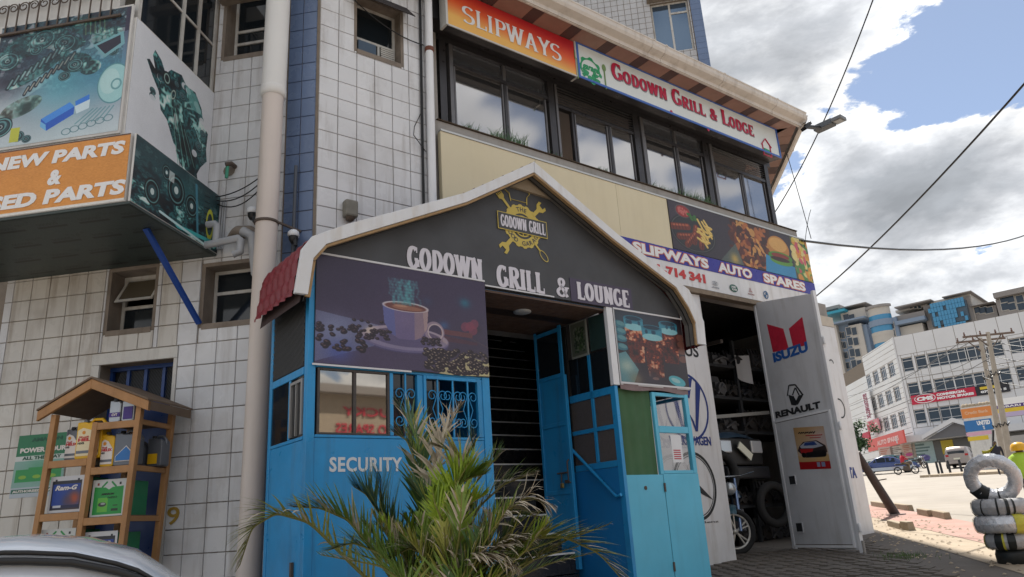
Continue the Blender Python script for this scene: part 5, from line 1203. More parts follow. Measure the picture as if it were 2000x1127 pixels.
# right box front
bbox('front_panel', M_bl, -2.725, -2.205, YF, YF + .025, .15, 1.418, label='faded light blue lower panel left of the seam')
bbox('front_panel', M_bl, -2.200, -1.70, YF - .003, YF + .022, .15, 1.424, label='faded light blue lower panel right of the seam')
b = MB(); b.box(-2.2045, -2.2005, YF + .004, YF + .01, .15, 1.41); b.build('seam', M_iron, BT)
for z in (1.30, .60): bbox('hinge', M_iron, -2.215, -2.195, YF - .012, YF - .003, z - .04, z + .04, bevel=0)
b = MB(); b.prism([(-2.46 + .02 * math.cos(t), 1.30 + .02 * math.sin(t)) for t in np.linspace(0, 6, 8)], YF - .004, YF - .001); b.build('rust_spot', M_iron, BT)
M_green_cloth = mat('green_curtain', (.065, .145, .07), .85, var=.25, vscale=3, streak=.3, dirt=(.05, .07, .02))
b = MB(); b.grid(lambda u, v: (-2.70 + .46 * u, YF + .03 + .006 * math.sin(u * 22 + v), 1.42 + .80 * v), 24, 4); b.build('curtain', M_green_cloth, BT)
bbox('curtain_post', M_bl, -2.232, -2.185, YF - .002, YF + .03, 1.42, 2.20)
bbox('right_post', M_bl, -1.760, -1.705, YF - .004, YF + .04, 1.426, 2.20)
bbox('glass_rail', M_bl, -2.183, -1.762, YF - .002, YF + .03, 1.810, 1.875); bbox('glass_rail', M_bl, -2.183, -1.762, YF - .002, YF + .03, 1.426, 1.455); bbox('glass_rail', M_bl, -2.183, -1.762, YF - .002, YF + .03, 2.165, 2.20)
M_clear = mat('clear_glass', (.95, .97, .96), .02, trans=1.0, alpha=.22, ior=1.1)
bbox('pane', M_clear, -2.18, -1.765, YF + .010, YF + .014, 1.877, 2.163, bevel=0); bbox('pane', M_clear, -2.18, -1.765, YF + .010, YF + .014, 1.457, 1.808, bevel=0)
bbox('side_panel', M_bb, -1.702, -1.675, YF + .04, -.06, .15, 1.424); bbox('side_post', M_bb, -1.71, -1.67, -.10, -.06, 1.426, 3.0); bbox('side_rail', M_bb, -1.705, -1.672, YF + .042, -.102, 2.166, 2.2)
bbox('pilaster', M_white_paint, -2.745, -2.665, YF - .014, YF + .03, 2.24, 3.0)
b = MB(); b.box(-1.695, -1.68, YF + .042, -.06, 2.21, 3.02); b.build('side_upper_board', M_dark, BT)
# notices seen in the lower pane
nb = thing('notice_sheet', 'white notice sheet with small print stuck in the lower right booth pane', 'notice', F, (-1.96, YF, 1.6))
b = MB(); b.box(-2.03, -1.88, YF + .0055, YF + .008, 1.53, 1.79); b.build('sheet', M_white_paint, nb)
b = MB()
for i in range(5): b.box(-2.01, -1.91, YF + .0035, YF + .005, 1.56 + i * .02, 1.57 + i * .02)
b.build('print', M_logo_red, nb)
vest = MB(); vest.grid(lambda u, v: (-2.27 + .06 * u + .01 * math.sin(v * 9), YF + .12 + .02 * math.sin(u * 5 + v * 4), 1.44 + .38 * v), 6, 10); tag(vest.build('safety_vest', mat('hivis_yellow', (.40, .60, .02), .7), None, F, (-2.24, YF + .12, 1.5)), 'strip of yellow safety vest hanging beside the green curtain', 'vest')
# gable board
M_gab = mat('charcoal_gable', (.060, .062, .068), .55, var=.22, vscale=1.8, bump=.1, bscale=20)
ztop = 3.045
b = MB(); b.prism([(-5.66, ztop), (-5.66, 3.09), (-5.45, 3.19), (-3.645, 4.14), (-1.93, 3.29), (-1.70, 3.10), (-1.68, 2.99), (-2.70, 2.99), (-2.74, 3.0), (-4.165, 3.0), (-4.165, ztop)], YF - .012, YF + .02); gab = b.build('gable_board', M_gab, BT)
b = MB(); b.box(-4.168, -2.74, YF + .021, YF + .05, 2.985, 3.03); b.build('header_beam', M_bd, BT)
b = MB(); b.prism([(-3.97, 4.01), (-3.645, 4.135), (-3.35, 3.985)], YF - .045, YF - .014); b.build('apex_block', mat('raw_timber', (.30, .24, .17), .8, var=.3), BT)
M_trim = mat('white_trim_strip', (.62, .62, .64), .4)
b = MB(); b.box(-5.66, -4.17, YF - .022, YF - .013, 3.035, 3.050); b.build('trim_strip', M_trim, BT)
b = MB(); b.box(-4.165, -3.40, YF - .022, YF - .013, 3.0, 3.012); b.build('trim_strip', M_trim, BT)
b = MB(); b.box(-2.66, -1.66, YF - .022, YF - .013, 2.985, 3.0); b.box(-1.672, -1.660, YF - .022, YF - .013, 3.001, 3.10); b.build('trim_strip', M_trim, BT)
# lettering of the gable
YG = YF - .014
M_gw = mat('gable_letter_white', (.62, .60, .66), .5, var=.1, vscale=8)
kw = dict(stem=.25, hair=.13, serif=.15, sth=.13)
def gz_(x): return 3.045 + (x + 4.9) * -.012
slab('GODOWN', -4.915, 3.052, -4.18, 3.235, YG, M_gw, BT, **kw)
slab('GRILL', -4.035, 3.022, -3.50, 3.215, YG, M_gw, BT, **kw)
slab('&', -3.37, 3.022, -3.20, 3.205, YG, M_gw, BT, stem=.17, hair=.11)
b = MB(); b.box(-3.19, -2.375, YG - .004, YG - .001, 2.996, 3.225); b.build('sticker_patch', mat('purple_patch', (.055, .04, .075), .4), BT)
slab('LOUNGE', -3.115, 3.025, -2.415, 3.195, YG - .005, M_gw, BT, **kw)
M_gold = mat('gold_print', (.52, .40, .08), .45); M_gbg = M_gab
ex, ez = -3.71, 3.64; YE = YG - .002
b = MB(); n = 96; V = []
for i in range(n):
    a = 2 * math.pi * i / n; R_ = .205 + (.012 if (i % 6) < 3 else 0); V += [(ex + R_ * math.cos(a), YE, ez + R_ * math.sin(a)), (ex + .125 * math.cos(a), YE, ez + .125 * math.sin(a))]
b.add(V, [(2 * i, 2 * i + 1, (2 * i + 3) % (2 * n), (2 * i + 2) % (2 * n)) for i in range(n)]); ring(b, ex, ez, .105, .105, .012, YE - .0005)
for k in range(10): a = rad(18 + 36 * k); b.bar((ex + .03 * math.cos(a), YE - .001, ez + .03 * math.sin(a)), (ex + .10 * math.cos(a), YE - .001, ez + .10 * math.sin(a)), .010, .003)
em = b.build('wheel_emblem', M_gold, BT)
def rot(pts, cx, cz, a, s=1.0): ca, sa = math.cos(rad(a)), math.sin(rad(a)); return [(cx + s * (x * ca - z * sa), cz + s * (x * sa + z * ca)) for x, z in pts]
b = MB(); YK = YE - .002
b.prism(rot([(-.012, .20), (.012, .20), (.014, .31), (.035, .33), (.035, .36), (-.035, .36), (-.035, .33), (-.014, .31)], ex, ez, 42), YK, YE)
for dx in (-.03, -.010, .010, .03): b.prism(rot([(dx - .006, .362), (dx + .006, .362), (dx + .004, .47), (dx - .004, .47)], ex, ez, 42), YK, YE)
wr = [(-.018, .19), (.018, .19), (.02, .28), (.05, .31), (.055, .36), (.028, .375), (.025, .335), (-.025, .335), (-.028, .375), (-.055, .36), (-.05, .31), (-.02, .28)]
b.prism(rot(wr, ex, ez, -45), YK, YE); b.prism(rot(wr, ex, ez, 138), YK, YE)
b.prism(rot([(-.010, .19), (.010, .19), (.008, .28), (-.008, .28)], ex, ez, 222), YK, YE)
Vv = []; 
for i in range(21):
    t = 2 * math.pi * i / 20; Vv += rot([(.035 * math.cos(t), .34 + .065 * math.sin(t)), (.028 * math.cos(t), .34 + .056 * math.sin(t))], ex, ez, 222)
b.add([(x, YK, z) for x, z in Vv], [(2 * i, 2 * i + 1, 2 * i + 3, 2 * i + 2) for i in range(20)])
hat = [(-.10, .225), (-.115, .30), (-.165, .33), (-.165, .40), (-.11, .435), (-.05, .425), (-.01, .455), (.05, .45), (.075, .415), (.115, .40), (.125, .34), (.09, .30), (.085, .225)]
for p, q in zip(hat[:-1], hat[1:]): b.bar((ex + p[0] - .02, YK - .001, ez + p[1]), (ex + q[0] - .02, YK - .001, ez + q[1]), .009, .003)
b.bar((ex - .12, YK - .001, ez + .245), (ex + .065, YK - .001, ez + .245), .006, .003)
b.build('crossed_tools_emblem', M_gold, BT)
b = MB(); b.prism([(ex - .285, ez - .075), (ex + .285, ez - .075), (ex + .285, ez + .095), (ex - .285, ez + .095)], YK - .005, YK - .003); b.build('name_plate', M_gold, BT)
b = MB(); b.prism([(ex - .277, ez - .067), (ex + .277, ez - .067), (ex + .277, ez + .087), (ex - .277, ez + .087)], YK - .007, YK - .0055); b.build('name_plate_field', M_gab, BT)
slab('GODOWN GRILL', ex - .255, ez - .045, ex + .26, ez + .065, YK - .008, M_gw, BT, stem=.24, hair=.12, serif=.14, sth=.12, th=.002)
for s_, a0, rr, fl in (('THE', 90, .165, 1), ('FOOD GARAGE', 270, .168, -1)):
    for i, ch in enumerate(s_):
        if ch == ' ': continue
        st_ = 15; a = a0 - fl * (i - (len(s_) - 1) / 2) * st_ * (1.0)
        me = text_mesh(ch, .02); co = np.array([v.co[:] for v in me.vertices]); mn, mx = co.min(0), co.max(0); c_ = (co - (mn + mx) / 2) / .7 * .042
        cx_, cz_ = ex + rr * math.cos(rad(a)), ez + rr * math.sin(rad(a)); th_ = rad(a - 90 if fl > 0 else a + 90)
        b = MB(); b.add([(cx_ + x * math.cos(th_) - z * math.sin(th_), YE - .0016, cz_ + x * math.sin(th_) + z * math.cos(th_)) for x, z, _ in c_], [tuple(p.vertices) for p in me.polygons]); b.build('lettering', M_gab, BT); bpy.data.meshes.remove(me)
text_px('SECURITY', F, YF - .001, (643, 922), (785, 893), mat('hand_painted_white', (.66, .68, .70), .5, var=.15, vscale=20), BT, bold=.03, spacing=1.1)
# roof: curved metal tile sheets, white barge boards
M_red = mat('dark_red_metal_tile', (.19, .022, .03), .38, var=.25, vscale=5, streak=.15)
M_barge = mat('white_barge_board', (.66, .67, .69), .5, var=.15, vscale=4, streak=.3, dirt=(.35, .25, .12))
M_ply = mat('raw_board_edge', (.34, .22, .11), .8, var=.4, vscale=20)
YR = -1.27
Lo = [(-3.642, 4.245), (-4.438, 3.745), (-5.498, 3.25), (-5.768, 3.10), (-5.842, 2.99), (-5.885, 2.66)]
Li = [(-3.650, 4.135), (-4.42, 3.665), (-5.448, 3.165), (-5.66, 3.06), (-5.755, 2.935), (-5.79, 2.66)]
Ro = [(-3.642, 4.245), (-2.638, 3.715), (-1.66, 3.275), (-1.575, 3.12), (-1.49, 2.95), (-1.505, 2.70)]
Ri = [(-3.650, 4.135), (-2.70, 3.65), (-1.86, 3.275), (-1.70, 3.08), (-1.625, 2.93), (-1.635, 2.70)]
def barge(o, i_, nm):
    V = []; k = len(o)
    for y in (YR, YR + .035):
        V += [(x, y, z) for x, z in o] + [(x, y, z) for x, z in i_]
    b = MB(); fs = []
    flip = o[-1][0] > o[0][0]
    for j in range(k - 1):
        q = [(j, j + 1, k + j + 1, k + j), (2 * k + j, 3 * k + j, 3 * k + j + 1, 2 * k + j + 1), (j, 2 * k + j, 2 * k + j + 1, j + 1), (k + j, k + j + 1, 3 * k + j + 1, 3 * k + j)]
        fs += [f[::-1] for f in q] if flip else q
    e = [(k - 1, 3 * k - 1, 4 * k - 1, 2 * k - 1), (0, k, 3 * k, 2 * k)]; fs += e
    b.add(V, fs); return b.build(nm, M_barge, BT, bevel=.004)
barge(Lo, Li, 'barge_board'); barge(Ro, Ri, 'barge_board')
# ragged raw edge under the barge board
for o in (Li, Ri):
    b = MB(); sx = 1 if o is Li else -1
    for (xa, za), (xb, zb) in zip(o[:-1], o[1:]): b.bar((xa + sx * .004, YR + .022, za - .012), (xb + sx * .004, YR + .022, zb - .012), .035, .018)
    b.build('board_edge', M_ply, BT)
    b = MB()
    for (xa, za), (xb, zb) in zip(o[:-1], o[1:]): b.add([(xa, YR + .036, za), (xb, YR + .036, zb), (xb, YF - .012, zb), (xa, YF - .012, za)], [(0, 1, 2, 3)])
    b.build('roof_soffit', mat('dark_grey_soffit', (.16, .15, .14), .8, var=.3), BT)  # dark mottled grey on the underside of the overhang
    b = MB()
    for t in (.12, .55): 
        pts = [(x + sx * .010 * 0, YR + .035 + t * .12, z - .02) for x, z in o]; b.tube(pts, .006, 5)
    b.build('roof_cable', M_black, BT)
def roofsheet(o, yb, nm, amp=.018):
    pts = []
    for (xa, za), (xb, zb) in zip(o[:-1], o[1:]):
        ln = math.hypot(xb - xa, zb - za); n = max(2, int(ln / .022))
        for i in range(n): pts.append((xa + (xb - xa) * i / n, za + (zb - za) * i / n))
    pts.append(o[-1]); pts = np.array(pts); d = np.gradient(pts, axis=0); d /= np.linalg.norm(d, axis=1)[:, None]; nrm = np.stack([d[:, 1], -d[:, 0]], 1)
    if nrm[len(nrm) // 2][1] < 0: nrm = -nrm
    s_ = np.r_[0, np.cumsum(np.linalg.norm(np.diff(pts, axis=0), axis=1))]
    ny = int((yb - YR) / .018)
    def fn(u, v):
        k = u * (len(pts) - 1); i = min(int(k + .5), len(pts) - 1); y = YR + .036 + (yb - YR - .036) * v
        h = .5 + .5 * math.cos(2 * math.pi * (y / .125)); st_ = (s_[i] / .13) % 1.0
        off = -.020 + amp * h + .014 * (1 - st_)
        return (pts[i][0] + nrm[i][0] * off, y, pts[i][1] + nrm[i][1] * off)
    b = MB(); b.grid(fn, len(pts) - 1, ny); return b.build(nm, M_red, BT)
roofsheet(Lo, -.42, 'tiled_roof_sheet'); roofsheet(Ro, -.03, 'tiled_roof_sheet')
b = MB()
V = [(x + .05, YR + .04, z - .05) for x, z in Lo] + [(x + .05, -.43, z - .05) for x, z in Lo]; b.add(V, [(j, j + 1, 7 + j, 6 + j) for j in range(5)]); b.build('roof_lining', mat('lining_dark', (.05, .03, .03), .8), BT)
# ---- coffee and beer prints
def coffee():
    c = Cv(400, 280, (74, 62, 92)); c.grad((66, 52, 82), (84, 72, 104)); c.blob(.1, .2, .5, (56, 44, 72), .5); c.blob(.9, .75, .4, (70, 62, 80), .5)
    R = np.random.default_rng(2)
    c.poly([(0, .52), (.12, .55), (.45, .62), (.3, .8), (0, .98)], (120, 125, 165), .8); c.blob(.1, .7, .18, (150, 160, 195), .6); c.blob(.12, .88, .13, (80, 95, 175), .8)
    c.blob(.93, .52, .05, (70, 55, 70), 1); 
    for dx, dy in ((0, 0), (.03, -.03), (-.03, .01), (.02, .04)): c.ell(.885 + dx, .50 + dy, .028, .05, (150, 72, 95), 20, .7)
    c.blob(.86, .26, .06, (45, 125, 150), .8); c.blob(.72, .52, .05, (70, 110, 165), .7); c.blob(.62, .3, .05, (60, 80, 120), .5)
    c.poly([(.70, .56), (.90, .57), (.90, .62), (.70, .61)], (120, 72, 78), .9); c.poly([(.70, .62), (.93, .66), (.93, .69), (.7, .68)], (95, 60, 75), .8); c.line([(.88, .62), (1, .70)], .01, (100, 80, 90), .7)
    c.ell(.49, .70, .255, .125, (132, 118, 150)); c.ell(.49, .69, .25, .115, (176, 160, 178)); c.ell(.50, .685, .21, .09, (108, 92, 122)); c.blob(.29, .66, .06, (230, 210, 190), .9); c.blob(.70, .70, .05, (190, 165, 160), .8); c.ell(.49, .735, .25, .10, (90, 90, 150), 0, .35)
    c.ell(.66, .60, .06, .105, (160, 140, 160), ring=.26); c.ell(.665, .60, .048, .085, (205, 185, 190), ring=.16)
    c.poly([(.355, .38), (.625, .38), (.615, .58), (.59, .67), (.53, .705), (.45, .705), (.40, .66), (.365, .56)], (120, 106, 150))
    c.poly([(.355, .38), (.42, .38), (.43, .68), (.40, .66), (.365, .56)], (100, 108, 172), .8); c.poly([(.54, .40), (.625, .38), (.615, .58), (.58, .67), (.54, .70)], (168, 140, 145), .7); c.poly([(.59, .39), (.625, .38), (.615, .58), (.60, .62)], (210, 180, 170), .5); c.blob(.5, .52, .09, (135, 118, 155), .5)
    c.ell(.49, .385, .136, .050, (215, 205, 212)); c.ell(.49, .388, .122, .040, (120, 70, 66)); c.ell(.50, .395, .09, .022, (165, 112, 92)); c.ell(.46, .38, .04, .012, (210, 160, 130), 0, .7)
    for k in range(26):
        x = .48 + R.normal(0, .04); y = .36; pts = []
        for j in range(9): pts.append((x, y)); x += R.normal(0, .010); y -= .030
        c.line(pts, .014, (95, 170, 180), .28, 4)
    c.blob(.47, .30, .06, (90, 175, 185), .35)
    def bean(x, y, s, d=(42, 32, 46), h=(140, 105, 110)):
        a = R.uniform(-40, 40); c.ell(x, y, s, s * 1.15, d, a); c.ell(x - s * .25, y - s * .4, s * .45, s * .28, h, a, .75)
    for k in range(46): bean(R.uniform(.01, .30), R.uniform(.62, .86), R.uniform(.012, .020))
    for k in range(16): bean(R.uniform(.02, .35), R.uniform(.56, .7), .012)
    for k in range(26): bean(R.uniform(.28, .40), R.uniform(.64, .74), .012); 
    for k in range(30): bean(R.uniform(.57, .70), R.uniform(.66, .73), .012)
    c.poly([(.68, 1), (.72, .90), (.85, .80), (1, .86), (1, 1)], (205, 195, 150), .95); c.blob(.95, .97, .14, (225, 215, 160), .8)
    for k in range(190):
        x = R.uniform(.60, .99); bean(x, R.uniform(.76, .99 - .1 * abs(x - .8)), R.uniform(.011, .019), (46, 34, 44), (225, 205, 175))
    return c.noise(.018).mat('print_coffee', gain=.72, rough=.35)
cb = thing('coffee_poster', 'large purple poster of a steaming coffee cup and beans above the booth windows', 'poster', F, (-4.9, YF, 2.2))
b = MB(); b.box(-5.675, -4.17, YF - .016, YF - .0085, 2.21, 3.033); b.build('backing', M_frame_dark, cb)
s = MB(); s.grid(lambda u, v: (-5.672 + 1.50 * u, YF - .019 - .003 * math.sin(u * 9) * math.sin(v * 5) - .002, 2.212 + .02 * (0 if v > 0 else math.sin(u * 14) * .3) + .82 * v), 24, 10); s.build('print', coffee(), cb)
b = MB(); b.box(-5.69, -4.9, YF - .026, YF - .020, 2.200, 2.213); b.build('edge_strip', M_trim, cb)
def beer():
    c = Cv(220, 240, (46, 34, 44)); R = np.random.default_rng(12)
    c.blob(.15, .2, .3, (60, 110, 130), .5); c.blob(.9, .4, .3, (90, 60, 55), .6); c.blob(.5, .2, .4, (45, 70, 90), .5)
    for cx_, cy_, w_, h_, ph in ((.26, .42, .14, .30, 1), (.78, .40, .14, .28, 2), (.52, .56, .15, .34, 0)):
        c.poly([(cx_ - w_, cy_ - h_ * .7), (cx_ + w_, cy_ - h_ * .7), (cx_ + w_ * .75, cy_ + h_), (cx_ - w_ * .75, cy_ + h_)], (92, 34, 26)); c.poly([(cx_ - w_ * .2, cy_ - h_ * .6), (cx_ + w_ * .4, cy_ - h_ * .6), (cx_ + w_ * .3, cy_ + h_), (cx_ - w_ * .2, cy_ + h_)], (165, 62, 34), .8)
        gm = Cv(220, 240, (0, 0, 0)); gm.poly([(cx_ - w_, cy_ - h_ * .7), (cx_ + w_, cy_ - h_ * .7), (cx_ + w_ * .75, cy_ + h_), (cx_ - w_ * .75, cy_ + h_)], (255, 255, 255)); mottle(c, gm.a[..., 0], [(34, 14, 16), (70, 24, 20), (120, 40, 26), (60, 20, 20), (190, 84, 44), (245, 190, 150)], R, .9, (8, 20, 48))
        c.poly([(cx_ - w_ * 1.02, cy_ - h_ * 1.1), (cx_ + w_ * 1.02, cy_ - h_ * 1.1), (cx_ + w_ * .98, cy_ - h_ * .65), (cx_ - w_ * .98, cy_ - h_ * .65)], (60, 150, 175)); c.ell(cx_, cy_ - h_ * .68, w_, .05, (150, 215, 225)); c.ell(cx_, cy_ - h_ * 1.08, w_ * 1.02, .045, (50, 130, 155)); c.ell(cx_, cy_ - h_ * 1.1, w_ * .8, .03, (30, 60, 80))
        for k in range(5): c.ell(cx_ + R.uniform(-.1, .1), cy_ - h_ * .9, .02, .03, (30, 70, 95), 0, .7)
    c.poly([(0, .62), (.1, .58), (.26, .82), (.18, 1), (0, 1)], (105, 165, 175), .9); c.blob(.1, .78, .12, (190, 205, 190), .8); c.blob(.22, .95, .12, (150, 140, 110), .7)
    c.ell(.82, .93, .13, .07, (90, 190, 205), 20); c.ell(.80, .92, .07, .03, (190, 225, 225), 20, .8)
    for y in (.2, .3, .4, .52): c.ell(.05, y, .09, .05, (60, 140, 160), 10, .8); c.ell(.07, y - .01, .06, .03, (130, 180, 180), 10, .6); c.ell(.96, y + .08, .07, .05, (140, 90, 75), -10, .8)
    c.blob(.45, .92, .14, (60, 48, 60), .9); c.ell(.5, .92, .05, .02, (150, 110, 100), 0, .8)
    return c.noise(.02).mat('print_beer', gain=.72, rough=.35)
bp = thing('drinks_poster', 'poster of iced dark drinks in glasses beside the stair entrance', 'poster', F, (-2.2, YF, 2.3))
b = MB(); b.box(-2.655, -1.675, YF - .016, YF - .0085, 2.245, 2.985); b.build('backing', M_trim, bp)
s = MB(); s.grid(lambda u, v: (-2.645 + .965 * u, YF - .019 - .002 * math.sin(u * 7 + v * 3), 2.275 + .708 * v), 12, 8); s.build('print', beer(), bp)
b = MB(); b.box(-2.66, -1.665, YF - .024, YF - .018, 2.255, 2.272); b.build('edge_strip', M_trim, bp)
s = MB(); s.grid(lambda u, v: (-2.66 + .97 * u, YF - .012 - .01 * math.sin(u * 11), 2.255 - (.05 + .012 * math.sin(u * 9)) * (1 - v)), 20, 2); s.build('curled_flap', mat('curled_vinyl', (.22, .15, .15), .5, var=.5, vscale=14), bp)
# ================================================================== ground, road, pavement
M_yard = mat('worn_block_paving', (.125, .108, .092), .92, var=.35, vscale=1.3, bump=.5, bscale=25)
M_road = mat('dusty_road', (.30, .265, .225), .9, var=.28, vscale=.6, streak=0, bump=.3, bscale=12)
M_pave = mat('red_pavement', (.36, .21, .17), .85, var=.35, vscale=1.2, bump=.3, bscale=20)
M_sand = mat('loose_sand', (.36, .29, .21), .95, var=.35, vscale=3, bump=.6, bscale=18)
def sheet_from(poly, dz, step, nm, m, kind='structure', jitter=0.0):
    """A patch of ground following the slope inside an outline (world x,y)."""
    P = np.array(poly); x0, y0 = P.min(0); x1, y1 = P.max(0)
    import bmesh
    bm = bmesh.new(); vs_ = [bm.verts.new((p[0], p[1], 0)) for p in poly]; bm.faces.new(vs_)
    for ax, a, c in (((1, 0, 0), x0, x1), ((0, 1, 0), y0, y1)):
        n = int((c - a) / step)
        for i in range(1, n + 1):
            co = [0, 0, 0]; co[0 if ax[0] else 1] = a + i * step
            bmesh.ops.bisect_plane(bm, geom=bm.verts[:] + bm.edges[:] + bm.faces[:], plane_co=co, plane_no=ax)
    for v in bm.verts: v.co.z = ground_z(v.co.x, v.co.y) + dz
    bmesh.ops.recalc_face_normals(bm, faces=bm.faces)
    me = bpy.data.meshes.new(nm); bm.to_mesh(me); bm.free(); me.materials.append(m)
    if me.polygons and me.polygons[0].normal.z < 0: me.flip_normals()
    o = bpy.data.objects.new(nm, me); col.objects.link(o); o['kind'] = kind; OFF[o.name] = (WORLD, np.zeros(3)); return o
xs = list(np.arange(-12, 30, .5)); ys = list(np.arange(-6, 30, .5))
xs = [-900, -300, -120, -60, -30, -18] + xs + [30, 36, 44, 54, 66, 80, 110, 200, 400, 900]; ys = [-400, -120, -40, -20, -10] + ys + [30, 34, 38, 44, 50, 56, 62, 68, 74, 80, 88, 96, 106, 116, 130, 160, 220, 400, 900]
b = MB(); V = [(x, y, ground_z(x, y)) for y in ys for x in xs]; n = len(xs)
b.add(V, [(j * n + i, j * n + i + 1, (j + 1) * n + i + 1, (j + 1) * n + i) for j in range(len(ys) - 1) for i in range(n - 1)])
gr = b.build('ground', M_road, None, WORLD, kind='structure')
pv_line0 = [G(1694, 986), G(1749, 994), G(1803, 1005), G(1896, 1021)]; pv_line1 = [G(1703, 1023), G(1743, 1027), G(1782, 1031), G(1910, 1046)]
dvec = (pv_line0[-1] - pv_line0[0]); dvec[2] = 0; dvec /= np.linalg.norm(dvec)
a0 = pv_line0[0] - dvec * 14; a1 = pv_line0[-1] + dvec * 12; b0 = pv_line1[0] - dvec * 14; b1 = pv_line1[-1] + dvec * 12
pavement = sheet_from([tuple(p[:2]) for p in (a0, a1, b1, b0)], .012, .6, 'pavement', M_pave)
nv = np.array([-dvec[1], dvec[0], 0]); 
if nv @ (b0 - a0) < 0: nv = -nv
s0, s1 = b0, b1; t0, t1 = b0 + nv * .55, b1 + nv * .55
sheet_from([tuple(p[:2]) for p in (s0, s1, t1, t0)], .008, .5, 'sand_strip', M_sand)
yard = sheet_from([(1.2, -1.5), tuple((t1)[:2]), tuple((t0)[:2] + nv[:2] * -.0), (2.0, 20.0), (-1, 12)], .004, .6, 'yard', M_yard)
# paving blocks of the yard, nearest ones one by one
blk = MB(); blk.box(-.095, .095, -.047, .047, -.02, .012); blk_me = blk.mesh('paver', M_yard)
Rb = random.Random(3); pavers = []
yd = az_dir(52.2 - 12); yn = np.array([-yd[1], yd[0], 0])
o0 = np.array([3.2, 7.4, 0]); rest = MB(); cand = []
for i in range(-26, 40):
    for j in range(-24, 60):
        p = o0 + yd * (i * .20 + (j % 2) * .10) + yn * (j * .10)
        q = RW.T @ (np.array([p[0], p[1], ground_z(p[0], p[1])]) - CAM)
        if q[2] < 1: continue
        px, py = CX + FPX * q[0] / q[2], CY + FPX * q[1] / q[2]
        if not (1380 < px < 2010 and 1046 < py < 1135): continue
        uu, yy_ = F.inv(p)
        if yy_ > .0 and uu > 1.4: continue
        if (p[:2] - t0[:2]) @ nv[:2] < .05: continue
        cand.append((q[2], p, px))
cand.sort(key=lambda t: t[0])
ang = math.atan2(yd[1], yd[0])
for k, (dd, p, px) in enumerate(cand[:3800]):
    z = ground_z(p[0], p[1]) + .0 + Rb.uniform(-.003, .005); sl = GS
    if k < 300:
        o = bpy.data.objects.new('paver', blk_me); col.objects.link(o); o.parent = yard
        o.location = (p[0], p[1], z); o.rotation_euler = (Rb.uniform(-.03, .03) + .04, Rb.uniform(-.03, .03), ang + Rb.uniform(-.05, .05))
    else:
        ca, sa = math.cos(ang + Rb.uniform(-.05, .05)), math.sin(ang); tz = Rb.uniform(-.02, .02)
        c8 = [(x, y) for x, y in ((-.095, -.047), (.095, -.047), (.095, .047), (-.095, .047))]
        lo_ = [(p[0] + x * ca - y * sa, p[1] + x * sa + y * ca) for x, y in c8]
        rest.add([(x, y, ground_z(x, y) - .01) for x, y in lo_] + [(x, y, ground_z(x, y) + .012 + Rb.uniform(-.002, .003)) for x, y in lo_], [(4, 5, 6, 7), (0, 1, 5, 4), (1, 2, 6, 5), (2, 3, 7, 6), (3, 0, 4, 7)])
if rest.v: rest.build('paver_field', M_yard, yard, kind='stuff')
# sandy litter and pebbles
peb = MB(); Rp = random.Random(5)
for i in range(700):
    t = Rp.random() ** .8; p = t0 + (t1 - t0) * Rp.uniform(.30, .80) - nv * Rp.uniform(-.5, 1.0)
    r_ = Rp.uniform(.008, .03); z = ground_z(p[0], p[1]); c = (p[0], p[1], z + r_ * .5)
    V = [(c[0] + r_, c[1], c[2]), (c[0], c[1] + r_ * .8, c[2]), (c[0] - r_ * .9, c[1], c[2]), (c[0], c[1] - r_, c[2]), (c[0], c[1], c[2] + r_ * .6)]
    peb.add(V, [(0, 1, 4), (1, 2, 4), (2, 3, 4), (3, 0, 4)])
o = peb.build('gravel', M_sand, None, WORLD, kind='stuff'); tag(o, 'pebbles and loose grit along the edge of the red pavement', 'gravel')
# kerb stones
M_kerb = mat('kerb_concrete', (.34, .28, .20), .9, var=.35, vscale=6, bump=.5, bscale=30)
def kerb(p, L_, label, h=.12, w=.12, tw=0.0):
    c, s_ = math.cos(math.atan2(dvec[1], dvec[0]) + tw), math.sin(math.atan2(dvec[1], dvec[0]) + tw)
    fr = Frame((p[0], p[1]), (c, s_, 0)); z = min(ground_z(*(fr.w(0, 0, 0)[:2])), ground_z(*(fr.w(L_, 0, 0)[:2])))
    z0 = ground_z(*fr.w(0, 0, 0)[:2]); z1 = ground_z(*fr.w(L_, 0, 0)[:2])
    b = MB(); V = [(0, -w / 2, z0 - .1), (L_, -w / 2, z1 - .1), (L_, w / 2, z1 - .1), (0, w / 2, z0 - .1), (0, -w / 2, z0 + h), (L_, -w / 2, z1 + h), (L_, w / 2 - .03, z1 + h), (0, w / 2 - .03, z0 + h)]
    b.add(V, [(0, 3, 2, 1), (4, 5, 6, 7), (0, 1, 5, 4), (1, 2, 6, 5), (2, 3, 7, 6), (3, 0, 4, 7)])
    o = b.build('kerb_stone', M_kerb, None, fr, (0, 0, z0), bevel=.012); tag(o, label, 'kerb stone')
def along(p, q, frac=1.0): return float(np.linalg.norm((np.array(q) - np.array(p))[:2]))
k1, k2, k3, k4, k5, k6 = G(1707, 989), G(1745, 993), G(1776, 999), G(1799, 1006), G(1829, 1010), G(1856, 1016)
kerb(k1, along(k1, k2) * .95, 'thin kerb stone behind the leaning post, farthest of the row'); kerb(k2, along(k2, k3), 'kerb stone just right of the leaning post at the road edge')
kerb(k4, along(k4, k5) * .97, 'left kerb stone of the touching pair at the road edge'); kerb(k5, along(k5, k6) * .95, 'right kerb stone of the touching pair at the road edge', tw=-.03)
k7, k8, k9 = G(1742, 1028), G(1768, 1035), G(1783, 1037); kerb(k7, along(k7, k8), 'sunlit kerb stone between the red pavement and the sandy strip', h=.10); kerb(k8, along(k8, k9) * 1.1, 'broken dark ended kerb stone at the sandy strip', h=.13, tw=.15)
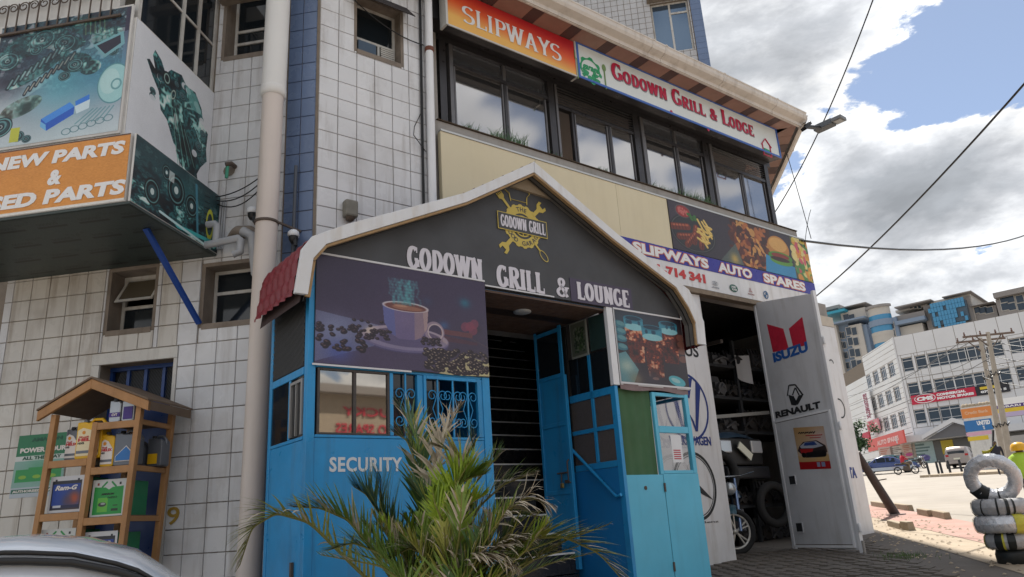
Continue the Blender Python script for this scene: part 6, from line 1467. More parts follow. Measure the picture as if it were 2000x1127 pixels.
# rough stone block and slab at the foot of the pier
def rock(p, sx, sy, sz, label, m, rz=0.0, name='stone_block'):
    b = MB(); R = random.Random(int(p[0] * 77)); nu, nv_ = 14, 8
    def fn(u, v):
        a = u * 2 * math.pi; e = (v - .5) * math.pi
        cx, cy, cz = math.cos(e) * math.cos(a), math.cos(e) * math.sin(a), math.sin(e)
        f = lambda q: math.copysign(abs(q) ** .45, q); k = 1 + .05 * math.sin(a * 3 + e * 5) + .03 * math.sin(a * 7)
        return (sx * f(cx) * k, sy * f(cy) * k, sz * f(cz) * k)
    b.grid(fn, nu, nv_); o = b.build(name, m, None, frame_at(p[0], p[1], 90 + rz), (0, 0, ground_z(p[0], p[1]) + sz * .55)); b_ = o
    tag(o, label, 'stone'); return o
rp = G(1705, 1078); rock(rp, .22, .12, .075, 'brownish rough stone block leaning at the foot of the white pier', mat('brown_stone', (.20, .15, .12), .9, var=.5, vscale=10, bump=.7), rz=-20)
rp = G(1715, 1092); rock(rp, .42, .16, .05, 'long low concrete slab on the ground beside the gate leaf', mat('slab_concrete', (.22, .20, .16), .9, var=.4, vscale=8, bump=.6), rz=-25, name='concrete_slab')
rp = G(1590, 1082); rock(rp, .22, .07, .03, 'small stone wedged under the open gate leaf', mat('slab_concrete', (.22, .20, .16)), rz=0, name='wedge_stone')
# weeds by the slab
b = MB(); Rw = random.Random(9); wp_ = G(1765, 1090)
for i in range(220):
    x, y = wp_[0] + Rw.gauss(0, .13), wp_[1] + Rw.gauss(0, .13); z = ground_z(x, y); h = Rw.uniform(.02, .07); a = Rw.uniform(0, 6.28); w_ = .004
    b.add([(x - w_, y, z), (x + w_, y, z), (x + math.cos(a) * h * .5, y + math.sin(a) * h * .5, z + h)], [(0, 1, 2)])
tag(b.build('weed_patch', mat('weed_green', (.07, .12, .035), .8), None, WORLD, kind='stuff'), 'small patch of green weeds growing by the concrete slab', 'weeds')
# leaning post with a base
lp0, lp1 = G(1750, 1007), None; q = D(1683, 900, float(np.hypot(*lp0[:2])) - .4)
lp = thing('leaning_post', 'dark brown timber post leaning to the left over the red pavement', 'post', WORLD, tuple(lp0))
b = MB(); P0 = lp0.copy(); P1 = q + (q - lp0) * .15; b.tube([tuple(P0 - (P1 - P0) * .03), tuple(P0 + (P1 - P0) * .5), tuple(P1)], [.085, .075, .065], 10); b.build('post', mat('dark_post_paint', (.055, .040, .038), .6, var=.4, vscale=10), lp)
b = MB(); b.bar(tuple(P0 + (P1 - P0) * .55 + np.array([.04, 0, 0])), tuple(P0 + (P1 - P0) * .55 + np.array([.24, .03, .02])), .02); b.build('nail_bar', M_iron, lp)
b = MB(); b.hprism([(P0[0] + .17 * math.cos(t), P0[1] + .17 * math.sin(t)) for t in np.linspace(0, 5.8, 10)], P0[2] - .03, P0[2] + .03); b.build('footing', mat('grey_footing', (.30, .27, .26), .9), lp)

# ================================================================== far side of the junction
DB = 105.0
Qp = D(1774, 800, DB); BA = Frame(Qp, az_dir(186)); BB = Frame(Qp, az_dir(133))
M_wb = mat('white_cladding_panel', (.60, .60, .61), .5, var=.10, vscale=.3); M_wbs = mat('white_siding_board', (.70, .70, .69), .5, var=.1, vscale=.3)
M_bg_glass = mat('far_window_glass', (.03, .045, .065), .12); M_bg_frame = mat('far_window_frame', (.62, .62, .62), .5)
WB = thing('office_building', 'white panelled four storey corner building with shops across the junction', 'building', BB, (0, 0, 5))
bx_top = BB.at(1747, 658)[1]; zb = 5.1
BW = BB.at(2100, 600)[0]; AW = BA.at(1683, 700)[0]
rowsB = [[(1773, 712.5, 0), (1799, 707, 0), (1832, 700.7, 1), (1870, 693.5, 1), (1905, 687, 1), (1937, 680, 1), (1993, 671, 1)], [(1784, 760, 0), (1810, 757, 0), (1845, 751, 1), (1883, 746, 1), (1921, 740, 1), (1953, 735, 1), (2008, 727, 1)], [(1797, 812.5, 0), (1824, 810, 0), (1856, 804.5, 1)]]
holesB = []; winB = []
zr = [BB.at(1799, 707)[1], BB.at(1810, 757)[1], BB.at(1824, 810)[1]]
for r_, row in enumerate(rowsB):
    for px, py, dbl in row:
        x = BB.at(px, py)[0]; w = .62 if not dbl else 1.12; holesB.append((x - w, x + w, zr[r_] - .86, zr[r_] + .86)); winB.append(holesB[-1] + (dbl,))
rowsA = [[(1696, 744), (1710.6, 737), (1725.6, 730), (1741, 722)], [(1706, 787.6), (1720, 782), (1736, 776), (1752, 769)], [(1716, 832), (1731, 827.5), (1746, 823), (1762, 818)]]
holesA = []
zra = [BA.at(1718, 733)[1], BA.at(1728, 779)[1], BA.at(1739, 825)[1]]
for r_, row in enumerate(rowsA):
    for px, py in row: x = BA.at(px, py)[0]; holesA.append((x - .95, x + .95, zra[r_] - .95, zra[r_] + .85))
b = MB(); holes_wall(b, 0.1, BW, zb + 4.0 - 1.2, bx_top, .04, .5, holesB); b.build('front_wall', M_grout, WB)
b = MB(); holes_wall(b, AW, -.1, zb - .5, bx_top, .04, .5, holesA); conv(b, BA, BB).build('side_wall', M_grout, WB)
b = MB(); p1 = BB.inv(BA.w(AW, .5, 0)); b.hprism([(0, .5), (BW, .5), (BW, 14), (p1[0] + 4, 14), p1], bx_top - .8, bx_top - .5); b.build('roof_slab', M_plaster, WB)
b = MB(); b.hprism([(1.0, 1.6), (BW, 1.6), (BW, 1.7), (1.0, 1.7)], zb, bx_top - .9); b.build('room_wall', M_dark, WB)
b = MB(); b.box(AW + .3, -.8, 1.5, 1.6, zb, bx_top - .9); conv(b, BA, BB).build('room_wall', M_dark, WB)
b = MB(); b.box(-.08, .09, -.02, .4, zb + 2.8, bx_top + .02); b.build('corner_trim', M_wb, WB)
rB = tile_rects(.1, BW, zb + 2.8, bx_top, 2.28, 3.02, .1, zr[2] - 1.3, holesB, gap=.05)
lay_tiles(WB, BB, rB, lambda x, z: M_wb, 'wall_panel', 200, y=.03)
rA = tile_rects(AW, -.1, zb + 2.0, bx_top, 40, .62, AW, zra[2] - 2.0, holesA, gap=.04)
lay_tiles(WB, BA, rA, lambda x, z: M_wbs, 'siding_board', 120, y=.03)
def bgwin(fr, h, dbl, root=WB, bars=0, y=.18):
    x0, x1, z0, z1 = h[:4]; b = MB(); f = .07
    b.box(x0, x0 + f, y, y + .1, z0, z1); b.box(x1 - f, x1, y, y + .1, z0, z1); b.box(x0 + f, x1 - f, y, y + .1, z0, z0 + f); b.box(x0 + f, x1 - f, y, y + .1, z1 - f, z1)
    zt = z1 - .42; b.box(x0 + f, x1 - f, y, y + .1, zt, zt + .06); zl = z0 + .35; b.box(x0 + f, x1 - f, y, y + .1, zl, zl + .05)
    for i in range(1, (2 if dbl else 1) + bars): xm = x0 + (x1 - x0) * i / ((2 if dbl else 1) + bars); b.box(xm - .03, xm + .03, y - .01, y + .09, z0 + f, z1 - f)
    fr0 = OFF[root.name][0]
    if fr is not fr0: conv(b, fr, fr0)
    w = b.build('window', M_bg_frame, root); g = MB(); g.box(x0 + f, x1 - f, y + .04, y + .06, z0 + f, z1 - f)
    if fr is not fr0: conv(g, fr, fr0)
    g.build('pane', M_bg_glass, w)
for h in winB: bgwin(BB, h, h[4])
for h in holesA: bgwin(BA, h, False, bars=2, y=.10)
# canopy, porch, ground floor
zc = BB.at(1790, 852)[1]
b = MB(); b.box(-1.5, BW, -2.2, .03, zc - .75, zc); conv(b, BB, BB).build('canopy', M_wb, WB)
b = MB(); b.box(AW + .5, -2.1, -1.6, .03, zc - .7, zc - .05); conv(b, BA, BB).build('canopy', M_wb, WB)
xp, zp = BB.at(1860, 816, -2.6)
b = MB(); b.prism([(xp - 3.6, zc - .2), (xp, zp), (xp + 3.6, zc - .2), (xp + 3.6, zc - .65), (xp, zp - .5), (xp - 3.6, zc - .65)], -2.9, -2.2); b.build('porch_gable', M_wb, WB)
b = MB(); b.prism([(xp - 3.3, zc - .7), (xp, zp - .55), (xp + 3.3, zc - .7)], -2.3, -2.22); b.build('porch_tympanum', mat('grey_tympanum', (.14, .14, .15), .7), WB)
M_gf = mat('ground_floor_grey', (.16, .16, .155), .7, var=.2)
b = MB(); holes_wall(b, 0, BW, zb - .8, zc - .8, .0, .4, [(6.8, 9.4, zb, zb + 2.8)]); b.build('shop_wall', M_gf, WB)
b = MB(); b.box(AW, -.1, -.15, .35, zb - .8, zc - .8); conv(b, BA, BB).build('shop_wall', M_gf, WB)
R = random.Random(4)
def poster_mat(i, base, ink):
    c = Cv(40, 70, base); RR = np.random.default_rng(i)
    for k in range(7): c.rect(.12, .1 + .12 * k, RR.uniform(.5, .9), .16 + .12 * k, ink, .8)
    c.ell(.5, .75, .25, .12, tuple(int(v) for v in RR.integers(60, 230, 3)), 0, .8); return c.mat('print_shop_%d' % i, gain=.7)
for i, (px, py, w, h, base, ink) in enumerate(((1739, 888, 1.3, 2.0, (215, 190, 180), (190, 110, 90)), (1760, 885, 1.2, 1.8, (225, 222, 215), (120, 110, 100)), (1782, 880, 1.3, 1.7, (225, 205, 190), (200, 120, 100)), (1815, 880, 1.9, 3.1, (190, 215, 215), (90, 120, 120)))):
    x, z = BB.at(px, py, -.05); b = MB(); b.sheet([(x - w, -.05, z - h / 2), (x + w * .3, -.05, z - h / 2), (x + w * .3, -.05, z + h / 2), (x - w, -.05, z + h / 2)]); b.build('shop_poster', poster_mat(i, base, ink), WB)
x, z = BB.at(1850, 873, -.05); b = MB(); b.box(x - .6, x + .7, -.06, -.02, z - .8, z + .8); b.build('shop_poster', mat('yellow_poster', (.55, .42, .04), .6), WB)
# signs of the office building
def bgsign(name, label, fr, y, P, m, txts=(), extra=None, th=.1):
    (xa, za), (xb, zb_) = fr.at(*P[0], y), fr.at(*P[1], y)
    t = thing(name, label, 'sign', fr, ((xa + xb) / 2, y, (za + zb_) / 2)); b = MB(); b.box(xa, xb, y, y + th, min(za, zb_), max(za, zb_)); b.build('board', m, t)
    for s_, p0, p1, mm, bold in txts:
        a0_, c0_ = fr.at(*p0, y); a1_, c1_ = fr.at(*p1, y); text(s_, a0_, c0_, a1_, c1_, y - .01, mm, t, bold=bold, th=.02)
    return t
M_cred = mat('sign_crimson', (.48, .015, .05), .5, var=.1); M_sw = mat('sign_far_white', (.75, .75, .75), .5); M_yel = mat('sign_yellow', (.62, .45, .03), .5)
cms = bgsign('spares_banner', 'long crimson and black banner reading CMS commercial motor spares on the white building', BB, -.15, ((1782, 791), (1904, 758.5)), M_cred)
xa, za = BB.at(1782, 791, -.15); xb, zb2 = BB.at(1904, 758.5, -.15); H = abs(zb2 - za)
zt_, zb_ = BB.at(1782, 773, -.15)[1], BB.at(1782, 791, -.15)[1]
W_ = xb - xa
for c in [c for c in cms.children]: bpy.data.objects.remove(c)
b = MB(); b.box(xa, xb, -.15, -.05, zb_, zt_); b.build('board', M_cred, cms); xd = BB.at(1970, 750, -.15)[0]
b = MB(); b.box(xb + .02, xd, -.15, -.05, zb_, zt_); b.build('black_board', mat('sign_far_black', (.015, .015, .02), .5), cms)
Hs = zt_ - zb_
b = MB(); ring(b, xa + W_ * .22, zb_ + Hs * .52, W_ * .17, Hs * .50, .08, -.165, 30); b.build('oval', M_sw, cms)
slab_kw = dict(bold=.06, th=.02)
text('CMS', xa + W_ * .09, zb_ + Hs * .30, xa + W_ * .35, zb_ + Hs * .74, -.16, M_sw, cms, **slab_kw)
text('COMMERCIAL', xa + W_ * .41, zb_ + Hs * .56, xa + W_ * .86, zb_ + Hs * .84, -.16, M_sw, cms, **slab_kw)
text('MOTOR SPARES', xa + W_ * .41, zb_ + Hs * .18, xa + W_ * .97, zb_ + Hs * .46, -.16, M_sw, cms, **slab_kw)
b = MB(); b.box(xb + .5, xb + 2.4, -.17, -.155, zb_ + Hs * .58, zb_ + Hs * .85); b.build('yellow_label', M_yel, cms)
text('072 1  3 5', xb + .5, zb_ + Hs * .2, xd - .3, zb_ + Hs * .45, -.16, M_sw, cms, **slab_kw)
# vertical sign and red boards on the side face
ya = -.5
xa, za = BA.at(1682, 768, ya); xb, zb2 = BA.at(1697, 768, ya); zlo = BA.at(1698, 822, ya)[1]
vsn = thing('vertical_sign', 'tall narrow white sign with automotive shop name running down the white side wing', 'sign', BA, ((xa + xb) / 2, ya, zlo))
b = MB(); b.box(xa, xb, ya, ya + .15, zlo, za); b.build('board', M_sw, vsn)
me = text_mesh('autometrix', .03); co = np.array([v.co[:] for v in me.vertices]); mn, mx = co.min(0), co.max(0); t_ = (co - mn) / (mx - mn + 1e-9)
b = MB(); b.add([(xa + (xb - xa) * (.15 + .7 * tt[1]), ya - .03, za - .3 - (za - zlo - .6) * tt[0]) for tt in t_], [tuple(p.vertices) for p in me.polygons]); b.build('lettering', mat('sign_plum', (.25, .02, .06), .5), vsn); bpy.data.meshes.remove(me)
zz0 = BA.at(1698, 845, ya)[1]; b = MB(); b.box(xa - .3, xb + 1.2, ya - .02, ya + .2, zz0, zlo - .05); b.build('striped_board', mat('pink_stripe', (.62, .25, .28), .6), vsn)
b = MB()
for i in range(6): b.box(xa - .2 + i * .55, xa + .05 + i * .55, ya - .04, ya - .021, zz0 + .1, zlo - .15)
b.build('stripe', M_cred, vsn)
rs = thing('red_awning_sign', 'long red awning sign projecting over the shops of the side wing', 'sign', BA, (-6, -2.4, zc - 1))
x0_, z0_ = BA.at(1693, 866, -2.4); x1_, z1_ = BA.at(1765, 852, -2.4)
b = MB(); b.box(x0_, x1_, -2.4, -2.2, z1_ - .75, z1_ + .75); b.build('board', mat('awning_red', (.60, .09, .07), .5), rs)
text('AUTO SPARES', x0_ + (x1_ - x0_) * .3, z1_ - .3, x1_ - (x1_ - x0_) * .12, z1_ + .3, -2.41, mat('sign_pale_pink', (.70, .45, .42), .5), rs, bold=.05, th=.02)
b = MB(); xr0, zr0 = BA.at(1700, 858, -1.0); b.box(xr0 - 2, xr0 + 1.0, -1.4, -1.2, zr0 - .3, zr0 + 1.0); tag(b.build('red_board', M_cred, None, BA, (xr0, -1.4, zr0)), 'small deep red board under the vertical white sign', 'sign')
# low extension at the left
EX = thing('low_extension', 'lower white sided extension at the left end of the office building', 'building', BA, (AW - 2, 0, 6))
xe = BA.at(1640, 738, .3)[0]; ze = BA.at(1660, 722, .3)[1]
b = MB(); b.box(xe, AW - .05, .34, 8, zb - .6, ze); b.build('wall', M_grout, EX)
for i in range(14):
    z = zb + i * .95
    if z + .9 > ze: break
    b = MB(); b.box(xe, AW - .06, .30, .339, z, z + .9); b.build('siding_board', M_wbs, EX)

# towers behind
def tower(fr, name, label): return thing(name, label, 'building', fr, (0, 0, 30))
Tp = D(1700, 700, 175); TT = Frame(Tp, az_dir(133))
M_bg_beige = mat('far_beige_render', (.46, .43, .39), .8, var=.15, vscale=.1); M_bg_blue = mat('far_blue_grey_render', (.20, .26, .35), .7, var=.1, vscale=.1); M_bg_brown = mat('far_brown_concrete', (.26, .24, .23), .8, var=.2, vscale=.1); M_bg_teal = mat('far_teal_fascia', (.03, .27, .38), .5); M_bg_bglass = mat('far_blue_glass', (.06, .24, .42), .2)
def tb(root, m, pxa, pxb, pytop, depth0, depth1, nm, zbot=5.0, pybot=None):
    xa, zt = TT.at(pxa, pytop, depth0); xb, _ = TT.at(pxb, pytop, depth0); b = MB()
    if pybot: zbot = TT.at(pxa, pybot, depth0)[1]
    zt = TT.at((pxa + pxb) / 2, pytop, depth0)[1]
    b.box(xa, xb, depth0, depth1, zbot, zt); return b.build(nm, m, root)
T1 = tower(TT, 'apartment_tower', 'beige and blue grey apartment block with teal roof edge, farthest left')
tb(T1, M_bg_beige, 1590, 1632, 634, 2, 16, 'wall'); tb(T1, M_bg_blue, 1632, 1656, 634, 3.5, 16, 'wall'); tb(T1, M_bg_beige, 1656, 1682, 634, 2.4, 16, 'wall'); tb(T1, M_bg_blue, 1682, 1692, 634, 3, 16, 'wall'); tb(T1, M_bg_blue, 1736, 1750, 620, 3, 16, 'wall')
tb(T1, M_bg_blue, 1592, 1690, 627, 1.0, 16, 'cornice', pybot=641); tb(T1, M_bg_teal, 1588, 1650, 609, 1.2, 14, 'roof_edge', pybot=621); tb(T1, M_bg_brown, 1590, 1640, 600, 5, 14, 'parapet', pybot=612)
tb(T1, M_bg_beige, 1640, 1690, 605, 3.2, 15, 'penthouse', pybot=630); tb(T1, M_bg_brown, 1636, 1692, 597, 2.6, 15, 'roof', pybot=602)
xc, _z = TT.at(1714, 650, -.5); rr_ = TT.at(1738, 650, -.5)[0] - xc
def drum(z0, z1, m, nm, k=1.0, par=T1, y=3.5):
    b = MB(); b.hprism([(xc + rr_ * k * math.cos(t), y - rr_ * .8 * k * math.sin(t)) for t in np.linspace(0, math.pi, 13)], z0, z1); return b.build(nm, m, par)
zt_d = TT.at(1714, 592, .5)[1]
zs_ = [TT.at(1714, y_, .5)[1] for y_ in (597, 612, 622, 634, 646, 654, 668, 677, 700)]
drum(zs_[0], zt_d + .0, M_bg_brown, 'roof', 1.12); drum(zs_[1], zs_[0], M_bg_beige, 'bay', .96); drum(zs_[2], zs_[1], M_bg_bglass, 'glass_band', .97); drum(zs_[3], zs_[2], M_bg_blue, 'cornice', 1.1); drum(zs_[4], zs_[3], M_bg_bglass, 'glass_band', .97); drum(zs_[5], zs_[4], M_bg_beige, 'bay', 1.02); drum(zs_[6], zs_[5], M_bg_beige, 'bay', 1.0); drum(zs_[7], zs_[6], M_bg_bglass, 'glass_band', .97); drum(5, zs_[7], M_bg_beige, 'bay', 1.0)
def twins(root, pxs, pys, w, h, y):
    for py in pys:
        for px in pxs:
            dx = (py - pys[0]) * .16
            x, z = TT.at(px + dx, py, y); b = MB(); b.box(x - w, x + w, y - .12, y + .05, z - h, z + h); wf = b.build('window', M_bg_frame if False else M_bg_beige, root); b = MB(); b.box(x - w + .12, x + w - .12, y - .16, y - .125, z - h + .12, z + h - .12); b.build('pane', M_bg_glass, wf)
twins(T1, (1658, 1669), (647, 667, 689, 711), .62, .95, 2.4); twins(T1, (1653, 1664), (620,), .7, .8, 3.2); twins(T1, (1640, 1647), (655, 674, 694, 714, 734), .45, .8, 3.5); twins(T1, (1736, 1743), (636, 651), .45, .8, 3.0)
T2 = tower(TT, 'glass_fronted_tower', 'brown apartment block with a stepped bright blue glass front in the middle distance')
tb(T2, M_bg_beige, 1746, 1802, 636, 4, 18, 'wall'); tb(T2, M_bg_brown, 1746, 1806, 612, 4, 18, 'wall', pybot=636); tb(T2, M_bg_brown, 1800, 1895, 588, 5, 20, 'wall'); tb(T2, M_bg_blue, 1746, 1806, 622, 2.5, 18, 'cornice', pybot=636)
tb(T2, M_bg_brown, 1745, 1820, 594, 3.0, 20, 'roof', pybot=600); tb(T2, M_bg_beige, 1747, 1812, 600, 6, 19, 'penthouse', pybot=612); tb(T2, M_bg_beige, 1815, 1896, 581, 5.4, 20, 'penthouse'); tb(T2, M_bg_brown, 1838, 1898, 575, 3.4, 20, 'roof', pybot=580)
twins(T2, (1780, 1788, 1796), (599,), .4, .5, 5.9)
R = random.Random(2); xs0, zt0 = TT.at(1811, 600, 3.2); xs1 = TT.at(1886, 600, 3.2)[0]; zt0 = TT.at(1850, 592, 3.2)[1]
n_ = 12; cw = (xs1 - xs0) / n_
for i in range(n_):
    for j in range(7):
        if (i < 2 and j > 3 + i) or (i > 7 and 2 <= j <= 4 and R.random() < .8) or R.random() < .16: continue
        if j == 0 and i < 1: continue
        b = MB(); z1_ = zt0 + .6 - j * .98 + (i - 6) * .0; b.box(xs0 + i * cw, xs0 + (i + 1) * cw - .05, 3.2, 3.4, z1_ - .93, z1_); b.build('glass_panel', M_bg_bglass, T2)
tb(T2, mat('far_dark_glass', (.05, .08, .11), .3), 1811, 1886, 592, 3.5, 5, 'glass_backing', pybot=640)
T3 = tower(TT, 'brown_apartment_block', 'brown apartment block at the right edge behind the white building')
tb(T3, M_bg_brown, 1940, 2080, 572, 4, 20, 'wall'); tb(T3, M_bg_brown, 1937, 2080, 568, 2.5, 20, 'roof', pybot=573); tb(T3, M_bg_brown, 1896, 1945, 600, 6, 20, 'wall'); tb(T3, M_bg_brown, 1893, 1942, 594, 4.5, 20, 'roof', pybot=598)
twins(T3, (1960, 1974, 1992), (584,), .7, .8, 4); twins(T3, (1907, 1920, 1932), (606,), .8, .7, 6); twins(T3, (1963, 1977, 1995), (599,), .7, .8, 4)

# white boundary wall with painted adverts, billboard
DW = 62.0
Wp = D(1905, 860, DW); BW2 = Frame(Wp, az_dir(133))
bw = thing('painted_wall', 'pale boundary wall painted with an orange and a blue tools advert', 'wall', BW2, (0, 0, 3))
xa = BW2.at(1878, 797)[0]; xb = BW2.at(1938, 790)[0]; zt = BW2.at(1905, 793)[1]; gzw = ground_z(*Wp[:2])
b = MB(); b.box(xa, xb, 0, .3, gzw - .6, zt); b.build('wall', M_white_plaster, bw)
def ad(pxa, pya, pxb, pyb, m, nm): (x0, z0), (x1, z1) = BW2.at(pxa, pya, -.02), BW2.at(pxb, pyb, -.02); b = MB(); zc_ = (z0 + z1) / 2; b.box(x0, x1, -.02, -.005, min(z0, z1), max(z0, z1)); b.build(nm, m, bw); return x0, x1, min(z0, z1), max(z0, z1)
def ad2(pxa, pxb, py0, py1, m, nm):
    x0 = BW2.at(pxa, py0, -.02)[0]; x1 = BW2.at(pxb, py0, -.02)[0]; z1 = BW2.at((pxa + pxb) / 2, py0, -.02)[1]; z0 = BW2.at((pxa + pxb) / 2, py1, -.02)[1]
    b = MB(); b.box(x0, x1, -.02, -.005, z0, z1); b.build(nm, m, bw); return x0, x1, z0, z1
q = ad2(1875, 1935, 796, 815, mat('advert_orange', (.62, .22, .06), .6), 'orange_panel'); text('Credit Bank', q[0] + .2, q[2] + .25, q[1] - .2, q[3] - .2, -.022, mat('advert_peach', (.65, .42, .28), .6), bw, bold=.03)
q = ad2(1881, 1936, 820, 842, mat('advert_blue', (.03, .15, .38), .6), 'blue_panel'); text('UNITED', q[0] + .8, (q[2] + q[3]) / 2, q[1] - .1, q[3] - .08, -.022, M_sw, bw, bold=.05); text('TOOLS', q[0] + 1.1, q[2] + .06, q[1] - .5, (q[2] + q[3]) / 2 - .06, -.022, M_sw, bw, bold=.05)
ad2(1886, 1936, 843, 850, mat('advert_pink', (.60, .35, .45), .6), 'pink_strip'); ad2(1889, 1930, 852, 860, M_yel, 'yellow_strip')
R = random.Random(6)
for i in range(9):
    x = xa + (xb - xa) * (i + .5) / 9; b = MB(); b.lathe((x, .12, zt), [(0, .22 + R.uniform(-.05, .08)), (.14, .16), (.18, .05), (.16, 0)], n=7, smooth=False); b.build('coping_stone', M_sand, bw)
rb = thing('grey_shop_wall', 'grey rendered wall at the right edge with a purple and yellow road sign band', 'wall', BW2, (5, 1, 3))
xa2 = BW2.at(1944, 785, 1.0)[0]; xb2 = BW2.at(2100, 770, 1.0)[0]; z2 = BW2.at(1970, 776, 1.0)[1]
b = MB(); b.box(xa2, xb2, 1.0, 1.4, gzw - .6, z2 - 2.6); b.build('wall', mat('grey_far_wall', (.34, .33, .32), .8, var=.1), rb)
for py0, py1, m_, nm in ((776, 789, M_sw, 'white_band'), (789, 796, mat('band_purple', (.08, .04, .18), .5), 'purple_band'), (796, 804, M_yel, 'yellow_band'), (804, 813, mat('band_lilac', (.45, .38, .55), .5), 'lilac_band')):
    z1 = BW2.at(1975, py0, .95)[1]; z0 = BW2.at(1975, py1, .95)[1]; b = MB(); b.box(xa2, xb2, .95, 1.0, z0, z1); b.build(nm, m_, rb)
    if 'purple' in nm: text('LIBARI ROAD', xa2 + .2, z0 + .05, xa2 + 2.9, z1 - .05, .94, M_sw, rb, bold=.03)
# utility poles
M_pole = mat('pale_concrete_pole', (.36, .32, .27), .85, var=.3, vscale=4)
def upole(pxt, pyt, pxb, dist, label, arm=True):
    top = D(pxt, pyt, dist); bot = D(pxb, 905, dist); gz = ground_z(bot[0], bot[1]); t = thing('utility_pole', label, 'utility pole', WORLD, (bot[0], bot[1], gz), 'utility poles at the junction')
    d_ = (top - bot) / (top[2] - bot[2]); base = bot + d_ * (gz - bot[2] - .3)
    b = MB(); b.tube([tuple(base), tuple(top)], [.19, .11], 10); b.build('pole', M_pole, t)
    ax = az_dir(100); L_ = 1.35
    for k, dz in enumerate((-.15,)):
        c = top + np.array([0, 0, dz]); b = MB(); b.bar(tuple(c - ax * L_), tuple(c + ax * L_), .12, .10); b.build('cross_arm', mat('rusty_crossarm', (.14, .10, .08), .8), t)
        b = MB(); b.bar(tuple(c - ax * .7), tuple(c - np.array([0, 0, .8])), .05); b.build('brace', M_iron, t); b = MB(); b.bar(tuple(c + ax * .7), tuple(c - np.array([0, 0, .8])), .05); b.build('brace', M_iron, t)
        for q in (-1.25, -.4, .4, 1.25): b = MB(); b.lathe(tuple(c + ax * q + np.array([0, 0, .05])), [(.04, 0), (.06, .08), (.03, .14), (.05, .2), (0, .24)], n=8); b.build('insulator', mat('insulator_brown', (.12, .06, .04), .3), t)
    for z_ in (2.4, 5.2):
        c = top - d_ * z_
        b = MB()
        for q in range(5): a = q * 1.25; b.tube([tuple(c + np.array([.2 * math.cos(a), .2 * math.sin(a), -.1])), tuple(c + np.array([.28 * math.cos(a + .6), .28 * math.sin(a + .6), .1])), tuple(c + np.array([.2 * math.cos(a + 1.2), .2 * math.sin(a + 1.2), -.05]))], .03, 5)
        b.build('cable_bundle', M_black, t, kind='stuff')
    return t, top
_, tp1 = upole(1914, 660, 1963, 52, 'left of the two concrete utility poles crossing near the painted wall')
_, tp2 = upole(1929, 649, 1975, 50, 'right and taller of the two concrete utility poles')
def wire_w(p, q, r, dsag, label, n=14): 
    b = MB(); p = np.array(p); q = np.array(q); b.tube([tuple(p + (q - p) * i / n - np.array([0, 0, 4 * dsag * (i / n) * (1 - i / n)])) for i in range(n + 1)], r, 5)
    return tag(b.build('power_line', M_black, None, WORLD, tuple(p)), label, 'cable')
for k, (pa, da, pb, db) in enumerate((((1895, 655), 50, (1640, 800), 95), ((1905, 662), 52, (1650, 775), 95), ((1920, 690), 52, (1790, 730), 80), ((1932, 700), 50, (1660, 820), 95))):
    wire_w(D(*pa, da), D(*pb, db), .022, .5, 'thin line from the utility poles toward the side wing, number %s from the top' % ['one', 'two', 'three', 'four'][k])
for k, py in enumerate((662, 676, 690, 705, 722, 738)):
    wire_w(D(1925, py, 51), D(2080, py + [10, 2, 14, 6, -4, 12][k], 46), .022, .3, 'line leaving the utility poles to the right edge, %s one down' % ['first', 'second', 'third', 'fourth', 'fifth', 'sixth'][k])
wire_w(D(1940, 840, 50), D(1940, 905, 50), .06, -.02, 'thick black cable hanging down beside the utility poles')
wire_w(D(1400, 700, 34) if False else D(1716, -30, 12), D(1510, 420, 17), .012, .25, 'black overhead cable crossing the sky behind the street lamp')
wire_w(D(2030, 130, 12), D(1560, 605, 22), .018, .2, 'thick overhead cable rising to the upper right corner of the sky')
wire_w(F.w(2.75, -.1, 5.05), D(2060, 432, 30), .020, .5, 'level black cable running right from the end of the window band')
wire_w(F.w(2.80, -.1, 6.6), F.w(2.95, -.15, 5.1), .006, -.03, 'thin lead hanging down at the right end of the windows')
wire_w(F.w(2.80, -.1, 4.95), F.w(3.02, -.2, 5.6), .005, -.05, 'curled loose wire above the end of the food banner')

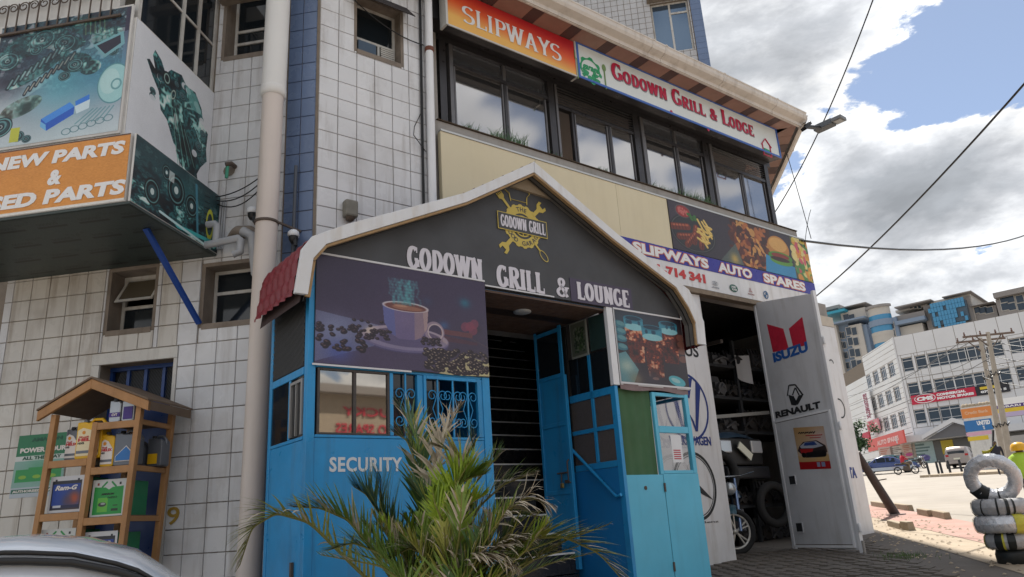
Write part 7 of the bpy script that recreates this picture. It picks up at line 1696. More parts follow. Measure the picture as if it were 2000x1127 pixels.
# ================================================================== vehicles
M_tyre = mat('tyre_rubber', (.018, .018, .019), .85); M_rim = mat('alloy_rim', (.42, .43, .44), .35, metal=.7)
def car(name, label, fr, L_=4.4, W_=1.7, H_=1.45, paint=None, lower=None, wagon=False, group=None, z0=0.0, glass=M_glass_dark, stations=None, rear_lights=True):
    """x: 0 (rear) .. L (nose); y: -W/2 .. W/2; built from lengthwise stations."""
    t = thing(name, label, 'car', fr, (0, 0, z0), group)
    s = L_ / 4.4
    if stations: ST = stations
    elif wagon: ST = [(0.0, .35, .85, .95, .86), (.05, .30, .98, 1.15, .9), (.25, .28, .98, 1.42, .94), (1.2, .26, .97, 1.46, 1), (2.3, .26, .95, 1.44, 1), (2.75, .26, .95, 1.36, 1), (3.35, .26, .95, .99, 1), (4.1, .28, .86, .90, .96), (4.4, .34, .68, .72, .86)]
    else: ST = [(0.0, .38, .78, .80, .84), (.08, .30, .90, .93, .9), (.75, .28, .93, .96, .95), (1.25, .26, .92, 1.36, 1), (1.75, .26, .91, 1.42, 1), (2.35, .26, .90, 1.40, 1), (2.7, .26, .90, 1.30, 1), (3.3, .26, .88, .92, 1), (4.0, .28, .76, .80, .95), (4.3, .32, .64, .68, .88), (4.4, .38, .56, .58, .84)]
    hs = H_ / 1.46
    def sec(x, zb_, zbelt, ztop, wf):
        w = W_ / 2 * wf; zb_ *= hs; zbelt *= hs; ztop *= hs; cab = ztop - zbelt > .12; wt = w * (.76 if cab else .93)
        P = [(w * .9, zb_), (w * .99, zb_ + .10), (w, (zb_ + zbelt) / 2 + .02), (w * .985, zbelt - .05), (w * .955, zbelt), (wt * 1.03, zbelt + (ztop - zbelt) * .88), (wt * .93, ztop - .015), (wt * .5, ztop + .012), (0, ztop + .02)]
        return P
    b = MB(); rows = [sec(*q) for q in ST]; k = len(rows[0])
    V = []
    for (x, *_), P in zip(ST, rows):
        V += [(x * s, -p[0], p[1] + z0) for p in P] + [(x * s, p[0], p[1] + z0) for p in P[::-1][1:]]
    m = 2 * k - 1
    b.add(V, [(i * m + j, (i + 1) * m + j, (i + 1) * m + j + 1, i * m + j + 1) for i in range(len(ST) - 1) for j in range(m - 1)], True)
    b.add(V[:m], [tuple(range(m))]); b.add(V[-m:], [tuple(range(m - 1, -1, -1))])
    body = b.build('body', paint, t)
    # glass set just proud of the shell
    cab = [i for i, q in enumerate(ST) if q[3] - q[2] > .12]
    i0, i1 = cab[0], cab[-1]
    def lerp(i, j, f): return tuple(np.array(ST[i]) * (1 - f) + np.array(ST[j]) * f)
    for sy in (-1, 1):
        segs = [(i0 - (0 if wagon else 1), i0, .45, .95), (i0, i1, 0.03, .48), (i0, i1, .52, .97), (i1, i1 + 1, .05, .55)]
        for (i, j, f0, f1) in segs:
            if i < 0: continue
            pts = []
            for f in (f0, f1):
                x = ST[i][0] + (ST[j][0] - ST[i][0]) * f
                ii = max(q for q in range(len(ST) - 1) if ST[q][0] <= x + 1e-6); ff = (x - ST[ii][0]) / (ST[ii + 1][0] - ST[ii][0]); P = sec(*lerp(ii, ii + 1, ff)); pts.append((x * s, P))
            (xa, Pa), (xb, Pb) = pts
            def q(P, f): a, c = np.array(P[4]), np.array(P[5]); v = a + (c - a) * f; return v[0] * 1.0 + .008, v[1]
            if Pa[5][1] - Pa[4][1] < .08 and Pb[5][1] - Pb[4][1] < .08: continue
            fa0, fa1 = .06, .94
            V4 = [(xa, sy * q(Pa, fa0)[0], q(Pa, fa0)[1] + z0), (xb, sy * q(Pb, fa0)[0], q(Pb, fa0)[1] + z0), (xb, sy * q(Pb, fa1)[0], q(Pb, fa1)[1] + z0), (xa, sy * q(Pa, fa1)[0], q(Pa, fa1)[1] + z0)]
            g = MB(); g.add(V4, [(0, 1, 2, 3) if sy < 0 else (3, 2, 1, 0)]); g.build('side_window', glass, t)
    for (i, j, nm) in ((i1, i1 + 1, 'windscreen'), (i0, i0 - 1, 'rear_window')):
        if j < 0: continue
        Pa, Pb = sec(*ST[i]), sec(*ST[j]); xa, xb = ST[i][0] * s, ST[j][0] * s; n_ = 6; g = MB(); V = []
        dn = .012 * (1 if nm == 'windscreen' else -1)
        for f in (.07, .93):
            P = [(1 - f) * np.array(Pa[q_]) + f * np.array(Pb[q_]) for q_ in (6, 7, 8)]; x = xa + (xb - xa) * f + dn
            V += [(x, -P[0][0], P[0][1] + z0 + .012), (x, -P[1][0], P[1][1] + z0 + .012), (x, 0, P[2][1] + z0 + .012), (x, P[1][0], P[1][1] + z0 + .012), (x, P[0][0], P[0][1] + z0 + .012)]
        g.add(V, [(q_, q_ + 1, q_ + 6, q_ + 5) for q_ in range(4)], True); g.build(nm, glass, t)
    if lower is not None:
        for sy in (-1, 1): g = MB(); g.box(.3 * s, 4.1 * s, sy * W_ / 2 - .012, sy * W_ / 2 + .012, z0 + .26 * hs, z0 + .52 * hs); g.build('lower_panel', lower, t, bevel=.01)
    for wx in (.78 * s, 3.52 * s):
        for sy in (-1, 1):
            y0 = sy * (W_ / 2 - .10); r_ = .31
            g = MB(); g.lathe((wx, y0 - .10, z0 + r_), [(.19, 0), (.29, .0), (r_, .03), (r_, .18), (.29, .21), (.19, .21)], axis=(0, 1, 0), n=20); tyre = g.build('wheel', M_tyre, t)
            g = MB(); g.lathe((wx, y0 + sy * .085, z0 + r_), [(.19, 0), (.17, sy * .012), (.05, -sy * .02), (0, -sy * .015)], axis=(0, 1, 0), n=16)
            for a in range(5): g.bar((wx + .03 * math.cos(a * 1.257), y0 + sy * .10, z0 + r_ + .03 * math.sin(a * 1.257)), (wx + .18 * math.cos(a * 1.257), y0 + sy * .10, z0 + r_ + .18 * math.sin(a * 1.257)), .045, .02, up=(0, 1, 0))
            g.build('rim', M_rim, tyre)
    for sy in (-1, 1):
        g = MB(); g.box(4.25 * s, 4.385 * s, sy * W_ * .36 - .14, sy * W_ * .36 + .12, z0 + .56 * hs, z0 + .68 * hs); g.build('headlight', mat('lamp_lens', (.5, .52, .55), .15, metal=.3), t, bevel=.02)
        if rear_lights: g = MB(); zt_l = .80 if wagon else .66; g.box(-.015, .10 * s, sy * W_ * .36 - .14, sy * W_ * .36 + .10, z0 + zt_l * hs, z0 + (zt_l + .14) * hs); g.build('tail_light', mat('tail_red', (.35, .01, .01), .2), t, bevel=.02)
    g = MB(); g.box(4.36 * s, 4.46 * s, -W_ * .42, W_ * .42, z0 + .30 * hs, z0 + .48 * hs); g.build('front_bumper', lower or paint, t, bevel=.03)
    g = MB(); g.box(-.06, .05, -W_ * .42, W_ * .42, z0 + .32 * hs, z0 + .52 * hs); g.build('rear_bumper', lower or paint, t, bevel=.03)
    g = MB(); g.box(-.075, -.06, -.24, .24, z0 + .60 * hs, z0 + .70 * hs); g.build('number_plate', mat('plate_white', (.6, .6, .5), .5), t)
    return t
P_blue = mat('car_blue', (.025, .05, .17), .25, coat=.6); P_silver = mat('car_silver', (.42, .45, .50), .28, metal=.55, coat=.6); P_teal = mat('car_teal', (.01, .09, .11), .25, coat=.6); P_grey = mat('car_champagne', (.30, .26, .24), .3, metal=.5, coat=.5)
def place_car(px, py, dist, az): p = D(px, py, dist); return frame_at(p[0], p[1], az), ground_z(p[0], p[1])
fr_, gz = place_car(1678, 905, 72, 112); car('saloon_car', 'dark blue and silver two tone saloon driving past the leaning post', fr_, paint=P_blue, lower=P_silver, z0=gz, L_=4.5)
fr_, gz = place_car(1690, 893, 86, 107); car('saloon_car', 'dark teal saloon parked behind the blue and silver one', fr_, paint=P_teal, z0=gz, L_=4.6)
fr_, gz = place_car(1868, 890, 72, 38); car('estate_car', 'champagne coloured off roader parked with its tail toward the camera', fr_, paint=P_grey, wagon=True, z0=gz, L_=4.6, W_=1.95, H_=1.78)
# ================================================================== wooden display shelf with oil cans and batteries
M_wood = mat('oiled_pine', (.42, .215, .085), .55, var=.35, vscale=6, streak=.22, dirt=(.12, .05, .02), bump=.3, bscale=60)
M_wood_d = mat('weathered_board', (.17, .12, .085), .8, var=.35, vscale=6, streak=.3)
SHX = L.w(-1.515, -.60, 0); SF = Frame(SHX, az_dir(98.5)); SD = .42
SH = thing('display_shelf', 'orange pine open shelf with a little gable roof beside the blue door', 'shelf', SF, (0, 0, 0))
gz = ground_z(*SHX[:2])
def lean(z): return -.045 * (2.1 - z)
def P3(x, y, z): return (x + lean(z), y, z)
def post(x, y, z0, z1, nm='post', w=.045): b = MB(); b.bar(P3(x, y, z0), P3(x, y, z1), w, w); return b.build(nm, M_wood, SH, bevel=.003)
XLF, XM, XR = -.38, 0.0, .365
for x, zt in ((XLF, 2.11), (XM, 2.02), (XR, 2.12)): post(x, 0, gz, zt)
for x in (XLF, XR): post(x, SD, gz, 2.11)
post(XM, SD, gz, 2.02)
def rail(xa, xb, y, z, h=.055, yb=None): 
    b = MB(); b.bar(P3(xa, y, z), P3(xb, y if yb is None else yb, z), .03, h); return b.build('rail', M_wood, SH, bevel=.003)
levL = [1.735, 1.335, .95, .55]; levR = [2.005, 1.66, 1.285, .90, .52]
for z in levL: rail(XLF + .02, XM - .025, -.005, z - .02)
for z in levR: rail(XM + .022, XR - .022, -.005, z - .02)
for z in levR[1:]: rail(XR, XR, .02, z - .015, .04, SD - .02)
rail(XR, XR, .02, 2.0, .04, SD - .02)
for z in levL: b = MB(); b.add([P3(XLF + .0, .012, z), P3(XM - .003, .012, z), P3(XM - .003, SD, z), P3(XLF, SD, z), P3(XLF, .012, z + .012), P3(XM - .003, .012, z + .012), P3(XM - .003, SD, z + .012), P3(XLF, SD, z + .012)], [(0, 3, 2, 1), (4, 5, 6, 7), (0, 1, 5, 4), (1, 2, 6, 5), (2, 3, 7, 6), (3, 0, 4, 7)]); b.build('shelf_board', M_wood_d, SH)
for z in levR: b = MB(); b.add([P3(XM + .003, .012, z), P3(XR, .012, z), P3(XR, SD, z), P3(XM + .003, SD, z), P3(XM + .003, .012, z + .012), P3(XR, .012, z + .012), P3(XR, SD, z + .012), P3(XM + .003, SD, z + .012)], [(0, 3, 2, 1), (4, 5, 6, 7), (0, 1, 5, 4), (1, 2, 6, 5), (2, 3, 7, 6), (3, 0, 4, 7)]); b.build('shelf_board', M_wood_d, SH)
apx, apz = -.045, 2.365; elx, elz = -.50, 2.14; erx, erz = .475, 2.145
for (xa, za, xb, zb_) in ((elx, elz, apx, apz), (apx, apz, erx, erz)):
    b = MB(); V = [(xa, -.06, za), (xb, -.06, zb_), (xb, -.06, zb_ - .078), (xa, -.06, za - .078)]; V += [(x, -.03, z) for x, _, z in V]
    b.add(V, [(3, 2, 1, 0), (4, 5, 6, 7), (0, 1, 5, 4), (1, 2, 6, 5), (2, 3, 7, 6), (3, 0, 4, 7)]); b.build('gable_board', M_wood, SH, bevel=.004)
    b = MB(); V = [(xa, -.07, za + .003), (xb, -.07, zb_ + .003), (xb, -.07, zb_ + .018), (xa, -.07, za + .018)]; V += [(x, SD + .12, z) for x, _, z in V]
    b.add(V, [(3, 2, 1, 0), (4, 5, 6, 7), (0, 1, 5, 4), (1, 2, 6, 5), (2, 3, 7, 6), (3, 0, 4, 7)]); b.build('roof_board', M_wood_d, SH)
b = MB(); b.add([(erx, -.06, erz - .07), (erx, SD + .1, erz - .07), (erx, SD + .1, erz), (erx, -.06, erz)], [(0, 1, 2, 3)]); b.build('eave_strip', M_wood_d, SH)
# oil cans
M_yc = mat('can_yellow', (.70, .40, .01), .35, var=.08); M_gc = mat('can_grey', (.13, .14, .16), .35, metal=.3); M_silver_can = mat('can_silver', (.40, .42, .44), .3, metal=.4); M_cred2 = mat('label_red', (.5, .02, .03), .5)
def can(x, z, w, h, m, label, y=.06, d=.11, lab=None, txt=None, handle=True, badge=True):
    t = thing('oil_can', label, 'oil can', SF, (x, y, z), 'oil cans on the display shelf'); x0, x1 = x + lean(z), x + lean(z) + w
    out = [(x0 + .012, z), (x1 - .012, z), (x1, z + .012), (x1, z + h * .80), (x1 - w * .10, z + h * .88), (x0 + w * .40, z + h * .90), (x0 + w * .30, z + h * .93), (x0, z + h * .93), (x0, z + .012)]
    b = MB(); b.prism(out, y, y + d); b.build('body', m, t, bevel=.008)
    b = MB(); b.lathe((x0 + w * .16, y + d / 2, z + h * .925), [(.020, 0), (.020, .02), (.017, .025)], n=12); b.build('cap', M_gc if m is not M_gc else M_black, t)
    if handle: b = MB(); b.tube([(x0 + w * .34, y + d / 2, z + h * .90), (x0 + w * .48, y + d / 2, z + h), (x0 + w * .80, y + d / 2, z + h * .99), (x1 - w * .02, y + d / 2, z + h * .86), (x1 - w * .01, y + d / 2, z + h * .72)], [.012, .012, .013, .013, .012], 8); b.build('handle', m, t)
    if lab:
        b = MB(); b.prism([(x0 + w * .06, z + h * .08), (x0 + w * .92, z + h * .08), (x0 + w * .92, z + h * .5), (x0 + w * .55, z + h * .72), (x0 + w * .25, z + h * .78), (x0 + w * .06, z + h * .72)], y - .0025, y - .0005); b.build('label', lab, t)
        b = MB(); b.box(x0 + w * .06, x0 + w * .92, y - .004, y - .003, z + h * .14, z + h * .21); b.build('label_band', M_gc, t)
    if badge: b = MB(); b.prism([(x0 + w * .3 + .014 * math.cos(a), z + h * .66 + .014 * math.sin(a)) for a in np.linspace(0, 6, 11)], y - .005, y - .003); b.build('shell_badge', mat('badge_amber', (.65, .25, .03), .5), t)
    if txt:
        text('Shell', x0 + w * .12, z + h * .53, x0 + w * .5, z + h * .57, y - .004, M_cred2, t, bold=.03, th=.001); text(txt, x0 + w * .1, z + h * .44, x0 + w * .88, z + h * .52, y - .004, M_cred2, t, bold=.05, th=.001)
        text('HX5', x0 + w * .1, z + h * .37, x0 + w * .35, z + h * .42, y - .004, M_black, t, bold=.04, th=.001)
    return t
M_labw = mat('label_white', (.70, .66, .62), .5); M_laby = mat('label_pale_yellow', (.72, .62, .40), .5)
can(-.315, levL[0] + .012, .125, .27, M_gc, 'dark grey oil can with a white label at the far left of the top shelf', y=.08, lab=M_labw, txt='HELIX', handle=True)
can(-.19, levL[0] + .012, .225, .315, M_yc, 'large yellow oil can with a looped handle on the upper left shelf', y=.04, lab=M_laby, txt='HELIX')
can(.035, levR[1] + .012, .115, .275, M_yc, 'narrow yellow oil can on the right shelf left of the blue labelled can', y=.05, lab=M_labw, txt='HELIX', handle=False)
t = can(.15, levR[1] + .012, .185, .275, M_gc, 'grey oil can with a blue triangular label on the right shelf', y=.05, badge=False)
xo = .15 + lean(levR[1]); zo = levR[1] + .012; b = MB(); b.prism([(xo + .02, zo + .035), (xo + .165, zo + .035), (xo + .165, zo + .10), (xo + .11, zo + .155), (xo + .02, zo + .075)], .045, .049); b.build('label', M_labw, t); b = MB(); b.prism([(xo + .026, zo + .041), (xo + .159, zo + .041), (xo + .159, zo + .098), (xo + .11, zo + .146), (xo + .026, zo + .074)], .042, .0445); b.build('label_field', mat('label_blue', (.02, .15, .42), .4), t)
can(.30, levR[1] + .012, .13, .24, M_gc, 'dark oil can with a small yellow label at the back right of the shelf', y=.25, badge=False)
b = MB(); b.box(.295, .375, .243, .248, levR[1] + .03, levR[1] + .11); b.build('label', M_yc, [o for o in bpy.data.objects if o.name.startswith('oil_can')][-1])
t = can(.06, levR[0] + .012, .10, .19, M_silver_can, 'silver gearbox oil can at the left under the little shelf roof', y=.05, handle=False, badge=False)
b = MB(); b.box(.06, .155, .045, .049, levR[0] + .055, levR[0] + .09); b.build('label_band', mat('label_violet', (.06, .03, .22), .5), t); text('CVT', .085, levR[0] + .062, .135, levR[0] + .083, .044, M_labw, t, bold=.04, th=.001)
t = can(.17, levR[0] + .012, .11, .18, M_silver_can, 'silver gearbox oil can with violet label at the right under the little shelf roof', y=.05, handle=True, badge=False)
b = MB(); b.box(.185, .265, .045, .049, levR[0] + .03, levR[0] + .13); b.build('label', mat('label_violet', (.06, .03, .22), .5), t)
can(.08, levR[1] + .012, .20, .20, M_gc, 'dark oil can hidden behind the yellow and grey cans', y=.24, badge=False)
# batteries in printed cartons
def ramg():
    c = Cv(120, 110, (225, 226, 230)); c.rect(.07, .13, .93, .93, (40, 42, 55)); c.rect(.10, .22, .90, .88, (25, 70, 165)); c.blob(.75, .62, .26, (190, 80, 40), 1); c.blob(.55, .7, .2, (90, 60, 80), .8); c.rect(.10, .80, .9, .88, (30, 35, 80)); c.rect(.15, .8, .38, .86, (215, 220, 230)); c.rect(.14, .08, .20, .14, (45, 45, 50)); c.rect(.80, .08, .86, .14, (45, 45, 50)); return c.mat('print_blue_battery', gain=.75)
def greenb():
    c = Cv(120, 120, (225, 228, 225)); c.rect(.07, .16, .93, .95, (30, 165, 70)); c.poly([(.07, .16), (.93, .16), (.93, .20), (.6, .22), (.5, .28), (.4, .22), (.07, .20)], (225, 228, 225)); c.line([(.3, .2), (.42, .08)], .05, (30, 150, 70)); c.line([(.7, .2), (.58, .08)], .05, (30, 150, 70)); c.rect(.14, .09, .20, .16, (150, 50, 40)); c.rect(.80, .09, .86, .16, (30, 30, 35)); c.rect(.2, .5, .5, .88, (110, 200, 70)); c.ell(.34, .68, .12, .06, (60, 65, 60)); c.ell(.36, .66, .07, .03, (180, 190, 185)); c.rect(.62, .80, .82, .87, (40, 60, 45)); c.rect(.66, .70, .8, .73, (40, 90, 50)); return c.mat('print_green_battery', gain=.72)
M_gb = mat('battery_box_green', (.012, .20, .085), .4, var=.1); MR, MG = ramg(), greenb()
def battery(x, z, w, h, m, txt, label, dp=.28):
    t = thing('boxed_battery', label, 'battery box', SF, (x, .03, z), 'boxed car batteries on the display shelf'); x0 = x + lean(z); z += .012
    b = MB(); b.box(x0, x0 + w, .035, .035 + dp, z, z + h); b.build('carton', M_gb, t, bevel=.004)
    s = MB(); s.sheet([(x0 - .006, .031, z + .002), (x0 + w + .006, .031, z + .002), (x0 + w + .008, .031, z + h + .012), (x0 - .002, .031, z + h + .012)]); s.build('printed_face', m, t)
    if txt == 'Ram-G': text(txt, x0 + w * .16, z + h * .64, x0 + w * .84, z + h * .78, .030, M_labw, t, bold=.04, shear=.3, th=.001)
    else: text('AMARON', x0 + w * .28, z + h * .60, x0 + w * .68, z + h * .66, .030, M_black, t, bold=.04, shear=.3, th=.001); text('NEO', x0 + w * .48, z + h * .50, x0 + w * .78, z + h * .56, .030, M_black, t, bold=.0, shear=.3, th=.001)
battery(-.34, levL[1], .285, .265, MR, 'Ram-G', 'blue printed battery box on the middle left shelf')
battery(.035, levR[2], .275, .265, MG, '', 'green battery box with white rim on the middle right shelf')
battery(-.35, levL[2], .285, .255, MG, '', 'green battery box half hidden by the silver car roof on the lower left shelf')
battery(.02, levR[3], .275, .265, MR, 'Ram-G', 'blue printed battery box just above the silver car roof on the lower right shelf')
# battery poster on the wall
ap = thing('battery_poster', 'green and white battery advert poster on the tiles left of the shelf', 'poster', L, (-2.55, 0, 1.6))
c = Cv(120, 190, (190, 205, 205)); c.rect(0, 0, 1, .34, (30, 130, 85)); c.rect(0, .34, 1, .42, (235, 238, 236)); c.grad; c.rect(0, .42, 1, .85, (150, 195, 185)); c.blob(.5, .55, .2, (70, 170, 120), .6)
for k, (x0, x1) in enumerate(((.05, .35), (.3, .66), (.6, .95))): c.rect(x0, .56 - .03 * (k == 1), x1, .76, (40, 165, 85)); c.ell((x0 + x1) / 2, .68, .08, .03, (150, 200, 60))
c.rect(0, .84, 1, 1, (200, 212, 222)); c.rect(.02, .87, 1, .93, (25, 110, 85)); MA = c.mat('print_green_advert', gain=.72)
x0, z0 = L.at(17, 974, -.016); x1 = L.at(118, 974, -.016)[0]; z1 = L.at(33, 852, -.016)[1]
s = MB(); s.sheet([(x0, -.0145, z0), (x1, -.0145, z0), (x1, -.0145, z1), (x0 + .02, -.0145, z1)]); s.build('print', MA, ap)
W_ = x1 - x0; H_ = z1 - z0; th_ = dict(th=.0012)
text('AMARON', x0 + W_ * .30, z0 + H_ * .885, x0 + W_ * .9, z0 + H_ * .95, -.0155, mat('poster_dark_green', (.01, .09, .05), .5), ap, bold=.05, **th_)
text('POWER YOUR', x0 + W_ * .10, z0 + H_ * .71, x0 + W_ * 1.0, z0 + H_ * .79, -.0155, M_labw, ap, bold=.05, **th_); text('ALL THE WAY', x0 + W_ * .16, z0 + H_ * .595, x0 + W_ * .92, z0 + H_ * .65, -.0155, mat('poster_dark_green', (.01, .09, .05)), ap, bold=.04, **th_); text('AUTHORISED DEALER', x0 + W_ * .05, z0 + H_ * .078, x0 + W_ * .95, z0 + H_ * .118, -.0155, M_labw, ap, bold=.04, **th_)
b = MB(); b.prism([(-1.30, 1.60), (-1.235, 1.61), (-1.24, 1.42), (-1.29, 1.41)], -.02, -.015); tag(b.build('torn_paper', M_white_plaster, None, L, (-1.27, -.02, 1.5)), 'torn white paper strip pasted right of the shelf', 'paper')

# ================================================================== silver car at the lower left
ST = [(0.0, .38, .78, .80, .84), (.08, .30, .90, .93, .9), (.75, .28, .93, .98, .95), (1.05, .26, .92, 1.20, 1), (1.3, .26, .92, 1.345, 1), (1.6, .26, .91, 1.42, 1), (1.95, .26, .91, 1.455, 1), (2.2, .26, .905, 1.46, 1), (2.4, .26, .90, 1.435, 1), (2.6, .26, .90, 1.37, 1), (2.85, .26, .89, 1.19, 1), (3.2, .26, .88, .93, 1), (4.0, .28, .78, .82, .95), (4.3, .32, .66, .70, .88), (4.4, .38, .56, .58, .84)]
P_near = mat('car_pale_silver', (.62, .66, .72), .25, metal=.15, coat=.8)
M_gdim = mat('car_window_glass', (.05, .065, .06), .05, spec=.7)
near = car('silver_car', 'pale silver saloon parked at the lower left in front of the shelf', Frame((-4.20, 2.60), az_dir(65)), paint=P_near, z0=1.135 - 1.475, stations=ST, glass=M_gdim, H_=1.46)
def side_pt(x, f, off=.01, z0=1.135 - 1.475):
    i = max(q for q in range(len(ST) - 1) if ST[q][0] <= x + 1e-6); ff = (x - ST[i][0]) / (ST[i + 1][0] - ST[i][0]); q = [a * (1 - ff) + c * ff for a, c in zip(ST[i], ST[i + 1])]
    w = .85 * q[4]; zb_, zt_ = q[2], q[3]; wt = w * .76; y0_, y1_ = w * .955, wt * 1.03; return (x, -(y0_ + (y1_ - y0_) * f / .88 * 1.0) - off, zb_ + (zt_ - zb_) * f + z0)
for f, r_, m_, nm in ((.955, .009, M_black, 'roof_gutter'), (.845, .014, M_black, 'window_seal')):
    b = MB(); b.tube([side_pt(x, f if f < .9 else .90, .012 if f > .9 else .02) for x in np.linspace(1.12, 3.3, 30)], r_, 6); b.build(nm, m_, near)

# ================================================================== palm in front of the booth
M_fr = [mat('palm_green', (.19, .29, .05), .45, var=.35, vscale=20), mat('palm_lime', (.30, .42, .04), .45, var=.25, vscale=20), mat('palm_dark_green', (.075, .15, .05), .45, var=.3, vscale=20), mat('palm_dry', (.55, .47, .36), .8, var=.35, vscale=20), mat('palm_olive', (.34, .34, .07), .55, var=.35, vscale=20)]
for m_ in M_fr[:3] + M_fr[4:]:
    bs = m_.node_tree.nodes['Principled BSDF']; bs.inputs['Subsurface Weight'].default_value = 0.0
M_rach = mat('palm_stem_olive', (.20, .19, .05), .5, var=.3)
PB = D(850, 1240, 4.35); pz = ground_z(PB[0], PB[1])
PM = thing('palm', 'bushy palm with green arching fronds and dry bleached tips in front of the booth', 'palm', WORLD, (PB[0], PB[1], pz))
RP = random.Random(21)
def frond(pts, ll, mi, n=46, droop=.35, fan=.9, dry=0.0, width=.0115, side=None, curl=0.0):
    """pts: (px, py, distance) along the midrib, base to tip."""
    P = [D(px, py, d) for px, py, d in pts]; P = np.array(P); t = np.linspace(0, 1, len(P)); T = np.linspace(0, 1, n + 1)
    C = np.stack([np.interp(T, t, P[:, k]) for k in range(3)], 1)
    for _ in range(6): C[1:-1] = (C[:-2] + 2 * C[1:-1] + C[2:]) / 4
    b = MB(); b.tube([tuple(p) for p in C], [.011 * (1 - .8 * q) for q in T], 6); st_ = b.build('frond', M_rach, PM)
    groups = {}
    for i in range(3, n + 1):
        d = C[min(i + 1, n)] - C[i - 1]; d /= np.linalg.norm(d); up = np.array([0, 0, 1.0]); s_ = np.cross(d, up); s_ /= (np.linalg.norm(s_) or 1); u2 = np.cross(s_, d)
        q = i / n; prof = math.sin(math.pi * min(1, .12 + q * .86)) ** .6
        for sg in (-1, 1):
            if side and sg != side: continue
            l = ll * prof * RP.uniform(.8, 1.12)
            ang = fan * (1.0 - .55 * q) + RP.uniform(-.12, .12)
            dr = d * math.cos(ang) + s_ * sg * math.sin(ang) * .85 + u2 * (.35 + RP.uniform(-.15, .2)); dr /= np.linalg.norm(dr)
            isdry = RP.random() < dry * (0.25 + q * 1.3)
            mk = 3 if isdry else (mi if RP.random() < .75 else RP.choice([0, 4, mi]))
            w_ = width * RP.uniform(.8, 1.2); k = 5; V = []
            cu = curl * RP.uniform(.3, 1.6) if isdry or curl else 0
            wv = np.cross(dr, u2); wv /= (np.linalg.norm(wv) or 1)
            p = C[i].copy(); stp = l / k
            for j in range(k + 1):
                f = j / k; ww = w_ * (1 - f) ** .6 * (1.0 if j else .6)
                V += [tuple(p - wv * ww), tuple(p + wv * ww)]
                dr = dr + np.array([0, 0, -1]) * (droop * (2.4 if isdry else 1) / k) + (s_ * RP.uniform(-1, 1) + u2 * RP.uniform(-1, 1)) * cu * .35; dr /= np.linalg.norm(dr); p = p + dr * stp
            g = groups.setdefault(mk, MB()); g.add(V, [(2 * j, 2 * j + 1, 2 * j + 3, 2 * j + 2) for j in range(k)], True)
    for mk, g in groups.items(): g.build('leaflets', M_fr[mk], st_, kind='stuff')
c0 = (852, 1200, 4.35)
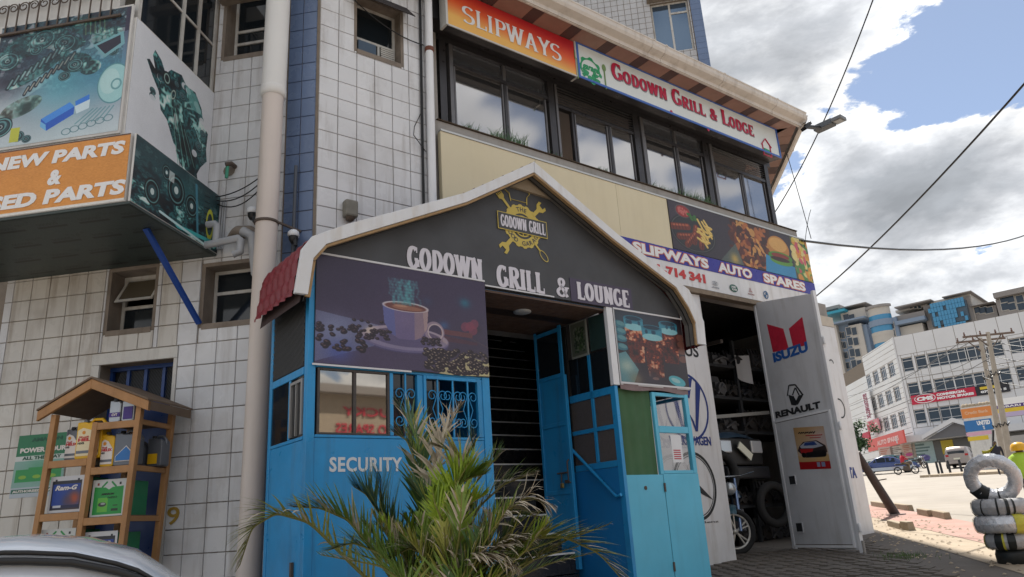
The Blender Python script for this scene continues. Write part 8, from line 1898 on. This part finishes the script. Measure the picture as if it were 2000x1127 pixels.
FR = [
 ([(800, 1210, 4.3), (690, 1105, 4.2), (605, 1020, 4.15), (540, 1002, 4.1), (492, 1030, 4.1), (468, 1105, 4.1)], .26, 4, .45, 1.0, .12),
 ([(810, 1200, 4.35), (735, 1085, 4.3), (680, 1015, 4.25), (625, 992, 4.2), (572, 990, 4.2)], .24, 0, .2, .8, .35),
 ([(830, 1200, 4.4), (765, 1060, 4.4), (742, 980, 4.4), (745, 935, 4.4)], .34, 0, .1, .35, .0),
 ([(850, 1200, 4.4), (795, 1090, 4.4), (752, 1020, 4.45), (715, 965, 4.5), (690, 950, 4.5)], .24, 2, .15, .7, .0),
 ([(860, 1200, 4.5), (835, 1080, 4.55), (825, 980, 4.6), (822, 880, 4.65), (800, 820, 4.7), (772, 792, 4.7)], .26, 2, .35, .75, .2),
 ([(860, 1200, 4.5), (838, 1040, 4.5), (822, 930, 4.5), (795, 860, 4.5), (770, 845, 4.5)], .20, 2, .3, .7, .15),
 ([(870, 1200, 4.4), (855, 1060, 4.4), (850, 960, 4.4), (858, 880, 4.45), (875, 835, 4.5), (902, 790, 4.5)], .22, 3, .25, .6, .9),
 ([(880, 1200, 4.4), (880, 1060, 4.35), (892, 960, 4.35), (905, 905, 4.3), (880, 880, 4.3), (850, 870, 4.3)], .24, 4, .3, .7, .5),
 ([(880, 1200, 4.2), (870, 1080, 4.1), (868, 1020, 4.05), (900, 985, 4.0)], .20, 1, .15, 1.0, .0),
 ([(890, 1200, 4.3), (880, 1060, 4.25), (885, 980, 4.2), (905, 935, 4.15), (945, 915, 4.1)], .26, 1, .2, .8, .0),
 ([(890, 1200, 4.3), (900, 1040, 4.3), (910, 950, 4.3), (925, 880, 4.3), (930, 855, 4.3)], .22, 0, .1, .4, .1),
 ([(890, 1200, 4.4), (905, 1060, 4.4), (935, 990, 4.4), (985, 945, 4.4), (1040, 925, 4.4)], .24, 0, .35, .8, .5),
 ([(900, 1200, 4.2), (930, 1080, 4.15), (975, 1010, 4.1), (1030, 970, 4.1), (1075, 985, 4.1)], .22, 3, .5, .9, .95),
 ([(900, 1210, 4.2), (955, 1095, 4.1), (1030, 1052, 4.05), (1100, 1048, 4.0), (1170, 1080, 4.0), (1240, 1160, 4.0)], .26, 4, .3, .85, .2),
 ([(890, 1210, 4.1), (930, 1110, 4.0), (985, 1060, 4.0), (1040, 1045, 4.0)], .20, 3, .5, 1.0, .9),
 ([(870, 1210, 4.0), (890, 1120, 3.9), (920, 1085, 3.9), (970, 1080, 3.9), (1010, 1110, 3.9)], .18, 3, .5, 1.0, .8),
 ([(850, 1210, 4.0), (850, 1130, 4.0), (835, 1085, 4.0), (800, 1070, 4.0), (765, 1090, 4.0)], .20, 0, .3, .8, .3),
 ([(860, 1210, 4.2), (860, 1110, 4.2), (860, 1050, 4.2), (835, 985, 4.25), (800, 945, 4.3)], .24, 2, .2, .8, .0),
 ([(840, 1210, 4.1), (790, 1130, 4.05), (740, 1080, 4.0), (690, 1060, 4.0), (640, 1075, 4.0)], .22, 0, .35, .8, .1),
 ([(880, 1210, 4.3), (905, 1100, 4.3), (945, 1030, 4.3), (1000, 1000, 4.3), (1060, 1010, 4.3)], .22, 4, .3, .8, .5),
 ([(880, 1210, 4.5), (890, 1060, 4.5), (915, 960, 4.5), (960, 905, 4.5), (975, 890, 4.5)], .20, 0, .3, .8, .3),
]
for pts, ll, mi, dr, fa, dy in FR: frond(pts, ll, mi, n=62, droop=dr, fan=fa, dry=dy, curl=.9 if dy > .6 else 0.0)
for k in range(38):
    x = 745 + 8.5 * k + RP.uniform(-12, 12); hgt = RP.uniform(.1, .75); ex = x + (x - 880) * RP.uniform(.2, .9); y1 = 1127 - 150 * hgt - 60 * (1 - abs(x - 880) / 160); d_ = RP.uniform(3.85, 4.6)
    frond([(860 + (x - 880) * .25, 1215, 4.25), ((860 + x) / 2, 1150, d_), (x, (1127 + y1) / 2, d_), (ex, y1, d_ - .05)], RP.uniform(.14, .22), [0, 0, 2, 4, 1, 0][k % 6], n=40, droop=RP.uniform(.1, .5), fan=RP.uniform(.6, 1.1), dry=.12, width=.010)
for pts, mi in (([(872, 1040, 4.0), (880, 990, 3.97), (888, 950, 3.95), (915, 905, 3.95)], 1), ([(868, 1060, 3.95), (862, 1010, 3.93), (850, 985, 3.92), (845, 955, 3.92)], 1), ([(880, 1060, 3.95), (895, 1010, 3.93), (915, 985, 3.92), (950, 965, 3.9)], 1), ([(872, 1000, 4.1), (885, 960, 4.1), (912, 935, 4.1), (950, 925, 4.1)], 0)):
    frond(pts, .17, mi, n=34, droop=.12, fan=1.15, dry=0, width=.0135)
b = MB()
for k in range(5):
    a = k * 1.25; q = D(800 + 22 * k, 1215, 4.2 + .06 * (k % 3)); b.tube([(PB[0] + .12 * math.cos(a), PB[1] + .12 * math.sin(a), pz - .02), tuple(q)], [.03, .018], 7)
b.build('stem', M_rach, PM)

# ================================================================== wrapped tyres at the right
M_foil = mat('silver_plastic_wrap', (.60, .61, .64), .28, metal=.45, var=.3, vscale=9, bump=.9, bscale=26); M_foil_d = mat('worn_silver_paint_tyre', (.42, .42, .43), .5, metal=.2, var=.6, vscale=12, bump=.8, bscale=30); M_ywrap = mat('yellow_tape', (.50, .46, .05), .5, var=.4, vscale=20); M_blk = mat('black_wrap', (.010, .012, .012), .5)
TY = G(1956, 1101); TD = float(np.hypot(TY[0], TY[1])); tfr = Frame((TY[0], TY[1]), (TY[1] / TD, -TY[0] / TD, 0)); tz0 = ground_z(TY[0], TY[1])
def torus(b, c, R_, r, axis, n=40, m=14, a0=0, a1=360, wr=.0, fl=1.0, gr=0.0):
    ax = np.array(axis, float); ax /= np.linalg.norm(ax); a = np.array([1., 0, 0]) if abs(ax[0]) < .9 else np.array([0, 1., 0]); sx = a - (a @ ax) * ax; sx /= np.linalg.norm(sx); sy = np.cross(ax, sx); c = np.array(c, float)
    def fn(u, v):
        t = rad(a0 + (a1 - a0) * u); p = 2 * math.pi * v; rr = r * (1 + wr * (.5 * math.sin(t * 23 + p * 2) + .5 * math.sin(t * 41 - p * 3))) + gr
        er = sx * math.cos(t) + sy * math.sin(t); cp, sp = math.cos(p), math.sin(p); f = lambda q: math.copysign(abs(q) ** .75, q)
        return tuple(c + er * (R_ + rr * f(cp)) + ax * rr * fl * f(sp))
    return b.grid(fn, n, m)
def tyre(label, c, R_, r, axis, m, bands, fl=1.0, wr=.03, n=56):
    t = thing('wrapped_tyre', label, 'tyre', tfr, c, 'wrapped tyres stacked by the road'); b = MB(); torus(b, c, R_, r, axis, n, wr=wr, fl=fl); b.build('tyre', m, t)
    for (a0, a1, mm) in bands: b = MB(); torus(b, c, R_, r, axis, max(4, int(abs(a1 - a0) / 8)), a0=a0, a1=a1, fl=fl, gr=.006, wr=wr); b.build('tape_band', mm, t)
def hz(px, py): x, z = tfr.at(px, py, 0); return x, z
_, z_a = hz(1958, 1056); _, z_b = hz(1958, 1042); sc = abs(hz(2000, 1000)[0] - hz(1900, 1000)[0]) / 100
def Z(y): return hz(1950, y)[1]
X0 = hz(1954, 1000)[0]
b = MB(); b.lathe((X0 + 6 * sc, 0, tz0 - .02), [(30 * sc, 0), (36 * sc, .02), (37 * sc, Z(1078) - tz0), (33 * sc, Z(1071) - tz0 + .02), (15 * sc, Z(1071) - tz0 + .02)], n=32)
t0_ = b.build('base_tyre', M_blk, None, tfr, (X0, 0, tz0)); tag(t0_, 'black bottom tyre of the stack, standing on the paving', 'tyre', 'wrapped tyres stacked by the road')
def lay(label, dx, hw, y0, y1, m, bands, wr=.03):
    r = (Z(y0) - Z(y1)) / 2; tyre(label, (X0 + dx * sc, 0, (Z(y0) + Z(y1)) / 2), hw * sc - r, r, (.01, 0, 1), m, bands, wr=wr)
lay('silver tyre with broad black stripes, second from the bottom of the stack', 3, 50, 1040, 1073, M_foil_d, [(236, 254, M_blk), (266, 284, M_blk), (254, 259, M_ywrap), (196, 202, M_ywrap)])
lay('shiny silver wrapped tyre with yellow tape in the middle of the stack', 2, 61, 1005, 1041, M_foil, [(180, 190, M_ywrap), (290, 318, M_ywrap)], .05)
lay('dull grey tyre with bare black tread patches under the upright one', 1, 57, 974, 1006, M_foil_d, [(182, 188, M_blk), (228, 231, M_blk), (262, 266, M_blk), (281, 288, M_blk), (296, 300, M_blk)], .06)
rr = (Z(893) - Z(978)) / 2; tyre('upright silver wrapped ring tyre standing on top of the stack', (X0 + 1 * sc, 0, (Z(893) + Z(978)) / 2 + .01), 59 * sc - 15 * sc, 15 * sc, (.10, 1, .45), M_foil, [(112, 150, M_blk), (78, 84, M_blk)], wr=.08)
b = MB(); q = hz(1925, 892); b.grid(lambda u, v: (q[0] - .02 + .14 * u, -.03 + .02 * math.sin(v * 6), q[1] + .12 * u * u + .05 * v * (1 - u) + .01), 8, 4); tag(b.build('yellow_strip', M_ywrap, None, tfr, (q[0], 0, q[1])), 'loose yellow green plastic strip sticking up from the upright tyre', 'strip')

# ================================================================== inside the garage: motorcycle, old car, shelves
M_chr = mat('chrome', (.6, .62, .65), .15, metal=.95); M_bike = mat('bike_black_blue', (.012, .03, .06), .25, coat=.5)
bw_ = F.w(.60, .32, 0); bfr = Frame((bw_[0], bw_[1]), az_dir(17)); bz = ground_z(bw_[0], bw_[1])
MC = thing('motorcycle', 'black motorcycle with pale star spoked front wheel parked inside the garage', 'motorcycle', bfr, (0, 0, bz)); rw = .285
def wheel(x, z, nm, par):
    b = MB(); torus(b, (x, 0, z), rw - .035, .038, (0, 1, 0), 36, 8); w = b.build(nm, M_tyre, par)
    b = MB(); torus(b, (x, 0, z), rw - .075, .016, (0, 1, 0), 36, 6)
    for k in range(5):
        a = rad(90 + 72 * k + 8); c_, s_ = math.cos(a), math.sin(a); ca, sa = math.cos(a + .30), math.sin(a + .30)
        for q in (-.16, .16): b.bar((x + .03 * c_, -.012, z + .03 * s_), (x + (rw - .08) * math.cos(a + q), -.004, z + (rw - .08) * math.sin(a + q)), .016, .02, up=(0, 1, 0))
    b.lathe((x, -.03, z), [(.0, 0), (.035, .002), (.035, .058), (0, .06)], axis=(0, 1, 0), n=14); b.build('rim', mat('pale_spoke', (.55, .54, .50), .35, metal=.3), w); return w
wheel(0, bz + rw, 'front_wheel', MC)
for o_ in [c for c in MC.children if c.name.startswith('front_wheel')]: o_.rotation_euler = (0, 0, rad(-58)); o_.name = 'front_wheel'
wheel(1.25, bz + rw, 'rear_wheel', MC)
for s_ in (-.075, .075): b = MB(); b.tube([(0, s_, bz + rw), (.16, s_, bz + .62), (.27, s_, bz + .95)], [.022, .022, .018], 8); b.build('fork', mat('fork_blue_silver', (.25, .33, .5), .25, metal=.7), MC)
b = MB(); b.grid(lambda u, v: ((rw + .03) * math.cos(rad(20 + 120 * u)) , -.06 + .12 * v, bz + rw + (rw + .03) * math.sin(rad(20 + 120 * u)) + .02 * math.sin(v * math.pi)), 14, 5); b.build('mudguard', mat('mudguard_blue', (.05, .12, .16), .3, coat=.5), MC)
b = MB(); b.lathe((.13, 0, bz + .82), [(.0, -.02), (.07, -.01), (.085, .03), (.07, .09), (0, .11)], axis=(1, 0, 0), n=18); b.build('headlight', mat('headlight_glass', (.55, .58, .6), .15, metal=.5), MC)
b = MB(); b.tube([(.22, -.34, bz + 1.02), (.25, -.15, bz + .98), (.25, .15, bz + .98), (.22, .34, bz + 1.02)], .013, 8); b.build('handlebar', M_chr, MC)
b = MB(); b.grid(lambda u, v: (.32 + .42 * u, .13 * math.cos(math.pi * v) * math.sin(math.pi * min(1, u + .25)), bz + .70 + .16 * math.sin(math.pi * v) * math.sin(math.pi * (u * .8 + .15))), 12, 8); b.build('tank', M_bike, MC)
b = MB(); b.box(.75, 1.40, -.12, .12, bz + .72, bz + .80); b.build('seat', M_black, MC, bevel=.03)
b = MB(); b.box(.42, .72, -.13, .13, bz + .26, bz + .56); b.lathe((.5, -.15, bz + .38), [(.08, 0), (.08, .3)], axis=(0, 1, 0), n=12); b.build('engine', mat('engine_grey', (.10, .10, .11), .4, metal=.6), MC, bevel=.02)
b = MB(); b.tube([(.27, 0, bz + .9), (.45, 0, bz + .62), (1.25, 0, bz + rw)], .02, 8); b.tube([(.45, .12, bz + .35), (.8, .14, bz + .25), (1.45, .15, bz + .32)], .03, 8); b.build('frame', M_bike, MC)
RK = thing('parts_rack', 'steel rack of used engine parts high inside the garage', 'rack', F, (1.2, 2.4, 2.0))
M_part = [mat('used_alloy', (.05, .05, .055), .45, metal=.6, var=.4, vscale=12), mat('used_iron', (.022, .02, .02), .6, metal=.3, var=.4), mat('used_pale_darkened', (.08, .08, .085), .5, metal=.3, var=.4)]  # part colours lowered: the garage shade is put into them
for z in (.54, 1.08, 2.15, 2.66, 3.15): b = MB(); b.box(.3, 3.8, .95, 1.75, z, z + .04); b.build('rack_shelf', M_dark, RK)  # shelves near-black as well, with the garage shade in their colour
p_, q_ = F.at(1390, 815, .9), F.at(1500, 806, .9); b = MB(); b.bar((p_[0], .9, p_[1]), (q_[0], .9, q_[1]), .05, .05); b.build('front_beam', mat('pale_beam', (.22, .22, .21), .5), RK)
for x in (.28, 2.0, 3.78): b = MB(); b.box(x, x + .05, .95, 1.0, .5, 3.6); b.build('upright', M_dark, RK)
R = random.Random(15); nth = ['first', 'second', 'third', 'fourth', 'fifth', 'sixth', 'seventh', 'eighth', 'ninth', 'tenth', 'eleventh', 'twelfth', 'thirteenth', 'fourteenth']
for z, ln_ in ((.58, 'floor'), (1.12, 'low'), (2.19, 'lower middle'), (2.70, 'upper middle'), (3.19, 'top')):
    x = .36; k_ = 0
    while x < 3.5:
        w = R.uniform(.18, .38); h = R.uniform(.18, .36); b = MB(); y = .97 + R.uniform(0, .1); b.box(x, x + w, y, y + .4, z, z + h * .7); b.lathe((x + w / 2, y, z + h * .4), [(h * .28, -.05), (h * .32, .05)], axis=(0, 1, 0), n=12)
        for k in range(4): b.bar((x + w * k / 4, y + .05, z + h * .7), (x + w * (k + .5) / 4, y + .1, z + h), .03)
        b.tube([(x, y - .02, z + .05), (x + w * .5, y - .06, z + h * .55), (x + w, y - .02, z + .1)], .02, 6)
        ob = b.build('engine_part', M_part[R.choice([0, 1, 1, 2])], None, F, (x, y, z)); tag(ob, '%s used engine part along the %s rack level in the garage' % (nth[k_], ln_), 'engine part', 'used parts on the garage rack'); x += w + .03; k_ += 1
cf = thing('car_front_section', 'cut off front of a dark blue car with number plate, stored in the garage', 'car part', F, (1.6, .8, 1.5)); cx_, cz_ = F.at(1446, 878, .8)
b = MB(); b.grid(lambda u, v: (cx_ - .55 + 1.1 * u, .8 + .6 * v, cz_ + .18 + .22 * v ** .6 - .10 * (2 * u - 1) ** 2), 10, 6); b.build('bonnet', mat('faded_blue_bonnet', (.05, .09, .14), .3, metal=.2, coat=.5), cf)
b = MB(); b.box(cx_ - .5, cx_ + .5, .79, .84, cz_ - .22, cz_ + .16); b.build('grille', M_black, cf, bevel=.02); b = MB(); b.box(cx_ - .56, cx_ + .56, .74, .83, cz_ - .42, cz_ - .24); b.build('bumper', mat('bumper_dark', (.015, .016, .02), .4), cf, bevel=.03)
for sg in (-1, 1): b = MB(); b.box(cx_ + sg * .36 - .13, cx_ + sg * .36 + .13, .765, .80, cz_ - .05, cz_ + .13); b.build('headlight', mat('lamp_lens', (.5, .52, .55), .15, metal=.3), cf, bevel=.02)
b = MB(); b.bar((cx_ - .12, .73, cz_ + .06), (cx_ + .14, .73, cz_ - .12), .02, .11); b.build('number_plate', mat('plate_white', (.6, .6, .5), .5), cf)
hx, hz_ = F.at(1450, 715, .92); b = MB(); b.grid(lambda u, v: (hx - .16 + .34 * u, .92 + .03 * math.sin(u * 4), hz_ - .20 + .36 * v - .08 * u + .1 * u * v), 6, 4); tag(b.build('hanging_panel', mat('pale_car_panel', (.40, .40, .41), .35, metal=.2), None, F, (hx, 1.6, hz_)), 'pale car body panel leaning in the dark of the garage', 'car panel')
for k, (px, py, d_) in enumerate(((1405, 925, .7), (1512, 985, .75))):
    x, z = F.at(px, py, d_); b = MB(); torus(b, (x, d_, z), .27, .06, (.2, 1, 0), 24, 8); tag(b.build('spare_tyre', M_tyre, None, F, (x, d_, z)), ['left', 'right'][k] + ' worn tyre stored just inside the garage opening', 'tyre')

# ================================================================== street life across the road
M_boll = mat('bollard_black', (.02, .02, .022), .5)
bl = MB(); bl.lathe((0, 0, 0), [(.07, -.1), (.07, .82), (.05, .88), (0, .90)], n=10); bm_me = bl.mesh('bollard', M_boll)
for k, (px, lb) in enumerate(((1815, 'leftmost black bollard on the far kerb'), (1834, 'second black bollard from the left on the far kerb'), (1841, 'black bollard set slightly back, third from the left on the far kerb'), (1857, 'fourth and tallest looking black bollard on the far kerb'), (1880, 'rightmost black bollard on the far kerb'))):
    d_ = 57 - k * .8; p = D(px, 925, d_); o = bpy.data.objects.new('bollard', bm_me); col.objects.link(o); o.location = (p[0], p[1], ground_z(p[0], p[1])); o.rotation_euler = (0, -.04, 0); tag(o, lb, 'bollard', 'black bollards on the far kerb')
ka, kb = D(1797, 933, 52), D(2040, 938, 44)
fk = Frame(ka, kb - ka); ln = float(np.linalg.norm((kb - ka)[:2])); b = MB(); n_ = 10
for i in range(n_): xa, xb = ln * i / n_, ln * (i + 1) / n_ - .03; b.add([(xa, 0, fk.gz(xa, 0) - .1), (xb, 0, fk.gz(xb, 0) - .1), (xb, 0, fk.gz(xb, 0) + .14), (xa, 0, fk.gz(xa, 0) + .14), (xa, 3.5, fk.gz(xa, 3.5) + .16), (xb, 3.5, fk.gz(xb, 3.5) + .16)], [(0, 1, 2, 3), (3, 2, 5, 4)])
b.build('far_pavement', M_sand, None, fk, (0, 0, 0), kind='structure')
def person(label, px, py, dist, az, shirt, trousers, skin=(.08, .045, .03), hair=(.01, .01, .01), pose='sit', h=1.7, helmet=None, vest=None):
    p = D(px, py, dist); fr = frame_at(p[0], p[1], az); g = ground_z(p[0], p[1]); s = h / 1.75
    J = {'pelvis': (0, 0, .92), 'chest': (.03, 0, 1.25), 'neck': (.04, 0, 1.48), 'head': (.05, 0, 1.62), 'top': (.05, 0, 1.72)}
    E = [('pelvis', 'chest'), ('chest', 'neck'), ('neck', 'head'), ('head', 'top')]; Rr = {'pelvis': .15, 'chest': .17, 'neck': .06, 'head': .10, 'top': .075}
    for sg, q in ((-1, 'l'), (1, 'r')):
        J['hip' + q] = (0, sg * .10, .88)
        if pose == 'sit': J['knee' + q] = (.40, sg * .16, .80); J['foot' + q] = (.35, sg * .16, .38); J['toe' + q] = (.48, sg * .16, .36); J['sh' + q] = (.03, sg * .20, 1.42); J['el' + q] = (.22, sg * .27, 1.18); J['ha' + q] = (.45, sg * .22, 1.12)
        else: J['knee' + q] = (.04 * sg, sg * .11, .48); J['foot' + q] = (.02 * sg, sg * .11, .06); J['toe' + q] = (.02 * sg + .14, sg * .11, .04); J['sh' + q] = (.02, sg * .20, 1.42); J['el' + q] = (.0, sg * .26, 1.14); J['ha' + q] = (.08, sg * .25, .90)
        E += [('pelvis', 'hip' + q), ('hip' + q, 'knee' + q), ('knee' + q, 'foot' + q), ('foot' + q, 'toe' + q), ('chest', 'sh' + q), ('sh' + q, 'el' + q), ('el' + q, 'ha' + q)]
        Rr.update({'hip' + q: .10, 'knee' + q: .065, 'foot' + q: .045, 'toe' + q: .035, 'sh' + q: .075, 'el' + q: .05, 'ha' + q: .04})
    if pose == 'low':
        for q in J: x_, y_, z_ = J[q]; J[q] = (x_, y_, z_ - .47)
        for sg, q in ((-1, 'l'), (1, 'r')): J['knee' + q] = (.42, sg * .14, .48); J['foot' + q] = (.44, sg * .14, .07); J['toe' + q] = (.56, sg * .14, .05)
    ks = list(J); me = bpy.data.meshes.new('person'); me.from_pydata([(J[k][0] * s, J[k][1] * s, J[k][2] * s) for k in ks], [(ks.index(a), ks.index(c)) for a, c in E], []); me.materials.append(shirt); me.materials.append(trousers)
    o = bpy.data.objects.new('person', me); col.objects.link(o); o.matrix_world = fr.mat((0, 0, g)); o.modifiers.new('skin', 'SKIN')
    for i, k in enumerate(ks): r_ = Rr[k] * s; me.skin_vertices[0].data[i].radius = (r_, r_)
    me.skin_vertices[0].data[0].use_root = True; sb = o.modifiers.new('sub', 'SUBSURF'); sb.levels = 1; sb.render_levels = 1
    bpy.context.view_layer.update(); dg = bpy.context.evaluated_depsgraph_get(); m2 = bpy.data.meshes.new_from_object(o.evaluated_get(dg)); o.modifiers.clear(); o.data = m2; m2.materials.clear()
    for mm in (shirt, trousers, mat('skin_brown', skin, .6), mat('hair_black', hair, .8)): m2.materials.append(mm)
    for pl_ in m2.polygons:
        zo_ = .47 if pose == 'low' else 0; c = pl_.center / s; pl_.material_index = 3 if c.z > 1.64 - zo_ else (2 if c.z > 1.49 - zo_ or (abs(c.y) > .2 and c.x > .36 and c.z > 1.0 - zo_) else (1 if c.z < .95 - zo_ else 0)); pl_.use_smooth = True
    OFF[o.name] = (fr, np.array([0, 0, g], float)); tag(o, label, 'person')
    if helmet is not None: b = MB(); b.lathe((.05 * s, 0, g + (1.60 - (.47 if pose == 'low' else 0)) * s), [(.145, 0), (.15, .05), (.13, .12), (.08, .16), (0, .175)], n=18); b.build('helmet', helmet, o)
    if vest is not None: b = MB(); b.lathe((.02 * s, 0, g + (1.0 - (.47 if pose == 'low' else 0)) * s), [(.165, 0), (.20, .25), (.21, .40), (.10, .48)], n=18); b.build('safety_vest', vest, o)
    return o
def simple_bike(label, px, py, dist, az, m):
    p = D(px, py, dist); fr = frame_at(p[0], p[1], az); g = ground_z(p[0], p[1]); t = thing('motorcycle', label, 'motorcycle', fr, (0, 0, g))
    for x in (-.62, .66): b = MB(); torus(b, (x, 0, g + .30), .26, .045, (0, 1, 0), 20, 6); b.lathe((x, -.04, g + .3), [(0, 0), (.05, .0), (.05, .08), (0, .08)], axis=(0, 1, 0), n=8); b.build('wheel', M_tyre, t)
    b = MB(); b.box(-.75, .1, -.12, .12, g + .72, g + .82); b.build('seat', M_black, t, bevel=.03); b = MB(); b.box(.1, .5, -.12, .12, g + .70, g + .95); b.build('tank', m, t, bevel=.05); b = MB(); b.box(-.15, .3, -.14, .14, g + .28, g + .62); b.build('engine', M_iron, t, bevel=.03)
    b = MB(); b.tube([(.66, .07, g + .3), (.48, .07, g + 1.0)], .025, 6); b.tube([(.66, -.07, g + .3), (.48, -.07, g + 1.0)], .025, 6); b.tube([(.45, -.35, g + 1.06), (.48, 0, g + 1.0), (.45, .35, g + 1.06)], .018, 6); b.build('fork', M_chr, t); b = MB(); b.tube([(-.62, 0, g + .3), (0, 0, g + .5), (.5, 0, g + .85)], .03, 6); b.build('frame', m, t)
M_redj = mat('red_jacket', (.42, .02, .04), .7); M_trs = mat('dark_trousers', (.03, .03, .04), .8)
simple_bike('motorcycle ridden by the person in the red jacket', 1767, 905, 66, 95, M_iron)
person('person in a red jacket riding a motorcycle along the far side', 1763, 905, 66, 95, M_redj, mat('tan_trousers', (.20, .14, .08), .8))
simple_bike('dark motorcycle parked right of the red jacketed rider', 1790, 900, 80, 80, M_black); simple_bike('dark motorcycle parked by the large shop poster', 1797, 901, 83, 60, M_iron)
person('person in dark clothes and cap seated near the painted wall', 1951, 900, 44, 200, mat('dark_jacket', (.02, .02, .03), .8), M_trs, pose='stand', h=1.65)
person('person in a yellow helmet and lime safety vest sitting at the right edge', 2001, 925, 18.5, 200, mat('vest_lime', (.38, .58, .05), .6), M_trs, pose='low', h=1.5, helmet=mat('helmet_yellow', (.70, .38, .02), .3), vest=mat('vest_lime', (.38, .58, .05)))
# small street tree by the side wing
def tree(px, py, dist, h, r, label, n=1500):
    p = D(px, py, dist); fr = frame_at(p[0], p[1], 90); g = ground_z(p[0], p[1]); t = thing('street_tree', label, 'tree', fr, (0, 0, g)); R = random.Random(31)
    b = MB(); b.tube([(0, 0, g), (.1, 0, g + h * .35), (.05, .1, g + h * .6)], [.16, .12, .06], 8)
    for k in range(7): a = k * .9; b.tube([(.08, .03, g + h * (.35 + .04 * k)), (r * .6 * math.cos(a), r * .6 * math.sin(a), g + h * (.6 + .04 * k))], [.05, .02], 5)
    b.build('trunk', mat('whitewashed_bark', (.45, .42, .38), .9), t); c = MB()
    cl = [(R.gauss(0, r * .45), R.gauss(0, r * .45), g + h * R.uniform(.5, .95)) for _ in range(26)]
    for i in range(n):
        q = cl[R.randrange(26)]; x, y, z = (q[k] + R.gauss(0, r * .2) for k in range(3)); a = R.uniform(0, 6.28); e = R.uniform(-1, 1); s_ = R.uniform(.08, .16); u = (math.cos(a) * s_, math.sin(a) * s_, e * s_); v = (-math.sin(a) * s_ * .5, math.cos(a) * s_ * .5, s_ * .4)
        c.add([(x - u[0], y - u[1], z - u[2]), (x + v[0], y + v[1], z + v[2]), (x + u[0], y + u[1], z + u[2]), (x - v[0], y - v[1], z - v[2])], [(0, 1, 2, 3)])
    c.build('crown', mat('far_leaf_green', (.045, .095, .035), .6, var=.4, vscale=3), t)
tree(1677, 905, 76, 4.6, 1.3, 'small green street tree between the white pier and the red awning', 2200)

# ================================================================== what stands behind the camera and shows in the glass
OB = thing('opposite_building', 'beige shop building with red painted sign, reflected in the booth window', 'building', Frame((0, -13), az_dir(236)), (0, 0, 0))
ofr = OFF[OB.name][0]
def reflect(px, py):
    d = ray(px, py); n = F.y; o = F.w(0, -1.088, 0); k = ((o - CAM) @ n) / (d @ n); X = CAM + d * k; r_ = d - 2 * (d @ n) * n; k2 = ((ofr.o - X) @ ofr.y) / (r_ @ ofr.y); Y = X + r_ * k2; return float((Y - ofr.o) @ ofr.x), float(Y[2])
OBH = reflect(690, 772)[1]; print('OBH', OBH, reflect(630, 772), reflect(755, 772)); b = MB(); b.box(-30, 30, 0, 6, -2, OBH); b.build('wall', mat('opposite_beige', (.36, .30, .23), .8, var=.2), OB)
b = MB(); b.box(-30.3, 30.3, -.3, 6.2, OBH, OBH + .25); b.build('roof', M_bg_brown, OB)
for k in range(5): b = MB(); b.box(-13 + k * 5, -11.2 + k * 5, -.04, .02, -1.2, 1.0); b.build('door', M_bd, OB)
(xa, za), (xb, zb_) = reflect(760, 816), reflect(668, 794); (xc_, zc_), (xd_, zd_) = reflect(760, 850), reflect(655, 826)
sgn = lambda a, c: (min(a, c), max(a, c))
text('LUCKY', *[v for v in (sgn(xa, xb)[0] - abs(xb - xa) * .2, min(za, zb_))], sgn(xa, xb)[1], max(za, zb_), -.02, M_cred, OB, bold=.015, th=.02)
text('AUTO SPARES', sgn(xc_, xd_)[0] - abs(xc_ - xd_) * .4, min(zc_, zd_), sgn(xc_, xd_)[1], max(zc_, zd_), -.02, M_cred, OB, bold=.015, th=.02)
#print('REFL', xa, za, xb, zb_, xc_, zc_, xd_, zd_)
bpy.data.objects.remove(_txt_o)
